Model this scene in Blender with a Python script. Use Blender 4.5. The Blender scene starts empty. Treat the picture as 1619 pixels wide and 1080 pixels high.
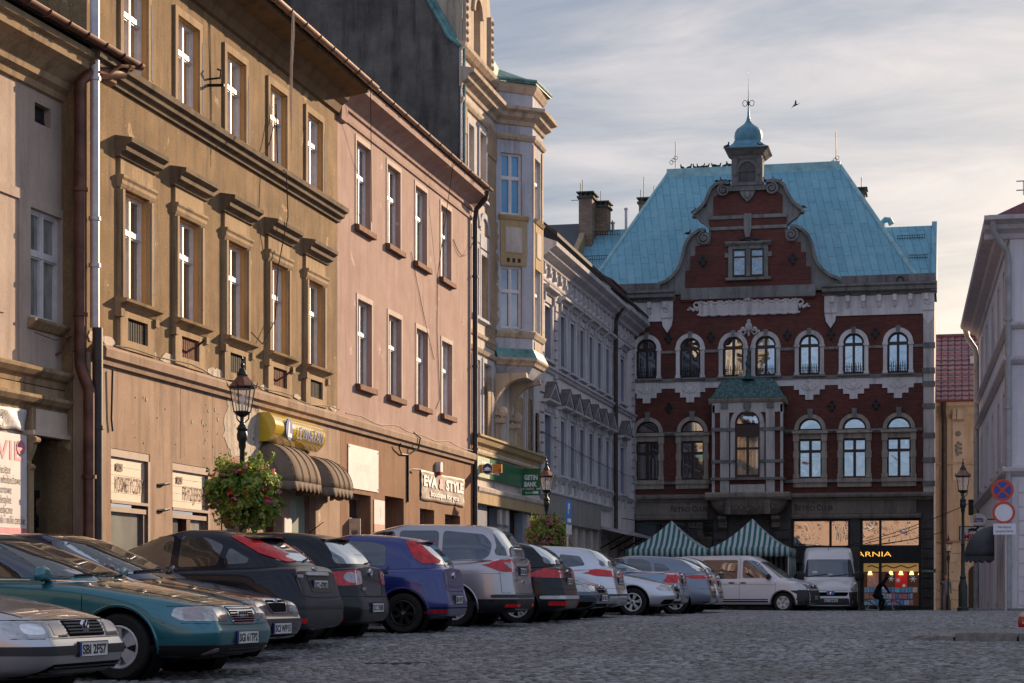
import bpy,bmesh,math,random
import numpy as np
from mathutils import Vector,Matrix
from mathutils.bvhtree import BVHTree
random.seed(7)
SC=bpy.context.scene
COL=SC.collection
R=math.radians
PI=math.pi
# ------------------------------------------------------------------ camera
TH=R(12.56)
FPX,CX,HY,CH=3100.0,809.5,937.0,0.75
cam=bpy.data.cameras.new('camera')
cam.sensor_width=36.0
cam.lens=FPX/1619*36
cam.shift_y=(HY-540)/1619
cam.clip_start=0.1
cam.clip_end=2000
cam_o=bpy.data.objects.new('camera',cam)
cam_o.location=(0,0,CH)
cam_o.rotation_euler=(R(90),0,TH)
COL.objects.link(cam_o)
SC.camera=cam_o
# ------------------------------------------------------------------ sun, sky, exposure
SUN_EL=R(17.5)
sun_h=Vector((1.0,2.15)).normalized()
sun_dir=Vector((sun_h.x*math.cos(SUN_EL),sun_h.y*math.cos(SUN_EL),math.sin(SUN_EL)))
sl=bpy.data.lights.new('sun','SUN')
sl.energy=4.4
sl.angle=R(0.5)
sl.color=(1.0,0.73,0.48)
so=bpy.data.objects.new('sun',sl)
so.rotation_euler=sun_dir.to_track_quat('Z','Y').to_euler()
so.location=(20,60,40)
COL.objects.link(so)
world=bpy.data.worlds.new('World')
SC.world=world
world.use_nodes=True
wn=world.node_tree
for n in list(wn.nodes):
    wn.nodes.remove(n)
def wnode(t,**k):
    n=wn.nodes.new(t)
    for a,b in k.items():
        setattr(n,a,b)
    return n
w_out=wnode('ShaderNodeOutputWorld')
w_bg=wnode('ShaderNodeBackground')
w_bg.inputs['Strength'].default_value=0.10
sky=wnode('ShaderNodeTexSky',sky_type='NISHITA')
sky.sun_disc=False
sky.sun_elevation=SUN_EL
sky.sun_rotation=math.atan2(sun_h.x,sun_h.y)
sky.altitude=300
sky.dust_density=2.0
tc=wnode('ShaderNodeTexCoord')
sep=wnode('ShaderNodeSeparateXYZ')
wn.links.new(tc.outputs['Generated'],sep.inputs[0])
def wmath(op,a,b=None,clamp=False):
    n=wnode('ShaderNodeMath',operation=op)
    n.use_clamp=clamp
    for i,v in enumerate((a,b)):
        if v is None:
            continue
        if isinstance(v,(int,float)):
            n.inputs[i].default_value=v
        else:
            wn.links.new(v,n.inputs[i])
    return n.outputs[0]
zz=wmath('ADD',wmath('MAXIMUM',sep.outputs['Z'],0.0),0.10)
cxn=wmath('DIVIDE',sep.outputs['X'],zz)
cyn=wmath('DIVIDE',sep.outputs['Y'],zz)
cmb=wnode('ShaderNodeCombineXYZ')
wn.links.new(cxn,cmb.inputs[0]); wn.links.new(cyn,cmb.inputs[1])
mp=wnode('ShaderNodeMapping')
mp.inputs['Rotation'].default_value=(0,0,R(38))
mp.inputs['Scale'].default_value=(0.8,1.45,1.0)
wn.links.new(cmb.outputs[0],mp.inputs[0])
n1=wnode('ShaderNodeTexNoise'); n1.inputs['Scale'].default_value=2.1
n1.inputs['Detail'].default_value=9; n1.inputs['Roughness'].default_value=0.60
n1.inputs['Distortion'].default_value=0.55
wn.links.new(mp.outputs[0],n1.inputs['Vector'])
cr=wnode('ShaderNodeValToRGB')
cr.color_ramp.elements[0].position=0.34; cr.color_ramp.elements[0].color=(1.30,1.58,2.12,1)
cr.color_ramp.elements[1].position=0.68; cr.color_ramp.elements[1].color=(3.95,3.55,3.52,1)
e=cr.color_ramp.elements.new(0.49); e.color=(2.35,2.38,2.66,1)
wn.links.new(n1.outputs['Fac'],cr.inputs[0])
dt=wnode('ShaderNodeVectorMath',operation='DOT_PRODUCT')
gl=Vector((0.10,0.99,0.07)).normalized()
dt.inputs[1].default_value=gl
wn.links.new(tc.outputs['Generated'],dt.inputs[0])
glow=wmath('POWER',wmath('MAXIMUM',dt.outputs['Value'],0.0),55.0)
low=wmath('SUBTRACT',1.0,wmath('MULTIPLY',wmath('ABSOLUTE',sep.outputs['Z']),3.6),True)
gfac=wmath('MULTIPLY',wmath('MULTIPLY',glow,low),0.95,True)
mixg=wnode('ShaderNodeMixRGB')
mixg.inputs['Color2'].default_value=(7.4,5.7,4.2,1)
wn.links.new(gfac,mixg.inputs['Fac']); wn.links.new(cr.outputs[0],mixg.inputs['Color1'])
mixc=wnode('ShaderNodeMixRGB')
mixc.inputs['Fac'].default_value=0.80
wn.links.new(sky.outputs[0],mixc.inputs['Color1']); wn.links.new(mixg.outputs[0],mixc.inputs['Color2'])
mr=wnode('ShaderNodeMapRange'); mr.interpolation_type='SMOOTHSTEP'
mr.inputs['From Min'].default_value=-0.55; mr.inputs['From Max'].default_value=0.72
wn.links.new(sep.outputs['Y'],mr.inputs['Value'])
tint=wnode('ShaderNodeMixRGB'); tint.inputs['Color1'].default_value=(1.06,1.20,1.46,1); tint.inputs['Color2'].default_value=(.87,.87,.87,1)
wn.links.new(mr.outputs[0],tint.inputs['Fac'])
mul=wnode('ShaderNodeMixRGB',blend_type='MULTIPLY'); mul.inputs['Fac'].default_value=1.0
wn.links.new(mixc.outputs[0],mul.inputs['Color1']); wn.links.new(tint.outputs[0],mul.inputs['Color2'])
wn.links.new(mul.outputs[0],w_bg.inputs['Color'])
wn.links.new(w_bg.outputs[0],w_out.inputs['Surface'])
SC.view_settings.view_transform='Standard'
SC.view_settings.look='None'
SC.view_settings.exposure=0.95
SC.view_settings.gamma=1.0
SC.cycles.max_bounces=6
# ------------------------------------------------------------------ frames on the walls
FW=(-math.sin(TH),math.cos(TH)); RT=(math.cos(TH),math.sin(TH))
def ray(px,py):
    a=(px-CX)/FPX
    return(FW[0]+a*RT[0],FW[1]+a*RT[1],(HY-py)/FPX)
class Frame:
    """a wall: u runs along it, v up, w out of it"""
    def __init__(s,o,ang):
        a=R(ang)
        s.o=o; s.eu=(math.sin(a),math.cos(a)); s.en=(math.cos(a),-math.sin(a))
    def __call__(s,u,v,w=0.0):
        return(s.o[0]+u*s.eu[0]+w*s.en[0],s.o[1]+u*s.eu[1]+w*s.en[1],v)
    def P(s,px,py,w=0.0):
        d=ray(px,py); o=(s.o[0]+w*s.en[0],s.o[1]+w*s.en[1])
        t=(o[0]*s.en[0]+o[1]*s.en[1])/(d[0]*s.en[0]+d[1]*s.en[1])
        p=(d[0]*t,d[1]*t)
        return((p[0]-o[0])*s.eu[0]+(p[1]-o[1])*s.eu[1],CH+d[2]*t)
    def U(s,px,w=0.0):
        return s.P(px,0,w)[0]
def at(px,z):
    """ground point seen at column px at depth z"""
    x=(px-CX)/FPX*z
    return(FW[0]*z+RT[0]*x,FW[1]*z+RT[1]*x)
def hgt(py,z):
    return CH+(HY-py)/FPX*z
GP=[(-60,-.2),(10,-.16),(14,-.14),(18,-.08),(24,.08),(31,.18),(43,.235),(55,.21),(60,.18),(70,.02),(78,-.18),(86,-.30),(140,-.3)]
def gz(y):
    for(a,b),(c,d)in zip(GP,GP[1:]):
        if y<=c:
            t=max(0,(y-a)/(c-a)); t=t*t*(3-2*t)if False else t
            return b+(d-b)*t
    return GP[-1][1]
# ------------------------------------------------------------------ tags
def tag(o,label=None,cat=None,group=None,kind=None):
    if label:o['label']=label
    if cat:o['category']=cat
    if group:o['group']=group
    if kind:o['kind']=kind
    return o
def thing(name,label,cat,loc=(0,0,0),rz=0.0,group=None):
    o=bpy.data.objects.new(name,None)
    o.empty_display_size=0.3
    COL.objects.link(o)
    o.location=loc; o.rotation_euler=(0,0,rz)
    return tag(o,label,cat,group)
def copy_tree(o,parent=None):
    c=o.copy(); COL.objects.link(c)
    if parent is not None:
        c.parent=parent
    for ch in list(o.children):
        copy_tree(ch,c)
    return c
# ------------------------------------------------------------------ mesh builder
class MB:
    def __init__(s):
        s.v=[]; s.f=[]; s.m=[]; s.mi=0
    def quad(s,*p):
        b=len(s.v); s.v+=[tuple(q)for q in p]; s.f.append(tuple(range(b,b+len(p)))); s.m.append(s.mi)
    def mesh(s,vs,fs):
        b=len(s.v); s.v+=[tuple(q)for q in vs]
        for f in fs:
            s.f.append(tuple(b+i for i in f)); s.m.append(s.mi)
    def box(s,x0,x1,y0,y1,z0,z1,T=None):
        p=[(x,y,z)for z in(z0,z1)for y in(y0,y1)for x in(x0,x1)]
        if T:p=[T(*q)for q in p]
        s.mesh(p,[(0,2,3,1),(4,5,7,6),(0,1,5,4),(2,6,7,3),(0,4,6,2),(1,3,7,5)])
    def fbox(s,fr,u0,u1,v0,v1,w0,w1):
        s.box(u0,u1,v0,v1,w0,w1,T=lambda u,v,w:fr(u,v,w))
    def fprof(s,fr,u0,u1,prof):
        """profile of (w, v) points swept along u"""
        n=len(prof)
        s.mesh([fr(u0,v,w)for w,v in prof]+[fr(u1,v,w)for w,v in prof],
 [(i,(i+1)%n,n+(i+1)%n,n+i)for i in range(n)]+[tuple(range(n)),tuple(range(2*n-1,n-1,-1))])
    def fpoly(s,fr,pts,w0,w1):
        n=len(pts)
        s.mesh([fr(u,v,w0)for u,v in pts]+[fr(u,v,w1)for u,v in pts],
 [(i,(i+1)%n,n+(i+1)%n,n+i)for i in range(n)]+[tuple(range(n)),tuple(range(2*n-1,n-1,-1))])
    def farch(s,fr,uc,vc,r0,r1,w0,w1,n=16,a0=0.0,a1=PI):
        pts=[]
        for i in range(n+1):
            a=a0+(a1-a0)*i/n
            c,d=math.cos(a),math.sin(a)
            for r,w in((r0,w0),(r1,w0),(r1,w1),(r0,w1)):
                pts.append(fr(uc+r*c,vc+r*d,w))
        fs=[]
        for i in range(n):
            for k in range(4):
                fs.append((4*i+k,4*i+(k+1)%4,4*i+4+(k+1)%4,4*i+4+k))
        fs+=[(0,1,2,3),(4*n+3,4*n+2,4*n+1,4*n)]
        s.mesh(pts,fs)
    def tube(s,pts,r,n=8,cap=True):
        pts=[Vector(p)for p in pts]
        rs=r if isinstance(r,(list,tuple))else[r]*len(pts)
        vs=[]; m=len(pts)
        prev=None
        for i,p in enumerate(pts):
            t=(pts[min(i+1,m-1)]-pts[max(i-1,0)])
            if t.length<1e-9:t=Vector((0,0,1))
            t.normalize()
            if prev is None:
                a=t.cross(Vector((0,0,1))if abs(t.z)<.9 else Vector((1,0,0))).normalized()
            else:
                a=(prev-t*prev.dot(t))
                a=a.normalized()if a.length>1e-6 else t.orthogonal().normalized()
            prev=a
            b=t.cross(a)
            for k in range(n):
                an=2*PI*k/n
                vs.append(p+(a*math.cos(an)+b*math.sin(an))*rs[i])
        fs=[]
        for i in range(m-1):
            for k in range(n):
                fs.append((i*n+k,i*n+(k+1)%n,(i+1)*n+(k+1)%n,(i+1)*n+k))
        if cap:
            fs+=[tuple(range(n-1,-1,-1)),tuple(range((m-1)*n,m*n))]
        s.mesh(vs,fs)
    def lathe(s,prof,c=(0,0,0),n=16,T=None,a0=0.0,a1=2*PI,cap=True):
        """(r, z) profile turned about the z axis through c (T may remap the points)"""
        full=abs(a1-a0-2*PI)<1e-6
        na=n if full else n+1
        vs=[]
        for r,z in prof:
            for k in range(na):
                a=a0+(a1-a0)*k/n
                p=(c[0]+r*math.cos(a),c[1]+r*math.sin(a),c[2]+z)
                vs.append(T(*p)if T else p)
        fs=[]
        for i in range(len(prof)-1):
            for k in range(n):
                k2=(k+1)%na
                fs.append((i*na+k,i*na+k2,(i+1)*na+k2,(i+1)*na+k))
        ring=abs(prof[0][0]-prof[-1][0])<1e-6 or not cap
        if prof[0][0]>1e-4 and full and not ring:fs.append(tuple(range(na-1,-1,-1)))
        if prof[-1][0]>1e-4 and full and not ring:fs.append(tuple(range((len(prof)-1)*na,len(prof)*na)))
        s.mesh(vs,fs)
    def ball(s,c,rx,ry,rz,n=10,m=6):
        s.lathe([(max(1e-5,math.sin(PI*i/m)),-math.cos(PI*i/m))for i in range(m+1)],n=n,
 T=lambda x,y,z:(c[0]+x*rx,c[1]+y*ry,c[2]+z*rz))
    def wall(s,fr,u0,u1,v0,v1,holes,w=0.0,depth=0.2,back=True):
        """a wall face with real openings and their reveals; hole = (u0,u1,v0,v1[,arched])"""
        us=sorted({u0,u1}|{h[0]for h in holes}|{h[1]for h in holes})
        vs=sorted({v0,v1}|{h[2]for h in holes}|{h[3]for h in holes})
        us=[u for u in us if u0-1e-6<=u<=u1+1e-6]; vs=[v for v in vs if v0-1e-6<=v<=v1+1e-6]
        for a,b in zip(us,us[1:]):
            run=None
            for c,d in zip(vs,vs[1:]):
                um,vm=(a+b)/2,(c+d)/2
                inside=any(h[0]<um<h[1]and h[2]<vm<h[3]for h in holes)
                if inside:
                    if run:s.quad(fr(a,run[0],w),fr(b,run[0],w),fr(b,run[1],w),fr(a,run[1],w)); run=None
                else:
                    run=(run[0],d)if run else(c,d)
            if run:s.quad(fr(a,run[0],w),fr(b,run[0],w),fr(b,run[1],w),fr(a,run[1],w))
        for h in holes:
            a,b,c,d=h[:4]
            if len(h)>4 and h[4]:
                r=(b-a)/2; uc=(a+b)/2; vc=d-r; n=16
                arc=[(uc+r*math.cos(PI*i/n),vc+r*math.sin(PI*i/n))for i in range(n+1)]
                for i in range(n):
                    p,q=arc[i],arc[i+1]
                    s.quad(fr(p[0],p[1],w),fr(q[0],q[1],w),fr(q[0],q[1],w-depth),fr(p[0],p[1],w-depth))
                    k=(b,d)if i<n//2 else(a,d)
                    s.quad(fr(p[0],p[1],w),fr(q[0],q[1],w),fr(k[0],k[1],w))
                s.quad(fr(a,c,w),fr(a,vc,w),fr(a,vc,w-depth),fr(a,c,w-depth))
                s.quad(fr(b,c,w),fr(b,vc,w),fr(b,vc,w-depth),fr(b,c,w-depth))
            else:
                s.quad(fr(a,c,w),fr(a,d,w),fr(a,d,w-depth),fr(a,c,w-depth))
                s.quad(fr(b,c,w),fr(b,d,w),fr(b,d,w-depth),fr(b,c,w-depth))
                s.quad(fr(a,d,w),fr(b,d,w),fr(b,d,w-depth),fr(a,d,w-depth))
            s.quad(fr(a,c,w),fr(b,c,w),fr(b,c,w-depth),fr(a,c,w-depth))
    def build(s,name,mats,parent=None,off=None,smooth=None,recalc=True):
        if not isinstance(mats,(list,tuple)):mats=[mats]
        me=bpy.data.meshes.new(name)
        vs=s.v
        if off is None and parent is not None and parent.get('_off')is not None:
            off=parent['_off']
        if off is not None:
            ox,oy,oz=off
            vs=[(x-ox,y-oy,z-oz)for x,y,z in vs]
        me.from_pydata(vs,[],s.f)
        for m in mats:me.materials.append(m)
        if len(mats)>1:me.polygons.foreach_set('material_index',s.m)
        if recalc:
            bm=bmesh.new(); bm.from_mesh(me)
            bmesh.ops.remove_doubles(bm,verts=bm.verts,dist=1e-5)
            bmesh.ops.recalc_face_normals(bm,faces=bm.faces)
            bm.to_mesh(me); bm.free()
        if smooth:
            me.shade_smooth()
            me.set_sharp_from_angle(angle=R(smooth))
        o=bpy.data.objects.new(name,me)
        COL.objects.link(o)
        if parent is not None:o.parent=parent
        if off is not None and parent is not None and parent.parent is None:pass
        return o
def place(name,label,cat,loc,group=None):
    """an Empty whose children are given in world coordinates"""
    o=thing(name,label,cat,loc,0,group)
    OFF[o.name]=Vector(loc)
    return o
OFF={}
def sub(mb,name,mats,parent,smooth=None):
    """a part (or sub-part) built in world coordinates below a placed thing"""
    top=parent
    while top.parent is not None:top=top.parent
    if name in SPLIT:
        o=None
        for k in loose(mb):o=k.build(name,mats,parent,off=tuple(OFF[top.name]),smooth=smooth)
        return o
    return mb.build(name,mats,parent,off=tuple(OFF[top.name]),smooth=smooth)
SPLIT=set('cornice eaves shop_fascia brick_panel ledge bracket quoin string_course pier_band pilaster wall_bracket canopy_strut fascia_board hanging_lamp vent_hole flue_pipe sticker screw cable door_bracket flaking_plaster bare_brick frieze gutter_board stone_band shutter rustication'.split())
def loose(mb):
    """the connected pieces of a mesh, each a builder of its own"""
    key={}; ids=[]
    for p in mb.v:ids.append(key.setdefault(tuple(round(q,4)for q in p),len(key)))
    par=list(range(len(key)))
    def find(a):
        while par[a]!= a:par[a]=par[par[a]]; a=par[a]
        return a
    for f in mb.f:
        r=find(ids[f[0]])
        for i in f[1:]:par[find(ids[i])]=r
    out={}
    for f in mb.f:
        k=out.setdefault(find(ids[f[0]]),MB()); b=len(k.v)
        k.v+=[mb.v[i]for i in f]; k.f.append(tuple(range(b,b+len(f)))); k.m.append(0)
    return list(out.values())
# ------------------------------------------------------------------ materials
MATS={}
def nodes_of(name):
    m=bpy.data.materials.new(name); m.use_nodes=True
    nt=m.node_tree
    return m,nt,nt.nodes['Principled BSDF']
def nd(nt,t,**k):
    n=nt.nodes.new(t)
    for a,b in k.items():setattr(n,a,b)
    return n
def noise(nt,vec,scale,detail=6,rough=.6,dist=0.0):
    n=nd(nt,'ShaderNodeTexNoise')
    n.inputs['Scale'].default_value=scale; n.inputs['Detail'].default_value=detail
    n.inputs['Roughness'].default_value=rough; n.inputs['Distortion'].default_value=dist
    nt.links.new(vec,n.inputs['Vector'])
    return n.outputs['Fac']
def ramp(nt,fac,a,b,ca=(0,0,0,1),cb=(1,1,1,1)):
    r=nd(nt,'ShaderNodeValToRGB')
    r.color_ramp.elements[0].position=a; r.color_ramp.elements[0].color=ca
    r.color_ramp.elements[1].position=b; r.color_ramp.elements[1].color=cb
    nt.links.new(fac,r.inputs[0])
    return r.outputs[0]
def mixc(nt,fac,c1,c2,mode='MIX'):
    m=nd(nt,'ShaderNodeMixRGB',blend_type=mode)
    for i,v in(('Fac',fac),('Color1',c1),('Color2',c2)):
        if isinstance(v,(int,float)):m.inputs[i].default_value=v
        elif isinstance(v,tuple):m.inputs[i].default_value=v if len(v)==4 else(*v,1)
        else:nt.links.new(v,m.inputs[i])
    return m.outputs[0]
def mapping(nt,vec,scale=(1,1,1),rot=(0,0,0),loc=(0,0,0)):
    m=nd(nt,'ShaderNodeMapping')
    m.inputs['Scale'].default_value=scale; m.inputs['Rotation'].default_value=rot; m.inputs['Location'].default_value=loc
    nt.links.new(vec,m.inputs[0])
    return m.outputs[0]
def bump(nt,b,h,strength,dist,prev=None):
    n=nd(nt,'ShaderNodeBump')
    n.inputs['Strength'].default_value=strength; n.inputs['Distance'].default_value=dist
    nt.links.new(h,n.inputs['Height'])
    if prev is not None:nt.links.new(prev,n.inputs['Normal'])
    if b is not None:nt.links.new(n.outputs[0],b.inputs['Normal'])
    return n.outputs[0]
def plaster(name,c1,c2,stain=(.08,.06,.05),amount=.5,grain=45.0,gs=.5,patch=None,patch_at=.62,rough=.9):
    m,nt,b=nodes_of(name)
    v=nd(nt,'ShaderNodeTexCoord').outputs['Object']
    f1=ramp(nt,noise(nt,v,.9,8,.65),.35,.68)
    c=mixc(nt,f1,c1,c2)
    gr=ramp(nt,noise(nt,v,grain*.8,3,.8),.25,.75,(.62,.61,.60,1),(1.22,1.22,1.22,1))
    c=mixc(nt,min(1,gs*1.1+.15),c,gr,'MULTIPLY')
    streak=ramp(nt,noise(nt,mapping(nt,v,(2.2,2.2,.22)),1.6,8,.68),.48,.72)
    c=mixc(nt,mixc(nt,1.0,streak,(amount,amount,amount),'MULTIPLY'),c,stain)
    spots=ramp(nt,noise(nt,v,7,5,.6),.60,.78)
    c=mixc(nt,mixc(nt,1.0,spots,(amount*.5,)*3,'MULTIPLY'),c,stain)
    if patch:
        pf=ramp(nt,noise(nt,v,1.3,6,.7,.4),patch_at,patch_at+.03)
        c=mixc(nt,pf,c,patch)
    nt.links.new(c,b.inputs['Base Color'])
    b.inputs['Roughness'].default_value=rough
    b.inputs['Specular IOR Level'].default_value=.2
    h1=bump(nt,None,noise(nt,v,3.0,5,.6),.35,.03)
    bump(nt,b,noise(nt,v,grain,4,.7),gs,.012,h1)
    MATS[name]=m
    return m
def plain(name,c,rough=.6,metal=0.0,spec=.4,var=.12,scale=8.0,grain=0.0,emit=None,es=1.0,coat=0.0):
    m,nt,b=nodes_of(name)
    v=nd(nt,'ShaderNodeTexCoord').outputs['Object']
    f=noise(nt,v,scale,6,.6)
    d=tuple(max(0,x*(1-var*1.6))for x in c); e2=tuple(min(1,x*(1+var))for x in c)
    nt.links.new(ramp(nt,f,.3,.7,(*d,1),(*e2,1)),b.inputs['Base Color'])
    b.inputs['Roughness'].default_value=rough; b.inputs['Metallic'].default_value=metal
    b.inputs['Specular IOR Level'].default_value=spec
    if coat:b.inputs['Coat Weight'].default_value=coat; b.inputs['Coat Roughness'].default_value=.04
    if grain:bump(nt,b,noise(nt,v,scale*5,4,.7),grain,.01)
    if emit:
        b.inputs['Emission Color'].default_value=(*emit,1); b.inputs['Emission Strength'].default_value=es
    MATS[name]=m
    return m
def glass(name,base,refl=.35,rough=.02,wave=.0,var=.5,tint=(1,1,1),scale=1.5):
    """window glass over a dim room: a mirror-like sheet over a dark base"""
    m,nt,b=nodes_of(name)
    out=nt.nodes['Material Output']
    v=nd(nt,'ShaderNodeTexCoord').outputs['Object']
    f=noise(nt,mapping(nt,v,(1,1,.5)),scale,4,.5)
    d=tuple(x*(1-var)for x in base)
    nt.links.new(ramp(nt,f,.35,.65,(*d,1),(*base,1)),b.inputs['Base Color'])
    b.inputs['Roughness'].default_value=.5; b.inputs['Specular IOR Level'].default_value=.1
    g=nd(nt,'ShaderNodeBsdfGlossy'); g.inputs['Roughness'].default_value=rough
    g.inputs['Color'].default_value=(*tint,1)
    lw=nd(nt,'ShaderNodeLayerWeight'); lw.inputs['Blend'].default_value=.25
    ad=nd(nt,'ShaderNodeMath',operation='ADD'); ad.use_clamp=True
    mu=nd(nt,'ShaderNodeMath',operation='MULTIPLY'); mu.inputs[1].default_value=.6
    nt.links.new(lw.outputs['Fresnel'],mu.inputs[0]); nt.links.new(mu.outputs[0],ad.inputs[0]); ad.inputs[1].default_value=refl
    mx=nd(nt,'ShaderNodeMixShader')
    nt.links.new(ad.outputs[0],mx.inputs[0]); nt.links.new(b.outputs[0],mx.inputs[1]); nt.links.new(g.outputs[0],mx.inputs[2])
    nt.links.new(mx.outputs[0],out.inputs['Surface'])
    if wave:
        bn=bump(nt,None,noise(nt,v,1.1,1,.5,.9),wave,.06)
        nt.links.new(bn,g.inputs['Normal'])
    MATS[name]=m
    return m
def brick(name,c1,c2,mortar,bw=.25,bh=.072,plane='xz',grime=.5):
    m,nt,b=nodes_of(name)
    v=nd(nt,'ShaderNodeTexCoord').outputs['Object']
    s=nd(nt,'ShaderNodeSeparateXYZ'); nt.links.new(v,s.inputs[0])
    k=nd(nt,'ShaderNodeCombineXYZ')
    if plane=='xz':
        nt.links.new(s.outputs['X'],k.inputs[0])
    else:
        ad=nd(nt,'ShaderNodeMath',operation='ADD'); nt.links.new(s.outputs['X'],ad.inputs[0]); nt.links.new(s.outputs['Y'],ad.inputs[1])
        nt.links.new(ad.outputs[0],k.inputs[0])
    nt.links.new(s.outputs['Z'],k.inputs[1])
    t=nd(nt,'ShaderNodeTexBrick')
    t.inputs['Color1'].default_value=(*c1,1); t.inputs['Color2'].default_value=(*c2,1); t.inputs['Mortar'].default_value=(*mortar,1)
    t.inputs['Scale'].default_value=1.0; t.inputs['Brick Width'].default_value=bw; t.inputs['Row Height'].default_value=bh
    t.inputs['Mortar Size'].default_value=.009; t.inputs['Bias'].default_value=0.0
    nt.links.new(k.outputs[0],t.inputs['Vector'])
    f=ramp(nt,noise(nt,v,.8,7,.65),.42,.75)
    c=mixc(nt,mixc(nt,1.0,f,(grime,)*3,'MULTIPLY'),t.outputs['Color'],(.035,.02,.02))
    nt.links.new(c,b.inputs['Base Color'])
    b.inputs['Roughness'].default_value=.85; b.inputs['Specular IOR Level'].default_value=.2
    bump(nt,b,t.outputs['Fac'],-.5,.01)
    MATS[name]=m
    return m
M={}
M['brown_plaster']=plaster('brown_plaster',(.19,.122,.060),(.335,.222,.112),(.09,.06,.04),.8,42,.8,patch=(.44,.31,.17),patch_at=.62)
M['shop_plaster']=plaster('shop_plaster',(.33,.225,.155),(.43,.305,.22),(.15,.10,.07),.75,60,.5,patch=(.55,.45,.34),patch_at=.66)
M['pink_plaster']=plaster('pink_plaster',(.36,.24,.20),(.46,.325,.28),(.22,.14,.11),.6,60,.45,patch=(.56,.42,.34),patch_at=.64)
M['fascia_brown']=plaster('fascia_brown',(.23,.12,.065),(.30,.165,.095),(.08,.045,.03),.6,60,.35)
M['cream_plaster']=plaster('cream_plaster',(.44,.335,.265),(.54,.43,.35),(.18,.12,.09),.4,50,.3)
M['trim_sand']=plaster('trim_sand',(.34,.235,.13),(.43,.31,.185),(.07,.05,.04),.8,40,.4)
M['ochre_reveal']=plaster('ochre_reveal',(.52,.30,.11),(.56,.33,.13),(.2,.12,.06),.3,50,.2)
M['dark_moulding']=plaster('dark_moulding',(.13,.095,.065),(.24,.175,.11),(.03,.025,.02),.7,30,.4)
M['soffit']=plaster('soffit',(.17,.11,.06),(.22,.14,.075),(.04,.03,.02),.6,20,.2)
M['fire_wall']=plaster('fire_wall',(.085,.074,.064),(.185,.16,.135),(.018,.016,.015),.8,30,.4,patch=(.17,.16,.155),patch_at=.74)
M['white_paint']=plain('white_paint',(.66,.62,.60),.45,var=.08)
M['pane_brown']=glass('pane_brown',(.075,.045,.028),.22,var=.6)
M['pane_dark']=glass('pane_dark',(.035,.035,.04),.25,var=.5)
M['pane_curtain']=glass('pane_curtain',(.30,.30,.27),.15,var=.55,scale=5)
M['pane_shop']=glass('pane_shop',(.20,.22,.19),.18,var=.6,scale=1.2,wave=.2)
M['pane_blue']=glass('pane_blue',(.015,.26,.52),.06,var=.25)
M['pane_mirror']=glass('pane_mirror',(.02,.03,.045),.40,var=.5,wave=.16,tint=(.80,.92,1.0))
M['pane_wavy']=glass('pane_wavy',(.05,.04,.035),.50,var=.4,wave=.16)
M['pane_black']=glass('pane_black',(.010,.010,.012),.10,var=.5)
M['copper_pipe']=plain('copper_pipe',(.14,.06,.04),.5,.3,.4,.35,3)
M['zinc_pipe']=plain('zinc_pipe',(.52,.47,.46),.38,.35,.5,.15,3)
M['dark_pipe']=plain('dark_pipe',(.055,.04,.035),.5,.1,.4,.3,4)
M['gutter']=plain('gutter',(.30,.19,.14),.4,.5,.5,.25,4)
M['tin_sill']=plain('tin_sill',(.20,.095,.06),.85,0,.15,.3,6)
M['black_iron']=plain('black_iron',(.012,.013,.014),.45,.4,.5,.2,10)
M['dark_wood']=plain('dark_wood',(.04,.018,.012),.45,0,.4,.3,6)
M['red_wood']=plain('red_wood',(.10,.028,.014),.4,0,.4,.3,6)
M['black_door']=plain('black_door',(.012,.014,.015),.35,0,.5,.3,6)
M['rust_metal']=plain('rust_metal',(.16,.06,.035),.8,0,.2,.4,9,.4)
M['cable']=plain('cable',(.015,.013,.012),.6)
M['grille_dark']=plain('grille_dark',(.03,.027,.025),.8,0,.2,.4,20)
M['roof_dark']=plain('roof_dark',(.05,.045,.045),.8,0,.2,.3,3,.3)
M['board_white']=plain('board_white',(.62,.58,.56),.5,0,.3,.07,3)
M['letter_brown']=plain('letter_brown',(.09,.04,.025),.5)
M['letter_white']=plain('letter_white',(.80,.78,.76),.5)
M['letter_black']=plain('letter_black',(.015,.015,.016),.5)
M['letter_grey']=plain('letter_grey',(.07,.06,.065),.5)
M['letter_pink']=plain('letter_pink',(.62,.20,.25),.5,var=.15)
# ------------------------------------------------------------------ writing
def text_pts(body,h,space=1.0,narrow=1.0,align='LEFT',bold=0.0,shear=0.0,extrude=0.004):
    cu=bpy.data.curves.new('writing','FONT')
    cu.body=body; cu.size=h*1.38; cu.align_x=align; cu.space_character=space
    cu.extrude=extrude; cu.offset=bold; cu.shear=shear
    cu.resolution_u=4
    ob=bpy.data.objects.new('writing',cu)
    me=bpy.data.meshes.new_from_object(ob)
    vs=[(v.co.x*narrow,v.co.y,v.co.z)for v in me.vertices]
    fs=[tuple(p.vertices)for p in me.polygons]
    bpy.data.objects.remove(ob); bpy.data.meshes.remove(me); bpy.data.curves.remove(cu)
    return vs,fs
def write(mb,fr,body,u,v,h,w=.005,width=None,flip=1,**k):
    """letters lying on a wall frame from (u, v); width squeezes or stretches the whole word"""
    vs,fs=text_pts(body,h,**k)
    if width:
        x0=min(p[0]for p in vs); x1=max(p[0]for p in vs)
        vs=[((p[0]-x0)*width/(x1-x0),p[1],p[2])for p in vs]
    mb.mesh([fr(u+flip*x,v+y,w+z)for x,y,z in vs],fs)
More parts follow.
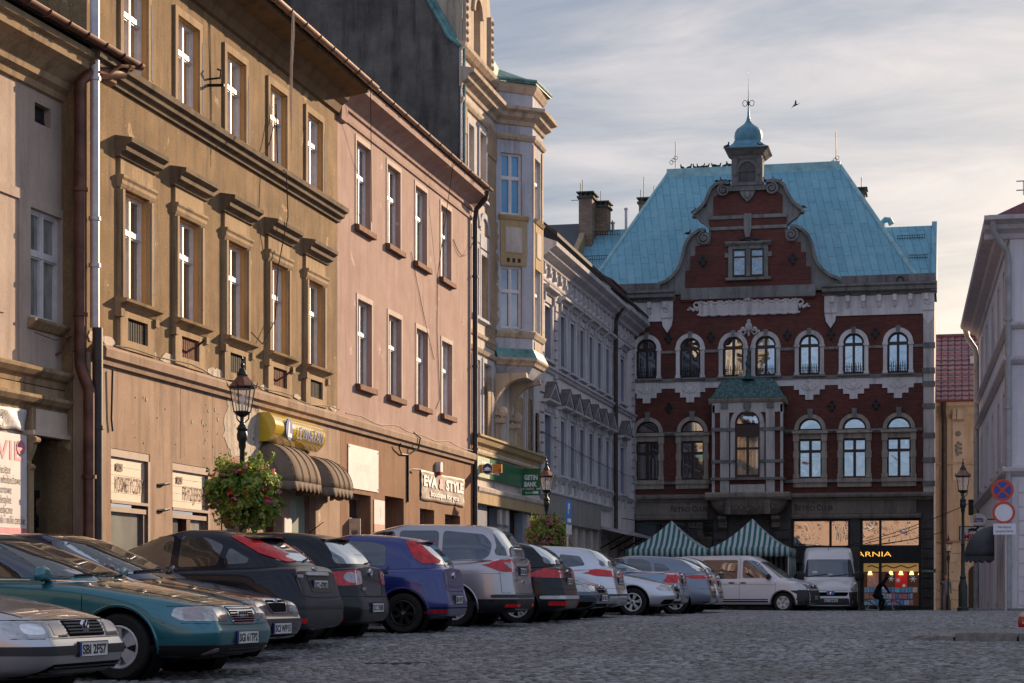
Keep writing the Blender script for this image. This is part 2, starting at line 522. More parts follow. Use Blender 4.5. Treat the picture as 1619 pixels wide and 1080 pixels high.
# ------------------------------------------------------------------ the cobbled square
def cobble_mat():
    m,nt,b=nodes_of('cobblestone')
    v=nd(nt,'ShaderNodeTexCoord').outputs['Object']
    a=nd(nt,'ShaderNodeAttribute',attribute_name='tone')
    vor=nd(nt,'ShaderNodeTexVoronoi'); vor.inputs['Scale'].default_value=9.0
    nt.links.new(v,vor.inputs['Vector'])
    tone=a.outputs['Fac']
    c=mixc(nt,tone,(.034,.032,.032),(.43,.43,.435))
    big=ramp(nt,noise(nt,v,.35,6,.6),.35,.7)
    c=mixc(nt,mixc(nt,1.0,big,(.55,)*3,'MULTIPLY'),c,(.13,.118,.105))
    wear=ramp(nt,noise(nt,mapping(nt,v,(1.0,.22,1)),.9,7,.7),.50,.70)
    c=mixc(nt,mixc(nt,1.0,wear,(.5,)*3,'MULTIPLY'),c,(.05,.048,.046))
    fine=noise(nt,v,60,4,.7)
    c=mixc(nt,.5,c,ramp(nt,fine,.3,.75,(.25,.25,.25,1),(1.3,1.3,1.3,1)),'MULTIPLY')
    moss=ramp(nt,noise(nt,v,1.1,5,.7),.70,.76)
    c=mixc(nt,mixc(nt,1.0,moss,(.45,)*3,'MULTIPLY'),c,(.045,.055,.022))
    nt.links.new(c,b.inputs['Base Color'])
    b.inputs['Roughness'].default_value=.52
    b.inputs['Specular IOR Level'].default_value=.35
    bump(nt,b,fine,.5,.01)
    return m
M['cobble']=cobble_mat()
GN=np.array(GP)
def ground():
    def cobbles(X,Y):
        """height and tone of rounded setts in wavering rows"""
        cw,cd=.105,.092
        wx=X+.10*np.sin(Y*.8)+.05*np.sin(X*1.7+Y*.5)
        wy=Y+.25*np.sin(X*1.15+.3*np.sin(Y*.3))+.03*np.sin(X*7)
        r=np.floor(wy/cd)
        h0=(np.sin(r*12.9898)*43758.5453)%1.0
        cx_=wx/cw+h0*.9
        c=np.floor(cx_)
        rnd=(np.sin(r*78.233+c*37.719)*43758.5453)%1.0
        rnd2=(np.sin(r*39.425+c*11.135)*24634.6345)%1.0
        fx=(cx_-c)-.5+(rnd-.5)*.12; fy=(wy/cd-r)-.5+(rnd2-.5)*.12
        d=np.maximum(np.abs(fx),np.abs(fy))*.6+np.hypot(fx,fy)*.4
        dome=np.clip((.50-d)/.16,0,1)
        dome=dome*dome*(3-2*dome)
        h=dome*(.013+.012*rnd)+(rnd2-.5)*.012
        tone=dome*(.16+.84*((np.sin(r*3.7+c*9.1)*9173.7)%1.0)**1.2)
        return h,tone
    ys=[13.0]
    while ys[-1]<62:
        y=ys[-1]
        ys.append(y+(.0185 if y<28 else .0185+(y-28)*.0022))
    ys=np.array(ys)
    nx=480
    X=np.linspace(-9.5,2.6,nx)
    XX,YY=np.meshgrid(X,ys)
    h,tone=cobbles(XX,YY)
    def swell(XX,YY):return .012*np.sin(XX*.9+YY*.35)+.010*np.sin(XX*2.1-YY*.8)
    ZZ=np.interp(YY,GN[:,0],GN[:,1])+h+swell(XX,YY)
    def sheet(name,XX,YY,ZZ,tone,kind=True):
        ny,nx=XX.shape
        co=np.stack([XX,YY,ZZ],-1).reshape(-1,3).astype(np.float32)
        idx=np.arange(ny*nx).reshape(ny,nx)
        q=np.stack([idx[:-1,:-1],idx[:-1,1:],idx[1:,1:],idx[1:,:-1]],-1).reshape(-1,4)
        me=bpy.data.meshes.new(name)
        me.vertices.add(len(co)); me.vertices.foreach_set('co',co.ravel())
        me.loops.add(q.size); me.loops.foreach_set('vertex_index',q.ravel().astype(np.int32))
        me.polygons.add(len(q)); me.polygons.foreach_set('loop_start',(np.arange(len(q))*4).astype(np.int32))
        me.update(calc_edges=True)
        me.shade_smooth()
        at_=me.attributes.new('tone','FLOAT','POINT'); at_.data.foreach_set('value',tone.ravel().astype(np.float32))
        me.materials.append(M['cobble'])
        o=bpy.data.objects.new(name,me); COL.objects.link(o)
        return tag(o,kind='structure')
    sheet('ground',XX,YY,ZZ,tone)
    ys2=np.concatenate([np.linspace(-90,12,40),np.linspace(12.5,95,420),np.linspace(97,420,30)])
    xs2=np.concatenate([np.linspace(-220,-22,16),np.linspace(-21,20,330),np.linspace(22,220,16)])
    X2,Y2=np.meshgrid(xs2,ys2)
    h2,t2=cobbles(X2,Y2)
    rs=np.random.RandomState(3)
    jit=rs.rand(*X2.shape)
    Z2=np.interp(Y2,GN[:,0],GN[:,1])+swell(X2,Y2)-.012+(jit-.3)*.02*(Y2>60)
    Z2=np.where((Y2<62.2)&(Y2>12.8)&(X2>-9.7)&(X2<2.8),Z2-.10,Z2)
    sheet('ground',X2,Y2,Z2,.18+.62*jit)
ground()
# ------------------------------------------------------------------ pavement along the left row
S=Frame((-13.5,0),0)
C=Frame((-13.9,30.15),2.4)
m,nt,b=nodes_of('paving')
v_=nd(nt,'ShaderNodeTexCoord').outputs['Object']
bt=nd(nt,'ShaderNodeTexBrick'); bt.inputs['Scale'].default_value=1; bt.inputs['Brick Width'].default_value=.5; bt.inputs['Row Height'].default_value=.35
bt.inputs['Color1'].default_value=(.2,.18,.17,1); bt.inputs['Color2'].default_value=(.15,.14,.13,1); bt.inputs['Mortar'].default_value=(.05,.05,.05,1); bt.inputs['Mortar Size'].default_value=.012
nt.links.new(v_,bt.inputs['Vector']); nt.links.new(bt.outputs['Color'],b.inputs['Base Color']); b.inputs['Roughness'].default_value=.8
M['paving']=m
M['kerb_stone']=plaster('kerb_stone',(.15,.135,.12),(.24,.215,.19),(.03,.026,.022),.7,14,.9)
mb=MB()
ys=[8,14,18,24,31,43,55,60,70,78,84.6]
for a,c in zip(ys,ys[1:]):
    za,zc=gz(a)+.12,gz(c)+.12
    mb.mesh([(-13.9,a,za),(-11.75,a,za),(-11.75,c,zc),(-13.9,c,zc),(-13.9,a,za-.5),(-11.75,a,za-.5),(-11.75,c,zc-.5),(-13.9,c,zc-.5)],
 [(0,1,2,3),(1,5,6,2),(0,3,7,4)])
tag(mb.build('pavement',M['paving']),kind='structure')
# ------------------------------------------------------------------ windows
def win(fr,u0,u1,v0,v1,w,top,pane='pane_brown',frame='white_paint',transom=.64,mull=True,fb=.045,name='window',th=.05,bars=()):
    mb=MB(); d0,d1=w-.03,w+th-.03
    mb.fbox(fr,u0,u0+fb,v0,v1,d0,d1); mb.fbox(fr,u1-fb,u1,v0,v1,d0,d1)
    mb.fbox(fr,u0+fb,u1-fb,v0,v0+fb,d0,d1); mb.fbox(fr,u0+fb,u1-fb,v1-fb,v1,d0,d1)
    vt=v0+(v1-v0)*transom if transom else None
    uc=(u0+u1)/2
    if vt:mb.fbox(fr,u0+fb,u1-fb,vt-.042,vt+.042,d0,d1+.012)
    rows=[(v0+fb,vt-.042),(vt+.042,v1-fb)]if vt else[(v0+fb,v1-fb)]
    for a,c in rows:
        if mull:mb.fbox(fr,uc-.03,uc+.03,a,c,d0,d1+.004)
        cols=[(u0+fb,uc-.03),(uc+.03,u1-fb)]if mull else[(u0+fb,u1-fb)]
        for p,q in cols:
            k=.026
            mb.fbox(fr,p,p+k,a,c,d0-.02,d1-.015); mb.fbox(fr,q-k,q,a,c,d0-.02,d1-.015)
            mb.fbox(fr,p+k,q-k,a,a+k,d0-.02,d1-.015); mb.fbox(fr,p+k,q-k,c-k,c,d0-.02,d1-.015)
    for q in bars:mb.fbox(fr,u0+fb,u1-fb,v0+(v1-v0)*q-.015,v0+(v1-v0)*q+.015,d0,d1-.01)
    o=sub(mb,name,M[frame],top)
    g=MB(); g.quad(fr(u0+.02,v0+.02,d0-.012),fr(u1-.02,v0+.02,d0-.012),fr(u1-.02,v1-.02,d0-.012),fr(u0+.02,v1-.02,d0-.012))
    sub(g,'pane',M[pane],o)
    return o
def pipe(pts,r,mat,top,name='drainpipe',clips=()):
    mb=MB(); mb.tube(pts,r,10)
    for p in clips:mb.lathe([(r*1.05,-.03),(r*1.28,-.03),(r*1.28,.03),(r*1.05,.03)],p,10)
    return sub(mb,name,M[mat],top,smooth=40)
def gutter(fr,u0,u1,v,w,r,top,mat='gutter',brk=.9):
    mb=MB(); n=8
    outer=[(w+r*math.cos(PI+PI*i/n),v+r*math.sin(PI+PI*i/n))for i in range(n+1)]
    inner=[(w+(r-.012)*math.cos(PI+PI*i/n),v+(r-.012)*math.sin(PI+PI*i/n))for i in range(n,-1,-1)]
    mb.fprof(fr,u0,u1,outer+inner)
    u=u0+.3
    while u<u1:
        mb.farch
        pts=[fr(u,v+(r+.008)*math.sin(PI+PI*i/8),w+(r+.008)*math.cos(PI+PI*i/8))for i in range(9)]
        mb.tube(pts,.012,5); u+=brk
    return sub(mb,'gutter',M[mat],top,smooth=40)
def roof_slab(fr,u0,u1,v0,w0,v1,w1,top,mat='roof_dark',t=.12,name='roof'):
    mb=MB()
    mb.fprof(fr,u0,u1,[(w0,v0),(w0,v0+t),(w1,v1+t),(w1,v1)])
    return sub(mb,name,M[mat],top)
# ================================================================== the brown tenement
bt_=place('tenement','ochre brown rendered tenement with heavy window hoods, second house from the left','building',(-13.5,36,.2))
U0,U1=29.22,42.42
wc=[31.10,33.47,35.91,38.36,40.74]
hw=.52
mb=MB()
holes=[(c-hw,c+hw,9.45,11.10)for c in wc]+[(c-hw,c+hw,5.68,7.48)for c in wc]
mb.wall(S,U0,U1,4.62,12.05,holes,0,.14)
mb.fpoly(Frame((-13.5,U0+.004),90),[(-.004,4.63),(-.004,12.05),(-6,14.9),(-12,12.05),(-12,0),(-.25,0),(-.25,4.63)],0,-.3)
mb.fpoly(Frame((-13.5,U1),90),[(-.01,4),(-.01,12.05),(-6,14.9),(-12,12.05),(-12,4)],0,.3)
wall=sub(mb,'wall',M['brown_plaster'],bt_)
mb=MB()
mb.fprof(S,U0-.05,U1+.06,[(0,9.12),(.06,9.12),(.08,9.19),(.16,9.22),(.18,9.30),(.25,9.33),(.27,9.42),(.02,9.45),(0,9.45)])
sub(mb,'cornice',M['dark_moulding'],bt_)
mb=MB()
mb.fprof(S,U0,U1,[(0,11.55),(.07,11.58),(.12,11.75),(.26,11.86),(.30,11.95),(.74,12.02),(.76,12.12),(0,12.2)])
sub(mb,'eaves',M['soffit'],bt_)
roof_slab(S,U0-.1,U1+.02,12.14,.84,15.05,-6.0,bt_)
roof_slab(S,U0-.1,U1+.02,15.05,-6.0,12.0,-12.3,bt_)
gutter(S,U0-.2,U1+.1,12.16,.88,.085,bt_)
for k,c in enumerate(wc):
    o=win(S,c-hw,c+hw,9.45,11.10,-.105,bt_)
    mb=MB()
    for s_ in(-1,1):
        a,d=sorted((c+s_*hw,c+s_*(hw+.13))); mb.fbox(S,a,d,9.45,11.24,0,.045)
    mb.fbox(S,c-hw,c+hw,11.10,11.24,0,.045)
    sub(mb,'surround',M['trim_sand'],o)
    mb=MB(); mb.fbox(S,c-hw+.002,c-hw+.012,9.45,11.10,-.10,.002); mb.fbox(S,c+hw-.012,c+hw-.002,9.45,11.10,-.10,.002)
    mb.fbox(S,c-hw+.012,c+hw-.012,11.088,11.098,-.10,.002)
    sub(mb,'reveal',M['ochre_reveal'],o)
    o=win(S,c-hw,c+hw,5.68,7.48,-.105,bt_)
    mb=MB(); mb.fbox(S,c-hw+.002,c-hw+.012,5.68,7.48,-.10,.002); mb.fbox(S,c+hw-.012,c+hw-.002,5.68,7.48,-.10,.002)
    mb.fbox(S,c-hw+.012,c+hw-.012,7.468,7.478,-.10,.002)
    sub(mb,'reveal',M['ochre_reveal'],o)
    mb=MB()
    for s_ in(-1,1):
        a,d=sorted((c+s_*hw,c+s_*(hw+.18))); mb.fbox(S,a,d,5.62,7.50,0,.06)
        a,d=sorted((c+s_*(hw+.04),c+s_*(hw+.13))); mb.fbox(S,a,d,5.64,7.48,.06,.085)
    mb.fprof(S,c-hw-.2,c+hw+.2,[(0,7.50),(.07,7.50),(.10,7.56),(.10,7.62),(.13,7.66),(.13,7.70),(0,7.72)])
    mb.fbox(S,c-hw-.15,c+hw+.15,7.72,8.0,0,.05)
    sub(mb,'surround',M['trim_sand'],o)
    mb=MB()
    mb.fprof(S,c-.80,c+.80,[(0,7.99),(.09,8.0),(.12,8.06),(.20,8.09),(.21,8.16),(.30,8.22),(.31,8.29),(.02,8.34),(0,8.34)])
    sub(mb,'hood',M['dark_moulding'],o)
    mb=MB(); mb.fprof(S,c-.80,c+.80,[(0,5.46),(.06,5.48),(.10,5.55),(.21,5.59),(.23,5.635),(-.1,5.68),(0,5.6)])
    mb.fbox(S,c-.8,c-.66,5.34,5.47,0,.12); mb.fbox(S,c+.66,c+.8,5.34,5.47,0,.12)
    sub(mb,'sill',M['trim_sand'],o)
    mb=MB()
    mb.fbox(S,c-.72,c-.42,4.82,5.46,0,.07); mb.fbox(S,c+.42,c+.72,4.82,5.46,0,.07)
    mb.fbox(S,c-.42,c+.42,4.82,4.98,0,.068); mb.fbox(S,c-.42,c+.42,5.36,5.46,0,.068)
    ap=sub(mb,'apron',M['trim_sand'],o)
    mb=MB(); mb.fbox(S,c-.42,c+.42,4.98,5.36,0,.012)
    for i in range(9):mb.fbox(S,c-.40+i*.1,c-.385+i*.1,4.98,5.36,.012,.02)
    if k in(1,3):
        mb.tube([S(c-.1,5.1,.02),S(c+.05,5.22,.16),S(c+.1,5.34,.3)],.022,6)
    sub(mb,'vent_grille',M['rust_metal']if k in(1,3)else M['grille_dark'],o)
LEDGE=[(0,4.46),(.07,4.46),(.09,4.54),(.15,4.57),(.16,4.70),(.13,4.745),(.02,4.80),(0,4.80)]
mb=MB(); mb.fprof(S,29.5,U1,[(w+.06,v)for w,v in LEDGE[:-2]]+[(0,4.82),(0,4.46)])
sub(mb,'ledge',M['shop_plaster'],bt_)
mb=MB()
rg=random.Random(4)
u=U0+.2
while u<U1-.3:
    n=rg.randint(5,8); cx_,cy_=u,4.86+rg.random()*.05
    rr=.12+rg.random()*.22
    mb.fpoly(S,[(cx_+rr*math.cos(2*PI*i/n)*(.6+.6*rg.random()),cy_+rr*.32*math.sin(2*PI*i/n)*(.6+.6*rg.random()))for i in range(n)],0,.012+.008*rg.random())
    u+=.2+rg.random()*.5
M['old_plaster']=plaster('old_plaster',(.54,.46,.36),(.66,.57,.46),(.12,.1,.08),.9,30,.6)
sub(mb,'flaking_plaster',M['old_plaster'],bt_)
mb=MB()
shop_holes=[(30.02,31.62,.15,3.13),(32.64,34.42,.15,3.06),(35.0,36.4,.15,3.0),(37.35,38.5,.15,3.0),(39.0,40.7,.15,3.02)]
mb.wall(S,U0+.22,U1,0,4.46,shop_holes,.06,.34)
sub(mb,'shop_wall',M['shop_plaster'],bt_)
mb=MB(); mb.fbox(S,U0,U0+.215,0,4.615,-.24,.055); sub(mb,'corner_pier',M['shop_plaster'],bt_)
mb=MB()
for v_0,u_0,dr in((3.02,30.1,0),):
    pass
def shopfront(u0,u1,v1,sign_h,word,tiny,top,two=False):
    """a shop opening: sign panel with letters above, glazing below"""
    w=-.05
    mb=MB()
    mb.fbox(S,u0,u1,v1-.13,v1,w,w+.10); mb.fbox(S,u1-.09,u1,.15,v1-.13,w,w+.12)
    mb.fbox(S,u0,u1-.09,v1-.13-sign_h-.05,v1-.13-sign_h,w,w+.12)
    mb.fbox(S,u0,u1-.09,v1-.13-sign_h-.19,v1-.13-sign_h-.11,w,w+.10)
    fr_=sub(mb,'shop_window',M['shop_frame'],top)
    mb=MB(); mb.fbox(S,u0,u1-.09,v1-.13-sign_h,v1-.13,w,w+.05)
    for i in range(5):mb.fbox(S,u0,u1-.09,v1-.13-sign_h*(i+.05)/5,v1-.13-sign_h*(i)/5-.002,w+.05,w+.056)
    fa=sub(mb,'fascia_panel',M['panel_cream'],fr_)
    mb=MB()
    write(mb,S,word[0],u0+word[1],v1-.13-sign_h+.16,.26,w+.065,width=word[2],bold=.001,extrude=.001)
    write(mb,S,tiny[0],u0+.3,v1-.13-.22,.12,w+.065,width=.26,bold=.006)
    sub(mb,'lettering',M['letter_brown'],fr_)
    mb=MB()
    vb=v1-.13-sign_h-.19
    if not two:
        mb.fbox(S,u0,u0+.05,.9,vb,w,w+.06); mb.fbox(S,u1-.20,u1-.09,.15,vb,w+.01,w+.08)
        mb.fbox(S,u0,u1-.09,.15,.9,w,w+.05)
        sub(mb,'frame',M['shop_frame'],fr_)
        g=MB(); g.fbox(S,u0+.05,u1-.20,.9,vb,w,w+.02); sub(g,'pane',M['pane_shop'],fr_)
    else:
        um=u0+(u1-u0)*.42
        mb.fbox(S,um-.05,um+.13,.15,vb,w,w+.09)
        mb.fbox(S,u0,u0+.06,.15,vb,w,w+.06)
        sub(mb,'door_frame',M['red_wood'],fr_)
        mb=MB(); mb.fbox(S,um+.13,um+.19,.9,vb,w,w+.06); mb.fbox(S,u1-.19,u1-.09,.15,vb,w,w+.06); mb.fbox(S,um+.13,u1-.09,.15,.9,w,w+.05)
        sub(mb,'frame',M['shop_frame'],fr_)
        g=MB(); g.fbox(S,u0+.06,um-.05,.15,vb,w-.02,w); sub(g,'door_pane',M['pane_black'],fr_)
        g=MB(); g.fbox(S,um+.19,u1-.19,.9,vb,w,w+.02); sub(g,'pane',M['pane_curtain'],fr_)
        g=MB()
        for(a,c,r)in((.35,.45,.11),(.42,.8,.08),(.33,1.15,.13),(.45,1.22,.08)):
            g.fpoly(S,[(u0+a+r*math.cos(2*PI*i/10),vb-c+r*math.sin(2*PI*i/10)*1.1)for i in range(10)],w,w+.012)
        sub(g,'sticker',M['orange_paint'],fr_)
M['shop_frame']=plain('shop_frame',(.20,.12,.09),.5,0,.4,.2,6)
M['panel_cream']=plain('panel_cream',(.60,.48,.37),.5,0,.3,.08,4)
M['orange_paint']=plain('orange_paint',(.62,.13,.03),.5)
shopfront(30.02,31.62,3.13,.72,('KOSMETYCZNY',.30,1.17),('SALON',0),bt_)
shopfront(32.64,34.42,3.06,.66,('FRYZJERSKI',.62,1.08),('SALON',0),bt_,True)
mb=MB(); mb.fbox(S,35.0,36.4,.15,3.0,-.25,-.19); mb.fbox(S,35.62,35.72,.15,3.0,-.19,-.15)
d=sub(mb,'door',M['red_wood'],bt_)
mb=MB(); mb.fbox(S,35.06,35.6,.6,2.0,-.19,-.17); sub(mb,'poster',plain('green_poster',(.03,.30,.06),.5),d)
mb=MB(); mb.fbox(S,35.75,36.35,.5,2.0,-.19,-.17); sub(mb,'pane',M['pane_shop'],d)
mb=MB(); mb.fbox(S,37.35,38.5,.15,3.0,-.25,-.19); mb.fbox(S,37.4,37.5,.15,3.0,-.19,-.13); mb.fbox(S,38.38,38.48,.15,3.0,-.19,-.13)
d=sub(mb,'door',M['red_wood'],bt_)
mb=MB(); mb.tube([S(38.3,1.2,-.13),S(38.3,1.3,-.11),S(38.2,1.3,-.11)],.014,6); sub(mb,'handle',M['black_iron'],d)
mb=MB(); mb.fbox(S,39.0,40.7,.15,.55,-.2,-.1); mb.fbox(S,39.0,39.08,.55,3.02,-.2,-.1); mb.fbox(S,40.62,40.7,.55,3.02,-.2,-.1); mb.fbox(S,39.08,40.62,2.92,3.02,-.2,-.1)
d=sub(mb,'shop_window',M['shop_frame'],bt_)
g=MB(); g.fbox(S,39.08,40.62,.55,2.92,-.2,-.17); sub(g,'pane',glass('pane_pale',(.34,.40,.33),.12,var=.25),d)
mb=MB(); rg=random.Random(17)
pc=[S.P(*q,.06)for q in((362,628),(388,640),(412,652),(424,668),(430,700),(418,726),(396,734),(366,722),(352,690),(356,652))]
pp_=[]
for(a,c),(d,e)in zip(pc,pc[1:]+pc[:1]):
    for t in(0,.25,.5,.75):pp_.append((a+(d-a)*t+rg.gauss(0,.045),c+(e-c)*t+rg.gauss(0,.045)))
mb.fpoly(S,pp_,.058,.067)
pt=sub(mb,'bare_patch',M['old_plaster'],bt_)
mb=MB()
for i in range(46):
    u,v=rg.uniform(34.2,38.0),rg.uniform(3.1,4.3)
    if i>30:u,v=rg.uniform(30,34.5),rg.uniform(3.2,4.3)
    r=rg.choice((.012,.016,.022,.04)); mb.fpoly(S,[(u+r*math.cos(k)*rg.uniform(.7,1.2),v+r*math.sin(k)*rg.uniform(.7,1.3))for k in(0,1,2,3,4,5)],.06,.0685)
sub(mb,'drill_hole',M['cable'],pt)
mb=MB()
for u in(33.0,34.55,36.9):mb.fbox(S,u,u+.012,3.15,4.44,.06,.0625)
sub(mb,'seam',M['fascia_brown'],bt_)
for k,c in enumerate(wc):
    for v0,v1,e in((5.9,7.3,hw+.17),(9.6,10.9,hw+.125)):
        if rg.random()<.25:continue
        mb=MB(); n=12; pl=[]
        for i in range(n+1):pl.append((c+e-.015-.03*rg.random(),v0+(v1-v0)*i/n))
        for i in range(n,-1,-1):pl.append((c+e+.045+.03*rg.random(),v0+(v1-v0)*i/n))
        mb.fpoly(S,pl,.0,.066 if e>hw+.15 else .05)
        sub(mb,'mortar_repair',M['mortar_grey']if 'mortar_grey' in M else plaster('mortar_grey',(.16,.15,.15),(.24,.23,.23),(.1,.1,.1),.5,30,.5),bt_)
mb=MB()
for py,dz in((2.62,0),(2.17,0)):mb.tube([S(31.95,py,.06),S(32.1,py+.02,.12),S(32.3,py+.05,.13)],.028,6)
sub(mb,'wall_bracket',M['black_iron'],bt_)
mb=MB()
def sag(a,c,d,n=10):return[tuple(a[i]+(c[i]-a[i])*t+(-d*4*t*(1-t)if i==2 else 0)for i in range(3))for t in[k/n for k in range(n+1)]]
hc=MB()
for i,(du,dw)in enumerate(((0,0),(.03,.02),(-.03,.01),(.05,.03),(-.015,.03))):
    hc.tube([S(36.6+du,12.12,.93+dw),S(36.6+du*1.4,11.7,.92+dw),S(36.58+du*.7,11.1,.90+dw),S(36.6+du*.3,10.4-.25*i,.88+dw)],.007,5)
sub(hc,'hanging_cord',M['panel_cream']if 'panel_cream' in M else plain('cord_beige',(.36,.29,.22),.8),bt_)
mb.tube([S(37.95,10.7,.12),S(38.0,9.5,.14),S(38.02,9.3,.32),S(38.0,8.4,.36),S(38.02,7.4,.14),S(37.9,6.3,.12),S(37.2,5.72,.1),S(36.6,5.9,.06)],.012,5)
mb.tube(sag(S(37.2,9.55,.06),S(37.95,10.5,.12),.25),.010,5)
mb.tube([S(29.95,4.4,.12),S(29.95,3.6,.1),S(30.0,3.4,.1)],.018,5)
pts=[]
for i in range(46):pts.append(S(30+i*.55,4.83+.03*math.sin(i*1.3)-.03*math.cos(i*.7),.14+.015*math.sin(i*2.1)))
mb.tube([p for p in pts if p[1]<U1-.05],.013,5)
sub(mb,'cable',M['cable'],bt_)
mb=MB(); mb.tube([S(34.55,10.35,0),S(34.55,10.36,.22),S(34.5,10.48,.26),S(34.45,10.5,.2)],.02,6); mb.tube([S(34.5,10.22,0),S(34.55,10.22,.3)],.03,6)
sub(mb,'insulator_bracket',M['black_iron'],bt_)
# ================================================================== the pink tenement
pk=place('tenement','plain pink rendered tenement with brown shopfront and a boutique banner','building',(-13.5,48.6,.2))
P0,P1=42.425,55.15
hi=[(43.87,45.02),(46.45,47.62),(49.05,50.2),(51.66,52.8)]
mb=MB()
holes=[(a,b,9.33,11.32)for a,b in hi]+[(a+.08,b+.1,5.62,7.63)for a,b in hi]
mb.wall(S,P0,P1,4.62,12.0,holes,0,.18)
mb.fpoly(Frame((-13.5,P1),90),[(-.01,4),(-.01,12.0),(-6,14.4),(-12,12.0),(-12,4)],0,.3)
sub(mb,'wall',M['pink_plaster'],pk)
mb=MB()
mb.fprof(S,P0,P1,[(0,11.52),(.04,11.54),(.05,11.62),(0,11.64)])
mb.fprof(S,P0,P1+.25,[(0,11.80),(.05,11.82),(.07,11.92),(.20,12.05),(.32,12.12),(.46,12.18),(.47,12.36),(0,12.44)])
mb.fprof(S,P0,P0+.45,[(0,11.45),(.10,11.47),(.12,11.80),(.0,11.85)])
sub(mb,'cornice',M['pink_plaster'],pk)
roof_slab(S,P0,P1+.3,12.42,.5,14.6,-6.0,pk)
roof_slab(S,P0,P1+.3,14.6,-6.0,12.0,-12.3,pk)
gutter(S,P0+.1,P1+.3,12.44,.53,.07,pk,brk=1.1)
M['light_band']=plaster('light_band',(.56,.45,.38),(.63,.52,.44),(.2,.15,.12),.4,40,.2)
M['pane_grey']=glass('pane_grey',(.10,.105,.11),.16,var=.45)
for lv,(va,vb,sh)in enumerate(((9.33,11.32,0),(5.62,7.63,.09))):
    for a,b_ in hi:
        a,b_=a+sh,b_+sh
        o=win(S,a,b_,va,vb,-.14,pk,pane='pane_grey',transom=.62,frame='white_paint')
        mb=MB()
        mb.fbox(S,a-.09,a,va,vb+.12,0,.018); mb.fbox(S,b_,b_+.09,va,vb+.12,0,.018); mb.fbox(S,a,b_,vb,vb+.12,0,.018)
        sub(mb,'surround',M['light_band'],o)
        mb=MB(); mb.fprof(S,a-.14,b_+.14,[(-.15,va-.02),(-.15,va+.03),(.12,va),(.13,va-.13),(.10,va-.14),(0,va-.14)])
        sub(mb,'sill',M['tin_sill'],o)
mb=MB(); mb.fprof(S,P0,P1-.2,[(w+.06,v)for w,v in LEDGE[:-2]]+[(0,4.82),(0,4.46)])
sub(mb,'ledge',M['shop_plaster'],pk)
mb=MB()
ph=[(43.1,44.85,.15,3.05),(46.05,47.75,.15,3.12),(49.3,50.75,.15,2.95),(51.9,53.6,.15,2.9)]
mb.wall(S,P0,P1,0,4.46,ph,.06,.55)
sub(mb,'shop_wall',M['fascia_brown'],pk)
def glazed_door(u0,u1,v1,w,top,pane='pane_black',open_leaf=False):
    mb=MB(); mb.fbox(S,u0,u0+.09,.15,v1,w,w+.1); mb.fbox(S,u1-.09,u1,.15,v1,w,w+.1); mb.fbox(S,u0+.09,u1-.09,v1-.1,v1,w,w+.1)
    um=(u0+u1)/2; mb.fbox(S,um-.05,um+.05,.15,v1-.1,w,w+.08); mb.fbox(S,u0+.09,u1-.09,v1-.62,v1-.54,w,w+.08)
    o=sub(mb,'door',M['shop_frame'],top)
    g=MB(); g.fbox(S,u0+.09,u1-.09,.15,v1-.1,w,w+.03); sub(g,'pane',M[pane],o)
    if open_leaf:
        fr=Frame(S(u0+.02,0,w+.12)[:2],80)
        mb=MB(); mb.fbox(fr,0,.06,.2,v1-.6,0,.05); mb.fbox(fr,.44,.5,.2,v1-.6,0,.05); mb.fbox(fr,.06,.44,v1-.7,v1-.6,0,.05); mb.fbox(fr,.06,.44,.2,.8,0,.05)
        lf=sub(mb,'open_leaf',M['panel_cream'],o)
        g=MB(); g.fbox(fr,.06,.44,.8,v1-.7,.015,.03); sub(g,'pane',M['pane_grey'],lf)
    return o
glazed_door(43.1,44.85,3.05,-.3,pk,open_leaf=True)
glazed_door(46.05,47.75,3.12,-.48,pk,'pane_black')
glazed_door(49.3,50.75,2.95,-.3,pk,'pane_dark',True)
glazed_door(51.9,53.6,2.9,-.3,pk,'pane_dark',True)
mb=MB()
mb.tube([S(48.05,4.3,.09),S(48.05,3.05,.09)],.03,6)
mb.tube([S(48.05,4.25,.09),S(48.5,4.45,.24),S(48.6,4.72,.26),S(48.35,4.84,.16)],.022,6)
mb.tube([S(48.05,4.25,.09),S(47.4,4.22,.1),S(47.0,4.35,.15),S(46.95,4.46,.2)],.02,6)
mb.tube([S(48.05,3.85,.09),S(48.3,3.9,.14),S(48.8,3.92,.2)],.02,6)
mb.tube([p for p in pts if p[1]>P0],.013,5)
mb.tube(sag(S(43.2,12.4,.55),S(45.0,9.6,.04),-.1),.008,4)
mb.tube([S(51.1,12.3,.5),S(51.25,9.3,.02),S(51.2,7.8,.02),S(51.5,6.0,.02),S(51.1,5.7,.02)],.009,4)
mb.tube(sag(S(53.0,10.6,.02),S(55.0,10.9,.1),.45),.010,4)
mb.tube(sag(S(48.6,9.5,.02),S(50.9,7.0,.02),.1),.007,4)
sub(mb,'cable',M['cable'],pk)
pipe([S(55.05,12.35,.50),S(55.1,12.1,.42),S(55.15,11.85,.16),S(55.15,11.5,.12),S(55.15,2.6,.12)],.075,'dark_pipe',pk,clips=[S(55.15,9.9,.12),S(55.15,7.3,.12),S(55.15,4.9,.12)])
pipe([S(55.15,2.6,.12),S(55.15,.2,.12)],.088,'zinc_pipe',pk,name='pipe_foot')
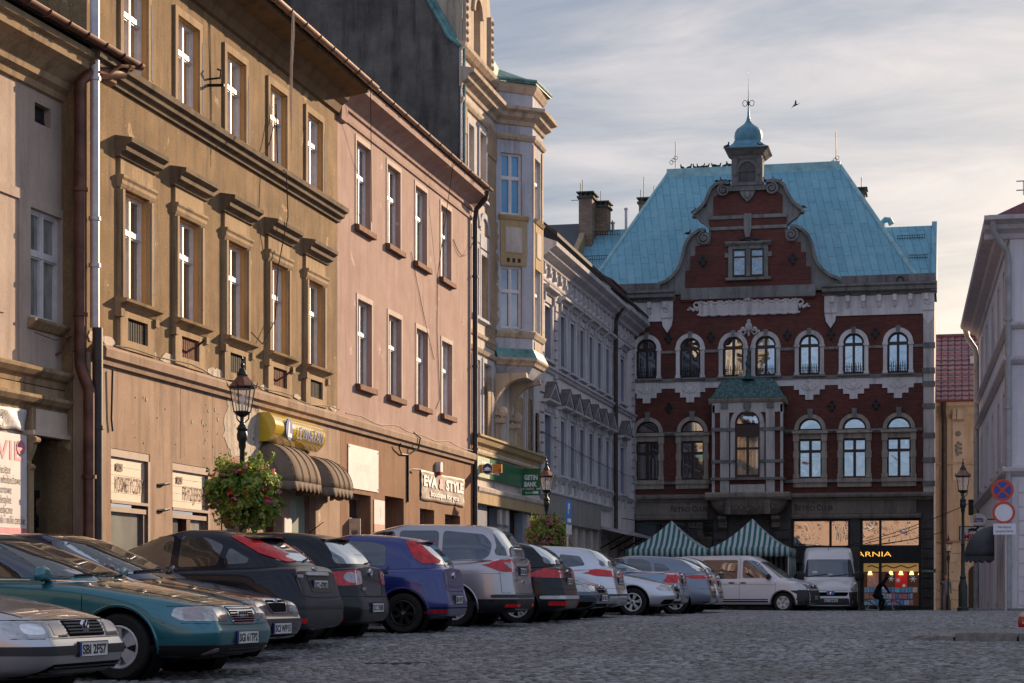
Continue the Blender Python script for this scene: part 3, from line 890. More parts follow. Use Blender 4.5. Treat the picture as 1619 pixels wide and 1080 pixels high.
# ================================================================== the cream house at the left edge
cr_=place('townhouse','low cream rendered house with red drainpipe at the left edge','building',(-14.2,24,0))
mb=MB()
V0=-62.0
holes=[(-1.98,-.95,5.03,6.76),(-1.80,-1.28,8.13,8.44)]
mb.wall(C,V0,.05,4.0,9.3,holes,0,.12)
mb.fbox(C,V0,V0+.3,0,9.3,-10,-.01)
sub(mb,'wall',M['cream_plaster'],cr_)
mb=MB()
mb.fbox(C,-2.32,-2.10,4.2,6.98,0,.035); mb.fbox(C,-6.5,-2.32,6.82,6.98,0,.035)
mb.fbox(C,-2.10,-1.98,4.95,6.90,0,.03); mb.fbox(C,-.95,-.84,4.95,6.90,0,.03); mb.fbox(C,-1.98,-.95,6.76,6.90,0,.03)
mb.fbox(C,-5.6,-2.75,5.0,6.35,0,.02)
sub(mb,'panel_frame',M['cream_plaster'],cr_)
mb=MB(); mb.fbox(C,-1.8,-1.28,8.13,8.44,-.6,-.119)
for i in range(7):mb.fbox(C,-1.78+i*.075,-1.765+i*.075,8.13,8.22+.03*(i%3),-.1,-.09)
sub(mb,'vent',M['grille_dark'],cr_)
o=win(C,-1.98,-.95,5.03,6.76,-.07,cr_,pane='pane_curtain',transom=.60,fb=.05)
mb=MB(); mb.fprof(C,-2.08,-.80,[(0,4.86),(.06,4.88),(.16,4.98),(.17,5.02),(-.1,5.05),(0,4.95)])
sub(mb,'sill',M['trim_sand'],o)
mb=MB(); mb.tube([C(-1.12,4.55,0),C(-1.1,4.6,.08),C(-1.02,4.86,.2)],.022,6); mb.tube([C(-2.0,4.80,.1),C(-1.4,4.75,.14),C(-1.02,4.83,.19)],.008,4)
sub(mb,'flag_holder',M['rust_metal'],o)
mb=MB()
mb.fprof(C,V0,.02,[(0,8.62),(.06,8.64),(.08,8.74),(.17,8.80),(.19,8.90),(.36,9.06),(.50,9.14),(.52,9.26),(.60,9.30),(.60,9.40),(0,9.46)])
sub(mb,'cornice',M['trim_sand'],cr_)
roof_slab(C,V0,.1,9.43,.68,11.4,-5.0,cr_); roof_slab(C,V0,.1,11.4,-5.0,9.3,-10.3,cr_)
gutter(C,V0,.42,9.53,.74,.085,cr_,mat='copper_pipe',brk=.62)
mb=MB()
mb.fprof(C,V0,-.02,[(0,3.98),(.05,4.0),(.08,4.10),(.15,4.13),(.22,4.20),(.23,4.25),(0,4.32)])
mb.fbox(C,V0,-.10,3.80,3.98,0,.06)
mb.fprof(C,V0,-.06,[(0,3.56),(.04,3.58),(.07,3.66),(.16,3.70),(.22,3.77),(.22,3.82),(0,3.86)])
sub(mb,'ledge',M['trim_sand'],cr_)
mb=MB(); mb.wall(C,V0,-.02,0,4.0,[(-2.02,-.78,0,3.22)],0,.5); sub(mb,'shop_wall',M['cream_plaster'],cr_)
mb=MB(); mb.fbox(C,-.76,-.12,-.1,3.55,.002,.03); sub(mb,'pilaster',plaster('mauve_plaster',(.42,.33,.31),(.48,.385,.36),(.2,.14,.13),.3),cr_)
mb=MB()
mb.fbox(C,-1.95,-.82,3.27,3.62,0,.10); mb.fbox(C,-2.12,-.66,3.20,3.27,0,.16)
pn=sub(mb,'door_panel',M['panel_cream'],cr_)
mb=MB()
for u in(-2.06,-.74):
    mb.fbox(C,u-.07,u+.07,0,2.75,0,.09)
    mb.fprof(C,u-.07,u+.07,[(0,2.62),(.06,2.66),(.05,2.80),(.13,2.98),(.16,3.12),(.14,3.2),(0,3.2)])
    mb.lathe([(.001,-.07),(.055,-.07),(.055,.07),(.001,.07)],(0,0,0),10,T=lambda x,y,z,u=u:C(u+z,3.12+y,.16+x))
    mb.lathe([(.001,-.06),(.04,-.06),(.04,.06),(.001,.06)],(0,0,0),10,T=lambda x,y,z,u=u:C(u+z,2.70+y,.09+x))
    mb.fbox(C,u-.06,u+.06,3.27,3.62,0,.13)
sub(mb,'console',M['trim_sand'],cr_)
mb=MB(); mb.fbox(C,-2.02,-.78,0,3.22,-.55,-.49)
mb.fbox(C,-2.0,-.8,2.28,2.40,-.49,-.38)
for a in(-1.98,-1.38):
    mb.fbox(C,a,a+.58,0,2.28,-.49,-.44); mb.fbox(C,a+.1,a+.48,.2,1.0,-.44,-.41); mb.fbox(C,a+.1,a+.48,1.15,1.75,-.44,-.41)
    mb.farch(C,a+.29,1.8,.12,.22,-.44,-.39,12)
    for i in range(5):mb.fbox(C,a+.13+i*.07,a+.15+i*.07,1.17,1.73,-.41,-.395)
dr=sub(mb,'door',M['black_door'],cr_)
mb=MB(); mb.fbox(C,-2.018,-1.99,0,3.22,-.49,-.004); mb.fbox(C,-.81,-.782,0,3.22,-.49,-.004); mb.fbox(C,-1.99,-.81,3.19,3.218,-.49,-.004); sub(mb,'door_lining',M['black_door'],dr)
mb=MB(); mb.tube([C(-1.42,1.05,-.41),C(-1.42,1.1,-.36),C(-1.52,1.1,-.36)],.015,6); sub(mb,'handle',M['zinc_pipe'],dr)
mb=MB(); mb.fbox(C,-1.86,-1.62,2.62,2.86,-.49,-.47); hn=sub(mb,'number_plate',M['board_white'],dr)
mb=MB(); mb.fbox(C,-1.84,-1.64,2.64,2.84,-.469,-.464); sub(mb,'number_field',plain('plate_blue',(.05,.09,.16),.4),dr)
mb=MB(); mb.fbox(C,-.46,-.28,1.35,1.75,.03,.045); sub(mb,'blue_notice',plain('notice_blue',(.07,.10,.17),.5),cr_)
mb=MB(); mb.fbox(C,-.60,-.52,1.98,2.12,.03,.07); sub(mb,'doorbell',M['rust_metal'],cr_)
pipe([C(-.05,9.45,.72),C(-.02,9.3,.62),C(-.9,9.08,.5),C(-1.02,8.9,.38),C(-1.02,4.4,.38),C(-1.0,4.15,.46),C(-.98,4.0,.52),C(-.98,.1,.52)],.095,'copper_pipe',cr_,clips=[C(-1.02,7.2,.38),C(-1.02,5.2,.38),C(-.98,2.6,.52)])
pipe([S(29.26,13.0,.12),S(29.26,5.0,.12)],.078,'zinc_pipe',bt_,clips=[S(29.26,v,.12)for v in(9.0,6.75,6.0,10.5)])
pipe([S(29.28,5.0,.16),S(29.28,.1,.16)],.085,'dark_pipe',bt_,name='pipe_foot',clips=[S(29.28,3.4,.16)])
pipe([C(.42,9.5,.74),S(29.75,9.32,.34),S(29.6,9.16,.2),S(29.26,9.10,.18)],.03,'rust_metal',cr_,name='overflow_pipe')
# ------------------------------------------------------------------ signs and awnings of the row
def sgn(name,label,cat,loc,group=None):return place(name,label,cat,loc,group)
fs=sgn('shop_sign','white footwear shop board with pink heading at the left edge','sign',C(-2.9,2.4,.12))
mb=MB(); mb.fbox(C,-4.9,-2.16,1.62,3.18,.02,.06); sub(mb,'board',M['board_white'],fs)
mb=MB(); mb.fbox(C,-4.9,-2.16,1.62,1.74,.06,.064)
write(mb,C,'OBUWIE',-4.55,2.78,.30,.064,width=2.25,bold=.004,extrude=.001)
mb.lathe([(.001,0),(.13,0),(.13,.006),(.001,.006)],(0,0,0),9,T=lambda x,y,z:C(-2.36+x,2.98+y*.9,.066+z))
sub(mb,'heading',M['letter_pink'],fs)
mb=MB()
for i,t in enumerate(('dziecięce','młodzieżowe','sportowe','tekstylne','medyczne','baletki, trampki, ćwiczki, śmigłki',)):
    pass
rows=[('dziecięce',-2.66),('młodzieżowe',-2.35),('sportowe',-2.63),('tekstylne',-2.64),('medyczne',-2.60),('espadrylki, kozaki i milki czeskie',-2.22)]
for i,(t,ur)in enumerate(rows):
    vs,fc=text_pts(t,.135,narrow=.60,extrude=.0008,bold=-.002)
    x1=max(p[0]for p in vs)
    mb.mesh([C(ur-x1+x,2.56-i*.152+y,.065+z)for x,y,z in vs],fc)
sub(mb,'lettering',M['letter_grey'],fs)
bn=sgn('shop_banner','creased white cloth banner over the footwear board','banner',C(-2.9,3.4,.1))
mb=MB(); n=26
rgn=random.Random(9)
vs=[]
for j in range(7):
    for i in range(n+1):
        u=-4.9+2.72*i/n
        vs.append(C(u,3.24+.34*j/6+(.01*math.sin(i*.9)),.05+.022*math.sin(i*1.1+j*.8)*(i/n)+.008*rgn.random()))
mb.mesh(vs,[(j*(n+1)+i,j*(n+1)+i+1,(j+1)*(n+1)+i+1,(j+1)*(n+1)+i)for j in range(6)for i in range(n)])
o=sub(mb,'cloth',M['board_white'],bn,smooth=60)
sm_=o.modifiers.new('thickness','SOLIDIFY'); sm_.thickness=.004
mb=MB(); write(mb,C,'506',-2.95,3.42,.10,.085,width=.20,extrude=.001); write(mb,C,'268',-2.95,3.29,.10,.085,width=.20,extrude=.001)
sub(mb,'lettering',M['letter_black'],bn)
ys_=sgn('shop_sign','yellow curved light box sign with blue letters over the brown awnings','sign',S(38.8,4.0,.3))
a_u,b_u=S.U(427,.3),S.U(515,.42)
v0,v1=3.77,4.35
M['sign_yellow']=plain('sign_yellow',(.66,.44,.02),.12,0,.6,.06,2,coat=1.0)
mb=MB()
prof=[(.06,v0),(.06,v1)]+[(.42-.17*math.sin(PI*t)*0-.10*math.cos(2*PI*t*.5)*0+.0+(-.14*(abs(t-.5)*2)**2 if t<.5 else-.20*(abs(t-.5)*2)**2),v1-(v1-v0)*t)for t in[i/14 for i in range(15)]]
mb.fprof(S,a_u,b_u,prof)
sub(mb,'box',M['sign_yellow'],ys_,smooth=35)
M['sign_blue']=plain('sign_blue',(.035,.11,.36),.35,0,.5,.25,3)
mb=MB()
def bulge(v):
    t=(v1-v)/(v1-v0)
    return .42+(-.14*(abs(t-.5)*2)**2 if t<.5 else-.20*(abs(t-.5)*2)**2)
LW=b_u-a_u
vs,fc=text_pts('LEWIATAN',.27,bold=.002,shear=.08,extrude=.001,space=1.12)
x0=min(p[0]for p in vs); x1=max(p[0]for p in vs)
mb.mesh([S(a_u+.40*LW+(x-x0)/(x1-x0)*.55*LW,3.92+y,bulge(4.06)+.006+z)for x,y,z in vs],fc)
sub(mb,'lettering',M['sign_blue'],ys_)
mb=MB(); ring=[]
mb.fpoly(S,[(a_u+.24*LW+.20*math.cos(2*PI*i/24),4.06+.22*math.sin(2*PI*i/24))for i in range(24)],.412,.442)
em=sub(mb,'emblem',M['sign_blue'],ys_)
mb=MB(); mb.fpoly(S,[(a_u+.24*LW-.08+q,v)for q,v in((.02,4.21),(.09,4.21),(.07,3.98),(.21,3.98),(.19,3.90),(-.03,3.90))],.44,.450)
sub(mb,'letter',M['letter_white'],em)
M['awning_brown']=plaster('awning_brown',(.165,.12,.085),(.215,.16,.115),(.07,.05,.04),.4,60,.2)
def awning(u0,u1,v0,v1,dep,label):
    t=place('awning',label,'awning',S((u0+u1)/2,v0,.1),'brown awnings over the food shop')
    mb=MB(); n=9; e_=.55
    arc=[(dep*math.sin(PI/2*i/n),v0+(v1-v0)*math.cos(PI/2*i/n))for i in range(n+1)]
    ribs=[u0,u0+e_*.45,u0+e_]
    ks=[0,.35,.7,.92,1.0]
    cols=[(u0+e_*(1-math.cos(PI/2*i/5))*1.0,math.sin(PI/2*i/5))for i in range(6)]
    cols=cols+[(u0+e_+(u1-u0-2*e_)*i/6,1.0)for i in range(1,6)]+[(u1-(c[0]-u0),c[1])for c in reversed(cols)]
    vs=[]; m_=len(cols)
    for u,k in cols:
        for w,v in arc:vs.append(S(u,v0+(v-v0)*(.25+.75*k),.07+w*max(.02,k)))
    na=n+1
    mb.mesh(vs,[(i*na+j,i*na+j+1,(i+1)*na+j+1,(i+1)*na+j)for i in range(m_-1)for j in range(n)])
    o=sub(mb,'canopy',M['awning_brown'],t,smooth=50)
    s_=o.modifiers.new('thickness','SOLIDIFY'); s_.thickness=.012
    mb=MB(); L=[]
    for i in range(m_):L.append((cols[i][0],.07+dep*max(.02,cols[i][1])))
    dens=[]
    for(a,wa),(b,wb)in zip(L,L[1:]):
        for q in range(6):dens.append((a+(b-a)*q/6,wa+(wb-wa)*q/6))
    dens.append(L[-1]); vs=[]; d_=0; fs_=[]
    for i,(u,w)in enumerate(dens):
        if i:d_+=math.hypot(u-dens[i-1][0],w-dens[i-1][1])
        dr=.15+.05*abs(math.sin(d_*PI/.26)); wv=.018*math.sin(d_*2*PI/.26)
        vs+=[S(u,v0,w),S(u,v0-dr*.5,w+wv*.6),S(u,v0-dr,w+wv)]
    for i in range(len(dens)-1):
        for q in(0,1):fs_.append((3*i+q,3*i+q+1,3*i+4+q,3*i+3+q))
    mb.mesh(vs,fs_)
    o=sub(mb,'valance',M['awning_brown'],t,smooth=60)
    s_=o.modifiers.new('thickness','SOLIDIFY'); s_.thickness=.006
    mb=MB()
    for u,k in cols[2:-2:2]:
        mb.tube([S(u,v0+(v-v0)*(.25+.75*k),.085+w*max(.02,k))for w,v in arc],.009,5)
    sub(mb,'rib',M['awning_brown'],t,smooth=50)
awning(36.9,39.35,2.98,3.78,.72,'brown barrel awning with scalloped edge under the yellow sign, nearer of two')
awning(39.45,41.6,2.98,3.68,.70,'brown barrel awning beside the blank white board, farther of two')
nb=sgn('notice_board','white framed notice board on the pier beside the pale shop window','notice board',S(38.75,2.0,.1))
mb=MB(); mb.fbox(S,38.52,38.99,1.3,2.30,.062,.10); sub(mb,'frame',M['zinc_pipe'],nb)
mb=MB(); mb.fbox(S,38.55,38.96,1.33,2.27,.10,.104); sub(mb,'sheet',M['board_white'],nb)
bb=sgn('blank_board','blank whitish board fixed to the brown fascia of the pink house','sign',S(44.2,3.7,.1))
mb=MB(); mb.fbox(S,43.0,45.42,3.16,4.16,.062,.085); sub(mb,'board',M['board_white'],bb)
mb=MB()
for a in(43.06,45.36):
    for c in(3.22,4.10):mb.lathe([(.001,0),(.02,0),(.02,.008),(.001,.008)],(0,0,0),8,T=lambda x,y,z,a=a,c=c:S(a+x,c+y,.085+z))
sub(mb,'screw',M['black_iron'],bb)
mb=MB(); write(mb,S,'ROMANTIC',43.6,3.58,.20,.085,width=1.2,extrude=.001); sub(mb,'faded_lettering',plain('faded_letter',(.56,.50,.46),.6),bb)
ip=sgn('info_panel','narrow white and pink info panel beside the open shop door','sign',S(45.5,2.3,.1))
mb=MB(); mb.fbox(S,45.08,45.98,.6,2.98,.062,.08); sub(mb,'board',M['board_white'],ip)
mb=MB(); mb.fbox(S,45.08,45.98,1.85,2.40,.08,.083); sub(mb,'pink_field',plain('field_pink',(.42,.20,.17),.5),ip)
mb=MB()
for i in range(4):mb.fbox(S,45.45,45.9-.08*(i%2),2.32-i*.1,2.34-i*.1,.083,.086)
write(mb,S,'23',45.15,2.05,.18,.083,width=.2); mb.fbox(S,45.14,45.5,1.55,1.57,.08,.083); mb.fbox(S,45.6,45.62,2.55,2.8,.08,.083)
sub(mb,'lettering',M['letter_pink'],ip)
ev=sgn('shop_banner','taupe cloth boutique banner with white and pink letters','banner',S(51.6,3.5,.1))
M['banner_taupe']=plain('banner_taupe',(.20,.155,.13),.6,0,.3,.10,2)
mb=MB(); nu,nv=44,12; vs=[]
for j in range(nv+1):
    for i in range(nu+1):
        u=49.3+4.68*i/nu; v=3.17+(.80)*j/nv
        du=min(i,nu-i)/nu*4.68; dv=min(j,nv-j)/nv*.8
        pull=math.exp(-du*2.2)*.012*math.sin(16*math.atan2(dv+.05,du+.05))
        vs.append(S(u,v+.008*math.sin(u*3)*(1 if j in(0,nv)else 0)+(-.02*math.sin(PI*i/nu)if j==nv else 0),.085+pull+.006*math.sin(u*5+v*7)))
mb.mesh(vs,[(j*(nu+1)+i,j*(nu+1)+i+1,(j+1)*(nu+1)+i+1,(j+1)*(nu+1)+i)for j in range(nv)for i in range(nu)])
o=sub(mb,'cloth',M['banner_taupe'],ev,smooth=60)
s_=o.modifiers.new('thickness','SOLIDIFY'); s_.thickness=.003
mb=MB(); write(mb,S,'EVA',49.55,3.56,.27,.105,width=1.35,bold=.02); write(mb,S,'STYLE',51.85,3.56,.27,.105,width=1.95,bold=.02)
write(mb,S,'boutique for you',50.25,3.31,.15,.105,width=3.0,bold=.006)
sub(mb,'lettering',M['letter_white'],ev)
mb=MB(); write(mb,S,'&',51.12,3.56,.27,.105,width=.5,bold=.02); sub(mb,'ampersand',plain('amp_pink',(.72,.33,.36),.5),ev)
al=sgn('alarm_box','white and red alarm siren box above the taupe banner','alarm box',S(51.0,4.1,.1))
mb=MB(); mb.fpoly(S,[(50.88,3.99),(50.88,4.2),(50.93,4.26),(51.1,4.26),(51.15,4.2),(51.15,3.99)],.062,.2); sub(mb,'case',M['white_paint'],al)
mb=MB(); mb.fpoly(S,[(50.90,3.99),(51.13,3.99),(51.08,3.9),(50.95,3.9)],.07,.19); sub(mb,'beacon',plain('alarm_red',(.55,.02,.02),.3),al)
# ================================================================== the tall house with the oriel
B=Frame((-13.85,0),0)
ob=place('townhouse','tall worn cream house with polygonal oriel and green bank fascia','building',(-14.2,60,.2))
M['shade_blue_render']=plaster('shade_blue_render',(.44,.45,.50),(.54,.54,.58),(.20,.17,.15),.8,40,.4,patch=(.26,.235,.21),patch_at=.66)  # bluish tone of the oriel's shaded side put into its render
M['sand_stone']=plaster('sand_stone',(.50,.39,.28),(.60,.48,.36),(.13,.10,.08),.8,40,.4)
M['pale_render']=plaster('pale_render',(.52,.46,.40),(.62,.55,.49),(.20,.16,.13),.7,40,.4,patch=(.34,.26,.18),patch_at=.70)
M['yellow_brick']=brick('yellow_brick',(.40,.27,.16),(.50,.35,.21),(.22,.17,.13),.25,.075,'yz',.5)
M['verdigris']=plain('verdigris',(.13,.27,.25),.6,.1,.3,.35,3)
M['ochre_stone']=plaster('ochre_stone',(.40,.29,.15),(.48,.36,.20),(.2,.12,.06),.5,40,.3)
E0,E1=55.2,64.75
OB0=B.U(783)
BC=Frame(B(OB0,0)[:2],52)
T1=BC.U(842)
BF=Frame(BC(T1,0)[:2],0)
T2=BF.U(858)
e_=BF(T2,0); bc_end=2*(T1*math.cos(R(52)))+T2
BD=Frame(e_[:2],-52)
OB1=OB0+bc_end
def oriel(mb,prof,close=True):
    """sweep a (w, v) profile along the three faces of the oriel"""
    pl=[B(OB0,0)[:2],BC(T1,0)[:2],e_[:2],B(OB1,0)[:2]]
    ns=[BC.en,BF.en,BD.en]
    def off(i,w):
        if i==0:n=(ns[0][0],ns[0][1]); k=1
        elif i==3:n=ns[2]; k=1
        else:
            a,c=ns[i-1],ns[i]; n=(a[0]+c[0],a[1]+c[1]); l=math.hypot(*n); n=(n[0]/l,n[1]/l); k=1/(n[0]*a[0]+n[1]*a[1])
        return(pl[i][0]+n[0]*w*k,pl[i][1]+n[1]*w*k)
    n=len(prof); vs=[]
    for i in range(4):
        for w,v in prof:
            p=off(i,w); vs.append((p[0],p[1],v))
    mb.mesh(vs,[(i*n+j,i*n+(j+1)%n,(i+1)*n+(j+1)%n,(i+1)*n+j)for i in range(3)for j in range(n)])
holes3=[(B.U(739),B.U(748)-.05,12.75,14.6),(B.U(757),B.U(767),12.75,14.7)]
holes2=[(B.U(745),B.U(755),9.1,11.1),(B.U(759),B.U(770),9.1,11.0)]
holes1=[(B.U(746),B.U(757),5.45,7.75),(B.U(763),B.U(776),5.45,7.75),(B.U(829),B.U(840),5.45,7.75)]
mb=MB(); mb.wall(B,E0,E1,5.35,15.5,holes3+holes2+holes1,0,.22)
mb.fbox(Frame((-13.85,E1),90),-9,-.01,0,16,-.01,.25)
sub(mb,'wall',M['pale_render'],ob)
mb=MB()
for a,c,v0,v1 in((770.5,783,5.5,7.4),(813,826,5.5,7.2),(841.5,849,5.5,7.3),(768,783,8.3,14.2),(731,736,9,14.5)):
    mb.fbox(B,B.U(a),min(B.U(c),E1-.02),v0,v1,0,.03)
    if v1>14:mb.fbox(B,B.U(a),B.U(c),14.2,15.0,0,.06)
sub(mb,'brick_panel',M['yellow_brick'],ob)
for k,h in enumerate(holes3+holes2+holes1):
    o=win(B,h[0],h[1],h[2],h[3],-.18,ob,pane='pane_dark',transom=.66,fb=.05)
    mb=MB(); a,c,v0,v1=h
    mb.fbox(B,a-.13,a,v0-.05,v1+.14,0,.05); mb.fbox(B,c,c+.13,v0-.05,v1+.14,0,.05); mb.fbox(B,a,c,v1,v1+.14,0,.05)
    mb.fprof(B,a-.16,c+.16,[(-.1,v0-.03),(.1,v0-.05),(.11,v0-.14),(0,v0-.2)])
    if 8<v0<12:mb.fbox(B,a-.1,c+.1,v1+.2,v1+.6,0,.05); mb.farch(B,(a+c)/2,v1+.7,.45,.62,0,.06,10)
    sub(mb,'surround',M['shade_blue_render'],o)
CN=[(0,15.42),(.06,15.45),(.10,15.56),(.26,15.66),(.30,15.78),(.44,15.84),(.46,15.94),(0,16.02)]
mb=MB()
mb.fprof(B,E0-.08,OB0+.1,CN); mb.fprof(B,OB1-.1,E1+.1,CN)
mb.fprof(B,E0,OB0+.1,[(0,14.95),(.06,14.98),(.11,15.06),(.12,15.14),(0,15.18)])
mb.fprof(B,E0,OB0+.1,[(-.05,16.5),(.05,16.52),(.16,16.64),(.18,16.74),(-.05,16.78)])
mb.fprof(B,E0,OB0+.1,[(0,8.42),(.06,8.46),(.09,8.55),(0,8.6)]); mb.fprof(B,E0,OB0+.1,[(0,7.95),(.08,7.98),(.14,8.08),(0,8.14)])
mb.fprof(B,OB1-.1,E1,[(0,7.95),(.08,7.98),(.14,8.08),(0,8.14)])
oriel(mb,CN)
oriel(mb,[(0,14.95),(.06,14.98),(.11,15.06),(.12,15.14),(0,15.18)])
oriel(mb,[(-.02,16.42),(.05,16.46),(.14,16.62),(.17,16.72),(-.05,16.80)])
oriel(mb,[(0,8.74),(.05,8.78),(.11,8.90),(.12,8.96),(0,9.0)])
oriel(mb,[(0,7.86),(.06,7.90),(.10,7.98),(.17,8.05),(.18,8.12),(0,8.14)])
sub(mb,'cornice',M['sand_stone'],ob)
mb=MB(); mb.fbox(B,E0+.31,E1,15.98,16.5,-.3,-.06); mb.fbox(B,E0+.31,E1,15.5,15.98,-.3,0); mb.fbox(B,E0+.004,E0+.31,15.5,16.5,-.02,-.002); sub(mb,'attic_wall',M['pale_render'],ob)
wv=[(12.62,14.55),(9.05,11.0)]
wa,wb=BC.U(791.5),BC.U(825.5)
mb=MB()
mb.wall(BC,0,T1,7.98,16.5,[(wa,wb,a,c)for a,c in wv],0,.16)
mb.wall(BF,0,T2,7.98,16.5,[(.35,T2-.35,a,c)for a,c in wv],0,.16)
mb.wall(BD,0,T1,7.98,16.5,[],0,.16)
orl=sub(mb,'oriel',M['shade_blue_render'],ob)
for i,(a,c)in enumerate(wv):
    pn='pane_blue' if i==0 else 'pane_dark'
    win(BC,wa,wb,a,c,-.12,ob,pane=pn,transom=.60,fb=.05,name='oriel_window')
    win(BF,.35,T2-.35,a,c,-.12,ob,pane='pane_dark',transom=.62,fb=.05,name='oriel_window')
mb=MB()
mb.fbox(BC,wa-.02,wb+.14,11.02,12.54,0,.035); mb.fprof(BC,wa-.08,wb+.2,[(0,12.42),(.07,12.46),(.12,12.56),(.02,12.62),(0,12.62)])
mb.fbox(BF,.3,T2-.3,11.02,12.54,0,.035); mb.fprof(BF,.2,T2-.2,[(0,12.42),(.07,12.46),(.14,12.56),(.02,12.62),(0,12.62)])
pa=sub(mb,'spandrel',M['ochre_stone'],ob)
mb=MB(); mb.fbox(BC,wa+.14,wb-.02,11.42,12.22,.035,.06); mb.fbox(BC,wa+.18,wb-.06,11.46,12.18,.06,.07); mb.fbox(BF,.45,T2-.45,11.4,12.2,.035,.06)
sub(mb,'panel',M['pale_render'],pa)
mb=MB()
for i in range(3):mb.fbox(BC,wa+.2+i*.19,wa+.3+i*.19,11.12,11.25,.03,.04)
sub(mb,'vent_hole',M['black_iron'],pa)
mb=MB()
mb.fbox(BF,.02,.22,9.0,14.9,0,.03); mb.fbox(BF,T2-.22,T2-.02,9.0,14.9,0,.03); mb.fbox(BF,.25,T2-.25,8.2,8.7,0,.02)
sub(mb,'pilaster',M['sand_stone'],ob)
mb=MB()
rg=random.Random(2)
for i in range(10):
    cv=9.2+i*.33+rg.random()*.1
    mb.fpoly(BC,[(wa-.17+.10*math.cos(2*PI*k/7)*(.7+.5*rg.random()),cv+.2*math.sin(2*PI*k/7)*(.7+.5*rg.random()))for k in range(7)],0,.012+.001*i)
sub(mb,'bare_brick',M['yellow_brick'],ob)
mb=MB(); oriel(mb,[(0,8.12),(.17,8.12),(.02,8.42),(0,8.42)]); sub(mb,'copper_skirt',M['verdigris'],ob)
mb=MB()
pl=[B(OB0-.2,16.8,.1),BC(T1,16.8,.26),(BF(T2,16.8,.26)[0],BF(T2+.1,16.8,.2)[1],16.8),B(OB1+.2,16.8,.1)]
ap=B((OB0+OB1)/2,17.55,-.25)
for i in range(3):mb.quad(pl[i],pl[i+1],ap)
for i in range(3):mb.quad(*[(p[0],p[1],p[2])for p in(pl[i],pl[i+1])],*[(p[0],p[1],p[2]-.07)for p in(pl[i+1],pl[i])])
mb.tube([(p[0],p[1],p[2]+.02)for p in pl],.05,6)
sub(mb,'oriel_roof',M['verdigris'],ob)
mb=MB()
mb.fprof(B,E0+.02,E1,[(-.06,16.78),(-2.2,20.6),(-2.35,20.6),(-.30,16.78)])
mb.fprof(B,E0+.02,E1,[(-2.2,20.6),(-8,21.6),(-8,21.5),(-2.35,20.5)])
sub(mb,'roof',M['verdigris'],ob)
fw=Frame((-13.85,E0),90)
mb=MB(); mb.fpoly(fw,[(-.03,8),(-.03,16.62),(-.33,16.80),(-2.4,20.5),(-7.8,21.5),(-14,18),(-14,8)],-.3,0)
sub(mb,'fire_wall',M['fire_wall'],ob)
mb=MB(); mb.tube([fw(.02,17.0-.4,.02),fw(-.33,16.9,.02),fw(-2.4,20.6,.02)],.06,6); mb.tube([B(E0+.18,16.6,.08),B(E0+.18,12.3,.08)],.05,8)
sub(mb,'verge_flashing',M['verdigris'],ob)
mb=MB(); mb.fbox(B,E0+.02,E0+.10,12,16.5,0,.06); sub(mb,'corner_strip',M['zinc_pipe'],ob)
g0,g1=B.U(731)+.1,B.U(779)-.2; gc=(g0+g1)/2; gw=(g1-g0)/2
mb=MB()
mb.wall(B,g0,g1,16.76,18.6,[(gc-.42,gc+.42,16.95,18.55,True)],-.02,.3)
mb.fpoly(B,[(g0,18.6),(g1,18.6),(g1-.3,19.4),(gc+.5,20.3),(gc,20.6),(gc-.5,20.3),(g0+.3,19.4)],-.3,-.02)
mb.fbox(B,g0,g0+.02,16.76,18.6,-1.2,-.03); mb.fbox(B,g1-.02,g1,16.76,18.6,-1.2,-.03)
for u in(g0+.18,g1-.18):mb.fbox(B,u-.14,u+.14,16.78,18.5,-.02,.08)
mb.farch(B,gc,18.13,.46,.62,-.02,.06,14)
for u in(g0+.18,g1-.18):
    for i in range(7):mb.ball(B(u,16.95+i*.23,.09),.05,.06+.03*(i%2),.08,8,5)
gb=sub(mb,'attic_gable',M['sand_stone'],ob)
g=MB(); g.fbox(B,gc-.42,gc+.42,16.95,18.55,-.3,-.28); gp=sub(g,'window_pane',M['pane_dark'],gb)
mb=MB()
pl=[B(OB0,7.86,.02),BC(T1,7.86,.0),(e_[0],e_[1],7.86),B(OB1,7.86,.02)]
cen=B((OB0+OB1)/2,7.0,0)
lev=[(7.86,1.0),(7.7,.90),(7.55,.80)]
for(v0,k0),(v1,k1)in zip(lev,lev[1:]):
    for i in range(3):
        q=[(cen[0]+(p[0]-cen[0])*k,cen[1]+(p[1]-cen[1])*k,v)for p,v,k in((pl[i],v0,k0),(pl[i+1],v0,k0),(pl[i+1],v1,k1),(pl[i],v1,k1))]
        mb.quad(*q)
mb.quad(*[(cen[0]+(p[0]-cen[0])*.8,cen[1]+(p[1]-cen[1])*.8,7.55)for p in pl])
sub(mb,'oriel_base',M['shade_blue_render'],ob)
for u in(OB0+.05,B.U(806)+.1):
    fr=Frame(B(u,0,0)[:2],90)
    mb=MB()
    pts=[(0,7.6),(1.0,7.6)]+[(1.0*(1-math.sin(PI/2*i/8))+.02,7.45-.95*(1-math.cos(PI/2*i/8))-.0)for i in range(9)]+[(.22,6.3),(.0,6.3)]
    mb.fpoly(fr,pts,-.14,.14)
    mb.ball(fr(.22,6.38,0),.18,.17,.2,10,6); mb.fbox(fr,0,.3,6.05,6.2,-.18,.18); mb.fbox(fr,0,.18,5.4,6.05,-.12,.12)
    sub(mb,'corbel',M['sand_stone'],ob)
mb=MB()
mb.fprof(B,E0,E1+.1,[(0,4.98),(.36,4.98),(.40,5.08),(.50,5.14),(.56,5.26),(.62,5.30),(.62,5.36),(.1,5.44),(0,5.44)])
mb.fbox(B,E0+.05,E1-.05,3.36,3.66,0,.52)
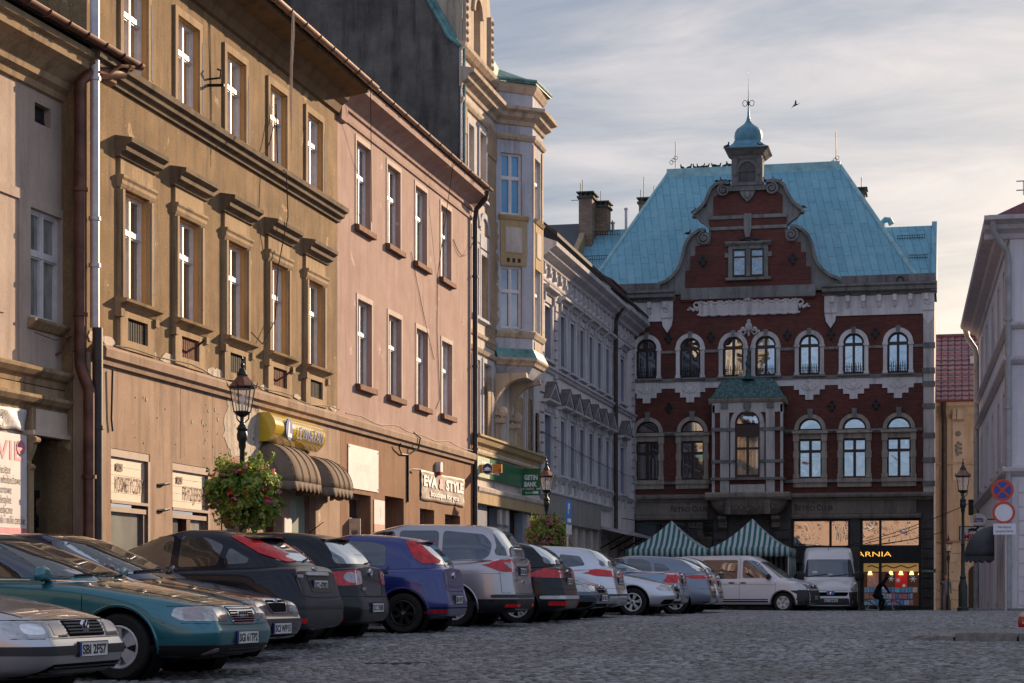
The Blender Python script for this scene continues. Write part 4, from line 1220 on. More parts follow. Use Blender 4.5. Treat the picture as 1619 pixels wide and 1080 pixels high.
mb.fprof(B,E0+.05,E1-.05,[(.3,4.80),(.44,4.82),(.45,4.88),(.3,4.9)])
sub(mb,'ledge',M['ochre_stone'],ob)
mb=MB(); mb.fprof(B,E0+.05,E1-.05,[(0,3.66),(.50,3.66),(.56,3.72),(.58,3.82),(.36,3.92),(.36,4.98),(0,4.98)])
sub(mb,'fascia_wall',M['pale_render'],ob)
hs=[(B.U(751)+.3,B.U(768)+.3,.3,3.36),(B.U(791),B.U(812),.15,3.36),(B.U(837)-.6,B.U(837)+.3,.3,3.36)]
mb=MB(); mb.wall(B,E0,E1,0,3.36,hs,.3,.35)
sub(mb,'shop_wall',M['grey_blue']if 'grey_blue' in M else plaster('grey_blue',(.20,.23,.28),(.27,.30,.35),(.1,.1,.1),.5,40,.2),ob)
for h in hs:
    o=win(B,h[0],h[1],h[2],h[3],0,ob,pane='pane_dark',frame='dark_wood',transom=None,name='shop_window')
mb=MB()
for px in(773,783.5,818,826,846):
    u=B.U(px); mb.fbox(B,u-.16,u+.16,.2,2.75,.3,.36); mb.fbox(B,u-.2,u+.2,2.85,3.3,.3,.38)
sub(mb,'pilaster',M['pale_render'],ob)
M['sign_green']=plain('sign_green',(.012,.13,.045),.3,0,.5,.12,1.5)
M['sign_sun_tint']=plain('sign_sun_tint',(.55,.62,.42),.35,0,.5,.1,1.5)  # pale copy of the green, painting sunlight on one end of the board
gs=place('shop_sign','long green bank fascia board with one end painted pale as if sunlit','sign',B(60,4.4,.4))
ua,ub=B.U(751,.4),B.U(823,.4)
mb=MB(); mb.fbox(B,ua+1.6,ub,4.14,4.74,.37,.47); sub(mb,'board',M['sign_green'],gs)
mb=MB(); mb.fbox(B,ua-.3,ua+1.6,4.14,4.74,.37,.468); sub(mb,'sun_tinted_board',M['sign_sun_tint'],gs)
mb=MB(); write(mb,B,'GETIN BANK',ua+.5,4.32,.30,.475,width=2.3,bold=.01); sub(mb,'lettering',M['letter_white'],gs)
GX=Frame(B(ub+.05,0,.42)[:2],90)
gw_=(824.5,855.5)
uu1=GX.U(854.5)
gb2=place('projecting_sign','square green bank sign projecting beside the lamp','sign',GX(.4,4.3,0))
v_t,v_b=GX.P(840,741)[1],GX.P(840,771.5)[1]
mb=MB(); mb.fbox(GX,0,uu1,v_b,v_t,-.06,.06); sub(mb,'panel',M['sign_green'],gb2)
mb=MB(); write(mb,GX,'GETIN',uu1*.17,v_t-.36,.155,.064,width=uu1*.70,bold=.008); write(mb,GX,'BANK',uu1*.17,v_t-.58,.155,.064,width=uu1*.66,bold=.008); sub(mb,'lettering',M['letter_white'],gb2)
mb=MB(); mb.fbox(GX,.02,uu1,v_b-.24,v_b-.06,-.05,.05); mb.fbox(GX,.1,.16,v_b-.06,v_b,-.02,.02); mb.fbox(GX,uu1-.2,uu1-.14,v_b-.06,v_b,-.02,.02)
lo=sub(mb,'lower_panel',M['sign_green'],gb2)
mb=MB(); write(mb,GX,'bankomat',.14,v_b-.18,.06,.053,width=.34); mb.fbox(GX,uu1-.24,uu1-.06,v_b-.19,v_b-.11,.05,.053); sub(mb,'lettering',M['letter_white'],lo)
mb=MB(); mb.fbox(GX,.0,uu1*.7,v_b-.045,v_b-.015,.0,.03); sub(mb,'light_strip',M['ochre_stone'],gb2)
TX=Frame((-13.5+.05,54.0),90)
fo=S(0,0,.2)
ot=place('projecting_sign','orange bar sign with a dark blue disc and white diamond','sign',(-12.9,55.6,4.1))
TX=Frame((-13.35,55.75),90)
a1,a2=TX.U(750.5),TX.U(793.5); vt,vb=TX.P(770,734.5)[1],TX.P(770,748)[1]
mb=MB(); mb.fbox(TX,a1-.25,a2,vb,vt,-.05,.05); sub(mb,'bar',plain('sign_orange',(.62,.22,.02),.35,0,.5,.06,2),ot)
dc=TX.P(771.5,741.5);
mb=MB(); mb.lathe([(.001,-.07),(.15,-.07),(.15,.07),(.001,.07)],(0,0,0),28,T=lambda x,y,z:TX(dc[0]+x,dc[1]+y,z)); sub(mb,'disc',plain('disc_blue',(.012,.03,.13),.3,0,.5,.1),ot)
mb=MB()
mb.lathe([(.150,-.075),(.166,-.075),(.166,.075),(.150,.075),(.150,-.075)],(0,0,0),28,T=lambda x,y,z:TX(dc[0]+x,dc[1]+y,z))
mb.fpoly(TX,[(dc[0]-.12,dc[1]),(dc[0],dc[1]+.065),(dc[0]+.12,dc[1]),(dc[0],dc[1]-.05)],.07,.078); mb.fbox(TX,dc[0]-.12,dc[0]+.12,dc[1]-.055,dc[1]-.035,.07,.079)
sub(mb,'emblem',M['letter_white'],ot)
mb=MB(); write(mb,TX,'KANTOR',a1-.2,vb+.05,.05,.052,width=.22); write(mb,TX,'24h',a2-.11,vb+.04,.07,.052,width=.09); sub(mb,'lettering',M['letter_brown'],ot)
# ================================================================== the grey classical house
gr=place('townhouse','long pale grey classical house with rows of little pediments','building',(-13.8,75,.2))
M['grey_wall']=plaster('grey_wall',(.66,.62,.59),(.75,.71,.68),(.2,.18,.17),.55,40,.3)
M['grey_trim']=plaster('grey_trim',(.46,.445,.46),(.56,.54,.55),(.15,.14,.14),.6,40,.3)
M['pane_slate']=glass('pane_slate',(.07,.08,.11),.2,var=.3)
M['shade_blue_reveal']=plaster('shade_blue_reveal',(.20,.22,.28),(.26,.28,.34),(.1,.1,.12),.4,30,.2)  # blue-grey of sky-lit shade painted onto the window jambs
M['hood_tin']=plain('hood_tin',(.13,.115,.11),.6,.2,.4,.3,4)
Q0,Q1=64.85,85.25
cw=[68.75,70.62,72.50,74.42,76.30,78.20]
ups=[(65.45,66.75)]+[(c-.46,c+.46)for c in cw]+[(81.3,82.45)]
mb=MB()
mb.wall(S,Q0,Q1,3.2,12.2,[(a,b_,8.76,10.62)for a,b_ in ups]+[(a,b_,4.92,6.88)for a,b_ in ups],0,.28)
mb.fbox(Frame((-13.5,Q1),90),-9,-.005,0,12.2,-.25,0)
sub(mb,'wall',M['grey_wall'],gr)
mb=MB()
EV=[(0,12.0),(.08,12.03),(.12,12.14),(.34,12.26),(.38,12.36),(.58,12.46),(.60,12.60),(.1,12.78),(0,12.78)]
mb.fprof(S,Q0+.02,80.2,EV); mb.fprof(S,80.2,Q1+.25,[(w+.08,v)for w,v in EV])
mb.fprof(S,Q0,Q1,[(0,11.42),(.05,11.44),(.07,11.52),(0,11.55)])
mb.fprof(S,Q0,Q1,[(0,8.32),(.06,8.34),(.10,8.44),(.15,8.47),(.15,8.54),(0,8.58)])
mb.fprof(S,Q0,Q1,[(0,4.62),(.06,4.64),(.12,4.74),(.15,4.80),(0,4.88)])
mb.fprof(S,Q0,78.9,[(0,4.06),(.10,4.06),(.14,4.14),(.20,4.18),(.20,4.22),(0,4.28)])
sub(mb,'cornice',M['grey_trim'],gr)
mb=MB()
u=Q0+.5
while u<Q1-.2:
    mb.fbox(S,u,u+.16,11.62,11.98,0,.10); mb.fbox(S,u+.02,u+.14,11.62,11.75,.10,.14); u+=.94
sub(mb,'bracket',M['grey_trim'],gr)
mb=MB()
for u in(Q0+.0,67.25,79.65,84.55):
    v=4.5; i=0
    while v<11.2:
        mb.fbox(S,u+(.0 if i%2 else .06),u+(.52 if i%2 else .46),v,v+.27,0,.085); v+=.34; i+=1
sub(mb,'quoin',M['grey_trim'],gr)
for lv in(0,1):
    for a,b_ in ups:
        v0,v1=((8.76,10.62),(4.92,6.88))[lv]
        o=win(S,a,b_,v0,v1,-.22,gr,pane='pane_slate',transom=.66,fb=.05,mull=True)
        c=(a+b_)/2; h=(b_-a)/2
        mb=MB(); mb.fbox(S,b_-.012,b_-.002,v0,v1,-.2,.002); mb.fbox(S,a+.002,a+.012,v0,v1,-.2,.002); mb.fbox(S,a+.012,b_-.012,v1-.012,v1-.002,-.2,.002); sub(mb,'reveal',M['shade_blue_reveal'],o)
        mb=MB()
        for s_ in(-1,1):
            p,q=sorted((c+s_*(h+.02),c+s_*(h+.24))); mb.fbox(S,p,q,v0-.05,v1+.10,0,.07)
            p,q=sorted((c+s_*(h+.08),c+s_*(h+.2))); mb.fbox(S,p,q,v1+.10,v1+.34,0,.14)
        mb.fbox(S,c-h-.24,c+h+.24,v1+.10,v1+.34,0,.055)
        mb.fprof(S,c-h-.28,c+h+.28,[(-.1,v0),(.16,v0-.02),(.17,v0-.1),(0,v0-.14)])
        for s_ in(-1,1):mb.fbox(S,c+s_*(h+.1)-.06,c+s_*(h+.1)+.06,v0-(.42 if lv==0 else .60),v0-.14,0,.10)
        sub(mb,'surround',M['grey_trim'],o)
        mb=MB()
        if lv==0:
            mb.fprof(S,c-h-.34,c+h+.34,[(0,v1+.34),(.12,v1+.36),(.18,v1+.46),(.30,v1+.50),(.31,v1+.58),(0,v1+.66)])
            sub(mb,'hood',M['grey_trim'],o)
        else:
            vb=v1+.34; t=.62; L=h+.36
            mb.fprof(S,c-L,c+L,[(0,vb),(.15,vb),(.30,vb+.06),(.31,vb+.13),(0,vb+.13)])
            for s_ in(-1,1):mb.mesh([S(c+s_*L,vb+.13,0),S(c,vb+.13+t,0),S(c,vb+.02+t-.02,0),S(c+s_*(L-.16),vb+.13,0),S(c+s_*L,vb+.13,.31),S(c,vb+.13+t,.31),S(c,vb+t-.01,.31),S(c+s_*(L-.16),vb+.13,.31)],[(4,5,6,7),(0,1,5,4),(3,2,6,7)])
            sub(mb,'pediment',M['grey_trim'],o)
            mb=MB()
            for s_ in(-1,1):mb.mesh([S(c+s_*(L+.03),vb+.135,0),S(c,vb+.15+t,0),S(c,vb+.15+t,.34),S(c+s_*(L+.03),vb+.135,.34),S(c+s_*(L+.03),vb+.155,0),S(c,vb+.175+t,0),S(c,vb+.175+t,.34),S(c+s_*(L+.03),vb+.155,.34)],[(0,1,2,3),(4,5,6,7),(0,3,7,4),(3,2,6,7)])
            sub(mb,'pediment_roof',M['hood_tin'],o)
roof_slab(S,Q0,Q1+.2,12.78,.62,16.2,-3.6,gr)
mb=MB(); mb.fbox(S,80.4,83.9,12.75,13.75,-.9,-.2); sub(mb,'parapet',M['grey_wall'],gr)
mb=MB(); mb.fprof(S,80.3,84.0,[(-.1,13.75),(-.55,13.98),(-1.0,13.75),(-1.0,13.7),(-.1,13.7)]); sub(mb,'parapet_cap',plain('red_cap',(.17,.03,.025),.6),gr)
pipe([S(79.4,12.5,.5),S(79.45,12.2,.3),S(79.5,11.9,.16),S(79.5,3.3,.16)],.085,'dark_pipe',gr,clips=[S(79.5,11.1,.16),S(79.5,7.5,.16)])
mb=MB(); mb.tube(sag(S(64.9,6.2,.1),S(85,5.75,.12),.12),.012,4); sub(mb,'cable',M['cable'],gr)
mb=MB()
gh=[(65.4+i*1.62,66.45+i*1.62,.2,3.15)for i in range(7)]+[(77.0,78.2,.2,2.95),(78.7,80.0,.2,2.95),(80.6,82.0,.2,2.95),(82.5,84.0,.2,2.95)]
mb.wall(S,Q0,Q1,0,3.2,gh,0,.4); sub(mb,'shop_wall',M['pale_render'],gr)
mb=MB()
for a,b_,v0,v1 in gh:
    mb.fbox(S,a,b_,v0,v1,-.4,-.36); mb.fbox(S,a,a+.1,v0,v1,-.36,-.3); mb.fbox(S,b_-.1,b_,v0,v1,-.36,-.3)
    for k in range(4):mb.fbox(S,a+.2,b_-.2,v0+.3+k*.65,v0+.8+k*.65,-.36,-.33)
sub(mb,'shutter',M['dark_wood'],gr)
M['board_grey']=plaster('board_grey',(.26,.25,.225),(.32,.31,.28),(.1,.1,.09),.4,20,.2)
mb=MB(); mb.fbox(S,Q0+.1,69.15,3.2,4.06,.005,.14); mb.fbox(S,69.25,76.1,3.2,4.06,.005,.14); sub(mb,'fascia_board',M['board_grey'],gr)
mb=MB(); mb.fprof(S,76.3,85.0,[(0,3.42),(1.15,3.08),(1.15,3.02),(0,3.30)]); sub(mb,'canopy',M['zinc_pipe'],gr)
mb=MB()
for u in(76.6,79,81.5,84.6):mb.tube([S(u,2.5,.02),S(u,3.05,1.0)],.03,5)
sub(mb,'canopy_strut',M['black_iron'],gr)
rh=place('rear_house','slate roofed house rising behind the grey classical house','building',(-20,90,0))
mb=MB(); mb.box(-30,-17.1,88.2,96,0,16.0); sub(mb,'wall',M['pale_render'],rh)
mb=MB(); mb.mesh([(-30,87.9,16.0),(-16.9,87.9,16.0),(-16.9,92,18.35),(-30,92,18.35),(-30,96.2,16),(-16.9,96.2,16)],[(0,1,2,3),(3,2,5,4),(1,5,2)]); sub(mb,'roof',plain('slate',(.05,.055,.065),.6,0,.4,.25,4),rh)
mb=MB(); mb.mesh([(-16.9,87.85,16.0),(-16.65,87.85,16.0),(-16.65,92,18.55),(-16.9,92,18.55),(-16.9,87.85,15.4),(-16.65,87.85,15.4),(-16.65,92,16.5),(-16.9,92,16.5)],[(0,1,2,3),(0,1,5,4),(1,2,6,5),(0,3,7,4)]); sub(mb,'verge',M['trim_sand'],rh)
# ================================================================== the red brick house across the end of the square
RY=85.5
F=Frame((0,RY),90)
rb=place('town_palace','red brick corner palace with copper roof and curled Dutch gable','building',(-7,86,-.3))
M['red_brick']=brick('red_brick',(.108,.030,.022),(.150,.046,.032),(.105,.062,.052),.26,.085,'xz',.55)
M['grey_stone']=plaster('grey_stone',(.17,.17,.155),(.25,.245,.225),(.05,.05,.048),.8,30,.4)
M['pale_stone']=plaster('pale_stone',(.48,.445,.42),(.58,.54,.51),(.12,.11,.10),.8,30,.3)
M['white_stone']=plaster('white_stone',(.60,.57,.55),(.70,.67,.65),(.2,.18,.17),.6,30,.3)
M['beige_stone']=plaster('beige_stone',(.36,.315,.26),(.45,.40,.33),(.10,.085,.07),.8,30,.4)
M['soot_stone']=plaster('soot_stone',(.065,.06,.055),(.12,.11,.10),(.02,.02,.02),.7,30,.5)
M['window_brown']=plain('window_brown',(.035,.016,.012),.4,0,.4,.25,5)
def copper_roof_mat():
    m,nt,b=nodes_of('copper_sheet')
    v=nd(nt,'ShaderNodeTexCoord').outputs['Object']
    s=nd(nt,'ShaderNodeSeparateXYZ'); nt.links.new(v,s.inputs[0])
    k=nd(nt,'ShaderNodeCombineXYZ'); nt.links.new(s.outputs['Z'],k.inputs[0])
    ad=nd(nt,'ShaderNodeMath',operation='ADD'); nt.links.new(s.outputs['X'],ad.inputs[0])
    yy=nd(nt,'ShaderNodeMath',operation='MULTIPLY'); nt.links.new(s.outputs['Y'],yy.inputs[0]); yy.inputs[1].default_value=.25
    nt.links.new(yy.outputs[0],ad.inputs[1]); nt.links.new(ad.outputs[0],k.inputs[1])
    t=nd(nt,'ShaderNodeTexBrick'); t.inputs['Scale'].default_value=1.0
    t.inputs['Brick Width'].default_value=1.25; t.inputs['Row Height'].default_value=.345; t.inputs['Mortar Size'].default_value=.011
    t.offset=.37
    t.inputs['Color1'].default_value=(.115,.30,.365,1); t.inputs['Color2'].default_value=(.155,.355,.42,1); t.inputs['Mortar'].default_value=(.05,.13,.16,1)
    nt.links.new(k.outputs[0],t.inputs['Vector'])
    f=ramp(nt,noise(nt,mapping(nt,v,(1,1,.35)),1.5,8,.65),.40,.75)
    c=mixc(nt,mixc(nt,1.0,f,(.5,)*3,'MULTIPLY'),t.outputs['Color'],(.24,.43,.49))
    fs_=ramp(nt,noise(nt,mapping(nt,v,(2.6,2.6,.25)),1.7,8,.7),.50,.72)
    c=mixc(nt,mixc(nt,1.0,fs_,(.6,)*3,'MULTIPLY'),c,(.10,.22,.28))
    f2=ramp(nt,noise(nt,v,3.4,7,.75),.62,.72)
    c=mixc(nt,mixc(nt,1.0,f2,(.65,)*3,'MULTIPLY'),c,(.08,.10,.14))
    nt.links.new(c,b.inputs['Base Color'])
    b.inputs['Roughness'].default_value=.55; b.inputs['Specular IOR Level'].default_value=.4
    bump(nt,b,t.outputs['Fac'],.6,.02)
    return m
M['copper']=copper_roof_mat()
XL,XR=-15.2,F.U(1477)
def fp(px,py,w=0):return F.P(px,py,w)
V=lambda py,px=1240,w=0:F.P(px,py,w)[1]
wk=[1022.5,1091.3,1159.2,1210.6,1279.7,1349.6,1419.8]
w2=[F.U(p)for p in wk]
w1=[F.U(p)for p in(1024.0,1094.8,1281.0,1351.0,1421.3)]
H2=.435; H1=.50
a2b,a2t=10.17,11.90
a1t,a1s=8.32,7.78
r1b,r1t=5.70,7.38
mb=MB()
holes=[(u-H2,u+H2,a2b,a2t,True)for u in w2]
for u in w1:holes+=[(u-H1,u+H1,a1s,a1s+H1+.02,True),(u-H1,u+H1,r1b,r1t)]
mb.wall(F,XL,XR-.45,4.95,13.7,holes,0,.24)
sub(mb,'wall',M['red_brick'],rb)
mb=MB(); mb.box(XL,XL+.3,RY+.01,100,-1,13.7); mb.box(XR-.3,XR-.02,RY+.3,100,-1,13.7); mb.box(XL+.3,XR-.3,99.7,100,-1,13.7)
sub(mb,'rear_wall',M['pale_stone'],rb)
mb=MB(); mb.fbox(F,XR-.45,XR,4.95,13.7,-.3,.05); sub(mb,'corner_pier',M['pale_stone'],rb)
mb=MB()
for v in(11.20,10.12,9.55,8.6,7.35,6.3,5.3):mb.fbox(F,XR-.49,XR+.04,v,v+.22,-.3,.10)
sub(mb,'pier_band',M['grey_stone'],rb)
mb=MB()
def band(v0,v1,d,skip,x0=XL,x1=XR-.49):
    xs=[x0]+[e for s_ in sorted(skip)for e in s_]+[x1]
    for a,c in zip(xs[::2],xs[1::2]):
        if c-a>.02:mb.fbox(F,a,c,v0,v1,0,d)
sk2=[(u-H2-.2,u+H2+.2)for u in w2]
band(11.24,11.36,.05,sk2)
band(9.98,10.12,.09,[])
OX0,OX1=fp(1128,700,.9)[0],fp(1236,700,.9)[0]
sk1=[(u-H1-.01,u+H1+.01)for u in w1]+[(OX0-.02,OX1+.02)]
mb.mi=0
for a,c in[(XL,w1[0]-H1)]+[(w1[0]+H1,w1[1]-H1),(w1[1]+H1,OX0),(OX1,w1[2]-H1),(w1[2]+H1,w1[3]-H1),(w1[3]+H1,w1[4]-H1),(w1[4]+H1,XR-.49)]:
    mb.fprof(F,a,c,[(0,7.60),(.08,7.62),(.16,7.70),(.16,7.76),(0,7.80)])
mb.fbox(F,XL,OX0,5.50,5.62,0,.12); mb.fbox(F,OX1,XR-.45,5.50,5.62,0,.12)
sub(mb,'string_course',M['grey_stone'],rb)
mb=MB(); mb.fbox(F,XL,XR-.49,9.70,9.98,0,.03); sub(mb,'white_band',M['white_stone'],rb)
# ---- windows
WN=[]; TILT={0:(.05,-.03),1:(.062,-.045),2:(.060,-.045),3:(.050,-.035),4:(.012,.01),5:(-.01,.012),6:(.01,.0)}
def win_arch(u,h,v0,v1,pane,name='window'):
    mb=MB(); w=-.20; r=h; vc=v1-r; fb=.075
    mb.farch(F,u,vc,r-fb,r,w,w+.08,16)
    mb.fbox(F,u-h,u-h+fb,v0,vc,w,w+.08); mb.fbox(F,u+h-fb,u+h,v0,vc,w,w+.08); mb.fbox(F,u-h+fb,u+h-fb,v0,v0+fb,w,w+.08)
    mb.fbox(F,u-h+fb,u+h-fb,vc-.09,vc+.04,w,w+.10)
    mb.fbox(F,u-.055,u+.055,v0+fb,vc-.09,w,w+.09); mb.fbox(F,u-.055,u+.055,vc+.04,v1-fb*.6,w,w+.09)
    o=sub(mb,name,M['window_brown'],rb)
    g=MB(); pts=[(u-h+.02,v0+.02),(u+h-.02,v0+.02)]+[(u+(r-.02)*math.cos(PI*i/14),vc+(r-.02)*math.sin(PI*i/14))for i in range(15)]
    tl,tp=TILT.get(len(WN),(0,0)); WN.append(1)
    g.quad(*[F(a,c,w+.034+tl*(a-u)+tp*(c-v0-.8))for a,c in pts]); sub(g,'pane',M[pane],o)
    return o
for k,u in enumerate(w2):
    o=win_arch(u,H2,a2b,a2t,'pane_mirror')
    mb=MB()
    vc=a2t-H2
    mb.farch(F,u,vc,H2+.01,H2+.20,0,.07,18)
    for s_ in(-1,1):
        c=u+s_*(H2+.105); mb.fbox(F,c-.085,c+.085,a2b,vc-.10,0,.06); mb.fbox(F,c-.12,c+.12,vc-.10,vc,0,.10); mb.fbox(F,c-.11,c+.11,a2b-.02,a2b+.10,0,.09)
    sub(mb,'surround',M['white_stone' if k in(0,1,5,6)else 'pale_stone'],o)
    mb=MB(); mb.fpoly(F,[(u-.07,a2t-.03),(u+.07,a2t-.03),(u+.10,a2t+.27),(u-.10,a2t+.27)],0,.13); mb.fbox(F,u-H2-.28,u+H2+.28,a2b-.09,a2b-.02,.09,.17); sub(mb,'keystone',M['grey_stone'],o)
    mb=MB()
    for i in range(9):
        x=u-H2+.05+i*(2*H2-.1)/8
        mb.tube([F(x,a2b+.02,.04),F(x,a2b+.40+.10*abs(math.sin(i*PI/4)),.04)],.009,4)
    for v in(.06,.3):mb.fbox(F,u-H2,u+H2,a2b+v,a2b+v+.018,.033,.047)
    for i in range(4):mb.farch(F,u-H2+.16+i*.19,a2b+.18,.04,.055,.035,.05,8,0,2*PI)
    sub(mb,'balcony_rail',M['black_iron'],o)
for k,u in enumerate(w1):
    dk=k<2
    mb=MB(); w=-.2
    mb.farch(F,u,a1s,H1-.06,H1,w,w+.08,16); mb.fbox(F,u-H1,u+H1,a1s,a1s+.06,w,w+.08)
    mb.fbox(F,u-H1,u-H1+.07,r1b,r1t,w,w+.08); mb.fbox(F,u+H1-.07,u+H1,r1b,r1t,w,w+.08); mb.fbox(F,u-H1+.07,u+H1-.07,r1b,r1b+.07,w,w+.08); mb.fbox(F,u-H1+.07,u+H1-.07,r1t-.07,r1t,w,w+.08)
    mb.fbox(F,u-.06,u+.06,r1b+.07,r1t-.07,w,w+.09); mb.fbox(F,u-H1+.07,u-.06,6.80,6.92,w,w+.09); mb.fbox(F,u+.06,u+H1-.07,6.80,6.92,w,w+.09)
    o=sub(mb,'window',M['window_brown'],rb)
    g=MB(); g.quad(*[F(u+(H1-.02)*math.cos(PI*i/14),a1s+.02+(H1-.02)*math.sin(PI*i/14),w+.02)for i in range(15)])
    g.quad(F(u-H1+.02,r1b+.02,w+.02),F(u+H1-.02,r1b+.02,w+.02),F(u+H1-.02,r1t-.02,w+.02),F(u-H1+.02,r1t-.02,w+.02))
    sub(g,'pane',M['pane_dark' if dk else 'pane_mirror'],o)
    mb=MB()
    mb.farch(F,u,a1s,H1+.01,H1+.18,0,.08,18)
    for s_ in(-1,1):
        c=u+s_*(H1+.10); mb.fbox(F,c-.10,c+.10,r1b,7.28,0,.07); mb.fbox(F,c-.13,c+.13,7.28,7.60,0,.11); mb.fbox(F,c-.13,c+.13,6.55,6.85,.0,.10); mb.fbox(F,c-.13,c+.13,r1b,r1b+.16,.0,.10)
    mb.fbox(F,u-H1,u+H1,r1t+.01,a1s-.01,-.2,.02); mb.fbox(F,u-H1-.26,u+H1+.26,7.62,7.72,0,.18)
    mb.fbox(F,u-H1-.22,u+H1+.22,5.30,5.50,0,.08); mb.fbox(F,u-H1-.24,u+H1+.24,5.5,5.68,0,.15)
    sub(mb,'surround',M['beige_stone'],o)
    mb=MB(); mb.fpoly(F,[(u-.08,a1s+H1-.02),(u+.08,a1s+H1-.02),(u+.12,a1s+H1+.40),(u-.12,a1s+H1+.40)],0,.15); sub(mb,'keystone',M['grey_stone'],o)
for k in(0,1,4,5,6):
    u=w2[k]; mb=MB()
    for hw_,v0,v1 in((.66,9.52,9.97),(.44,9.30,9.52),(.17,9.08,9.30)):mb.fbox(F,u-hw_,u+hw_,v0,v1,0,.055)
    for i in range(9):
        a=-PI*.9+i*PI*.8/8
        mb.ball(F(u+.34*math.cos(a),9.76+.25*math.sin(a),.06),.05,.035,.05,8,5)
    mb.ball(F(u,9.62,.06),.10,.05,.12,8,5); mb.farch(F,u-.2,9.7,.07,.1,.05,.08,8,0,2*PI); mb.farch(F,u+.2,9.7,.07,.1,.05,.08,8,0,2*PI); mb.farch(F,u,9.93,.05,.085,.05,.08,8,0,2*PI)
    sub(mb,'stucco_apron',M['white_stone'],rb)
for px,py in((1057,535),(1124,533),(1245,530),(1314,529),(1384,527),(1058,645),(1315,642),(1385,640),(1112,414),(1254,410)):
    u,v=fp(px,py); mb=MB()
    hi_=py<600
    L=.30 if hi_ else .28; W_=.17
    pts=[(u,v+L),(u+W_*.5,v+L*.45),(u+W_,v+.05),(u+W_*.6,v-L*.4),(u,v-L),(u-W_*.6,v-L*.4),(u-W_,v+.05),(u-W_*.5,v+L*.45)]
    w0=.10 if py<420 else 0
    mb.fpoly(F,pts,w0,w0+.05)
    for a in(0,PI/2,PI,3*PI/2):mb.ball(F(u+.12*math.cos(a),v+.17*math.sin(a),w0+.05),.06,.03,.07,8,5)
    sub(mb,'wall_anchor',M['black_iron'],rb)
GL,GR=fp(1064,480)[0],fp(1304,480)[0]
EVL=[(0,13.50),(.10,13.52),(.14,13.60),(.40,13.68),(.42,13.82),(.50,13.88),(.50,13.98),(0,14.05)]
mb=MB()
mb.fprof(F,XL,GL+.1,EVL); mb.fprof(F,GR-.1,XR+.12,EVL)
sub(mb,'eaves',M['grey_stone'],rb)
mb=MB()
for a,c in((XL,GL),(GR,XR)):
    mb.fbox(F,a,c,12.82,13.50,0,.045); mb.fbox(F,a,c,12.66,12.82,.0,.06)
    n=max(2,round((c-a)/.62))
    for i in range(n):
        u=a+(i+.5)*(c-a)/n
        mb.fbox(F,u-.085,u+.085,13.24,13.50,.045,.26); mb.fprof(F,u-.07,u+.07,[(.045,12.98),(.1,13.0),(.2,13.24),(.045,13.24)])
for u in(GL-.25,GR+.25,XR-.25):
    mb.fbox(F,u-.26,u+.26,12.80,13.52,.04,.13); mb.farch(F,u,13.2,.1,.16,.13,.17,12,0,2*PI); mb.ball(F(u,13.2,.13),.09,.05,.1,8,5)
    mb.fpoly(F,[(u-.24,12.8),(u+.24,12.8),(u+.20,12.45),(u,12.15),(u-.20,12.45)],.0,.08)
sub(mb,'frieze',M['white_stone'],rb)
# ---- the gable
GU=fp(1182.5,400)[0]
SCL=(fp(1282.5,400)[0]-fp(1182.5,400)[0])/100.0
def gv(py):return fp(1182.5,py,.08)[1]
out_=[(118,474),(118,462),(128,458),(140,455),(146,450),(140,446.5),(128,442),(117,433),(109,423),(104,411),(101,399),(98.5,388),(94,378),(86,369),(77,364),(68,363),(62,366),(62,358),(70,351),(78,346),(82,341),(86.5,338),(80,333),(72,326),(65,317),(60.5,307),(57,298),(50,292),(41,289.5),(33,291),(29,291)]
inn_=[(106,474),(106,470),(100,460),(100,425),(92,424),(92,402),(84,401),(84,386),(60,384),(58,360),(62,352),(62,345),(55,341),(55,310),(48,306),(40,303),(29,303)]
def half(pts,s_):return[(GU+s_*a*SCL,gv(c))for a,c in pts]
mb=MB(); mb.fpoly(F,half(inn_,-1)+half(inn_,1)[::-1],-.45,.10)
gab=sub(mb,'gable',M['red_brick'],rb)
mb=MB()
for s_ in(-1,1):
    o_=half(out_,s_)
    path=o_[1:-1]
    mb.fpoly(F,[o_[1]]+o_[2:]+[(GU+s_*29*SCL,gv(302)),(GU+s_*52*SCL,gv(309)),(GU+s_*52*SCL,gv(343)),(GU+s_*60*SCL,gv(348)),(GU+s_*56*SCL,gv(384)),(GU+s_*82*SCL,gv(386)),(GU+s_*82*SCL,gv(402)),(GU+s_*90*SCL,gv(403)),(GU+s_*90*SCL,gv(426)),(GU+s_*98*SCL,gv(427)),(GU+s_*98*SCL,gv(462))],-.35,.06)
sub(mb,'gable_stone',M['grey_stone'],gab)
mb=MB()
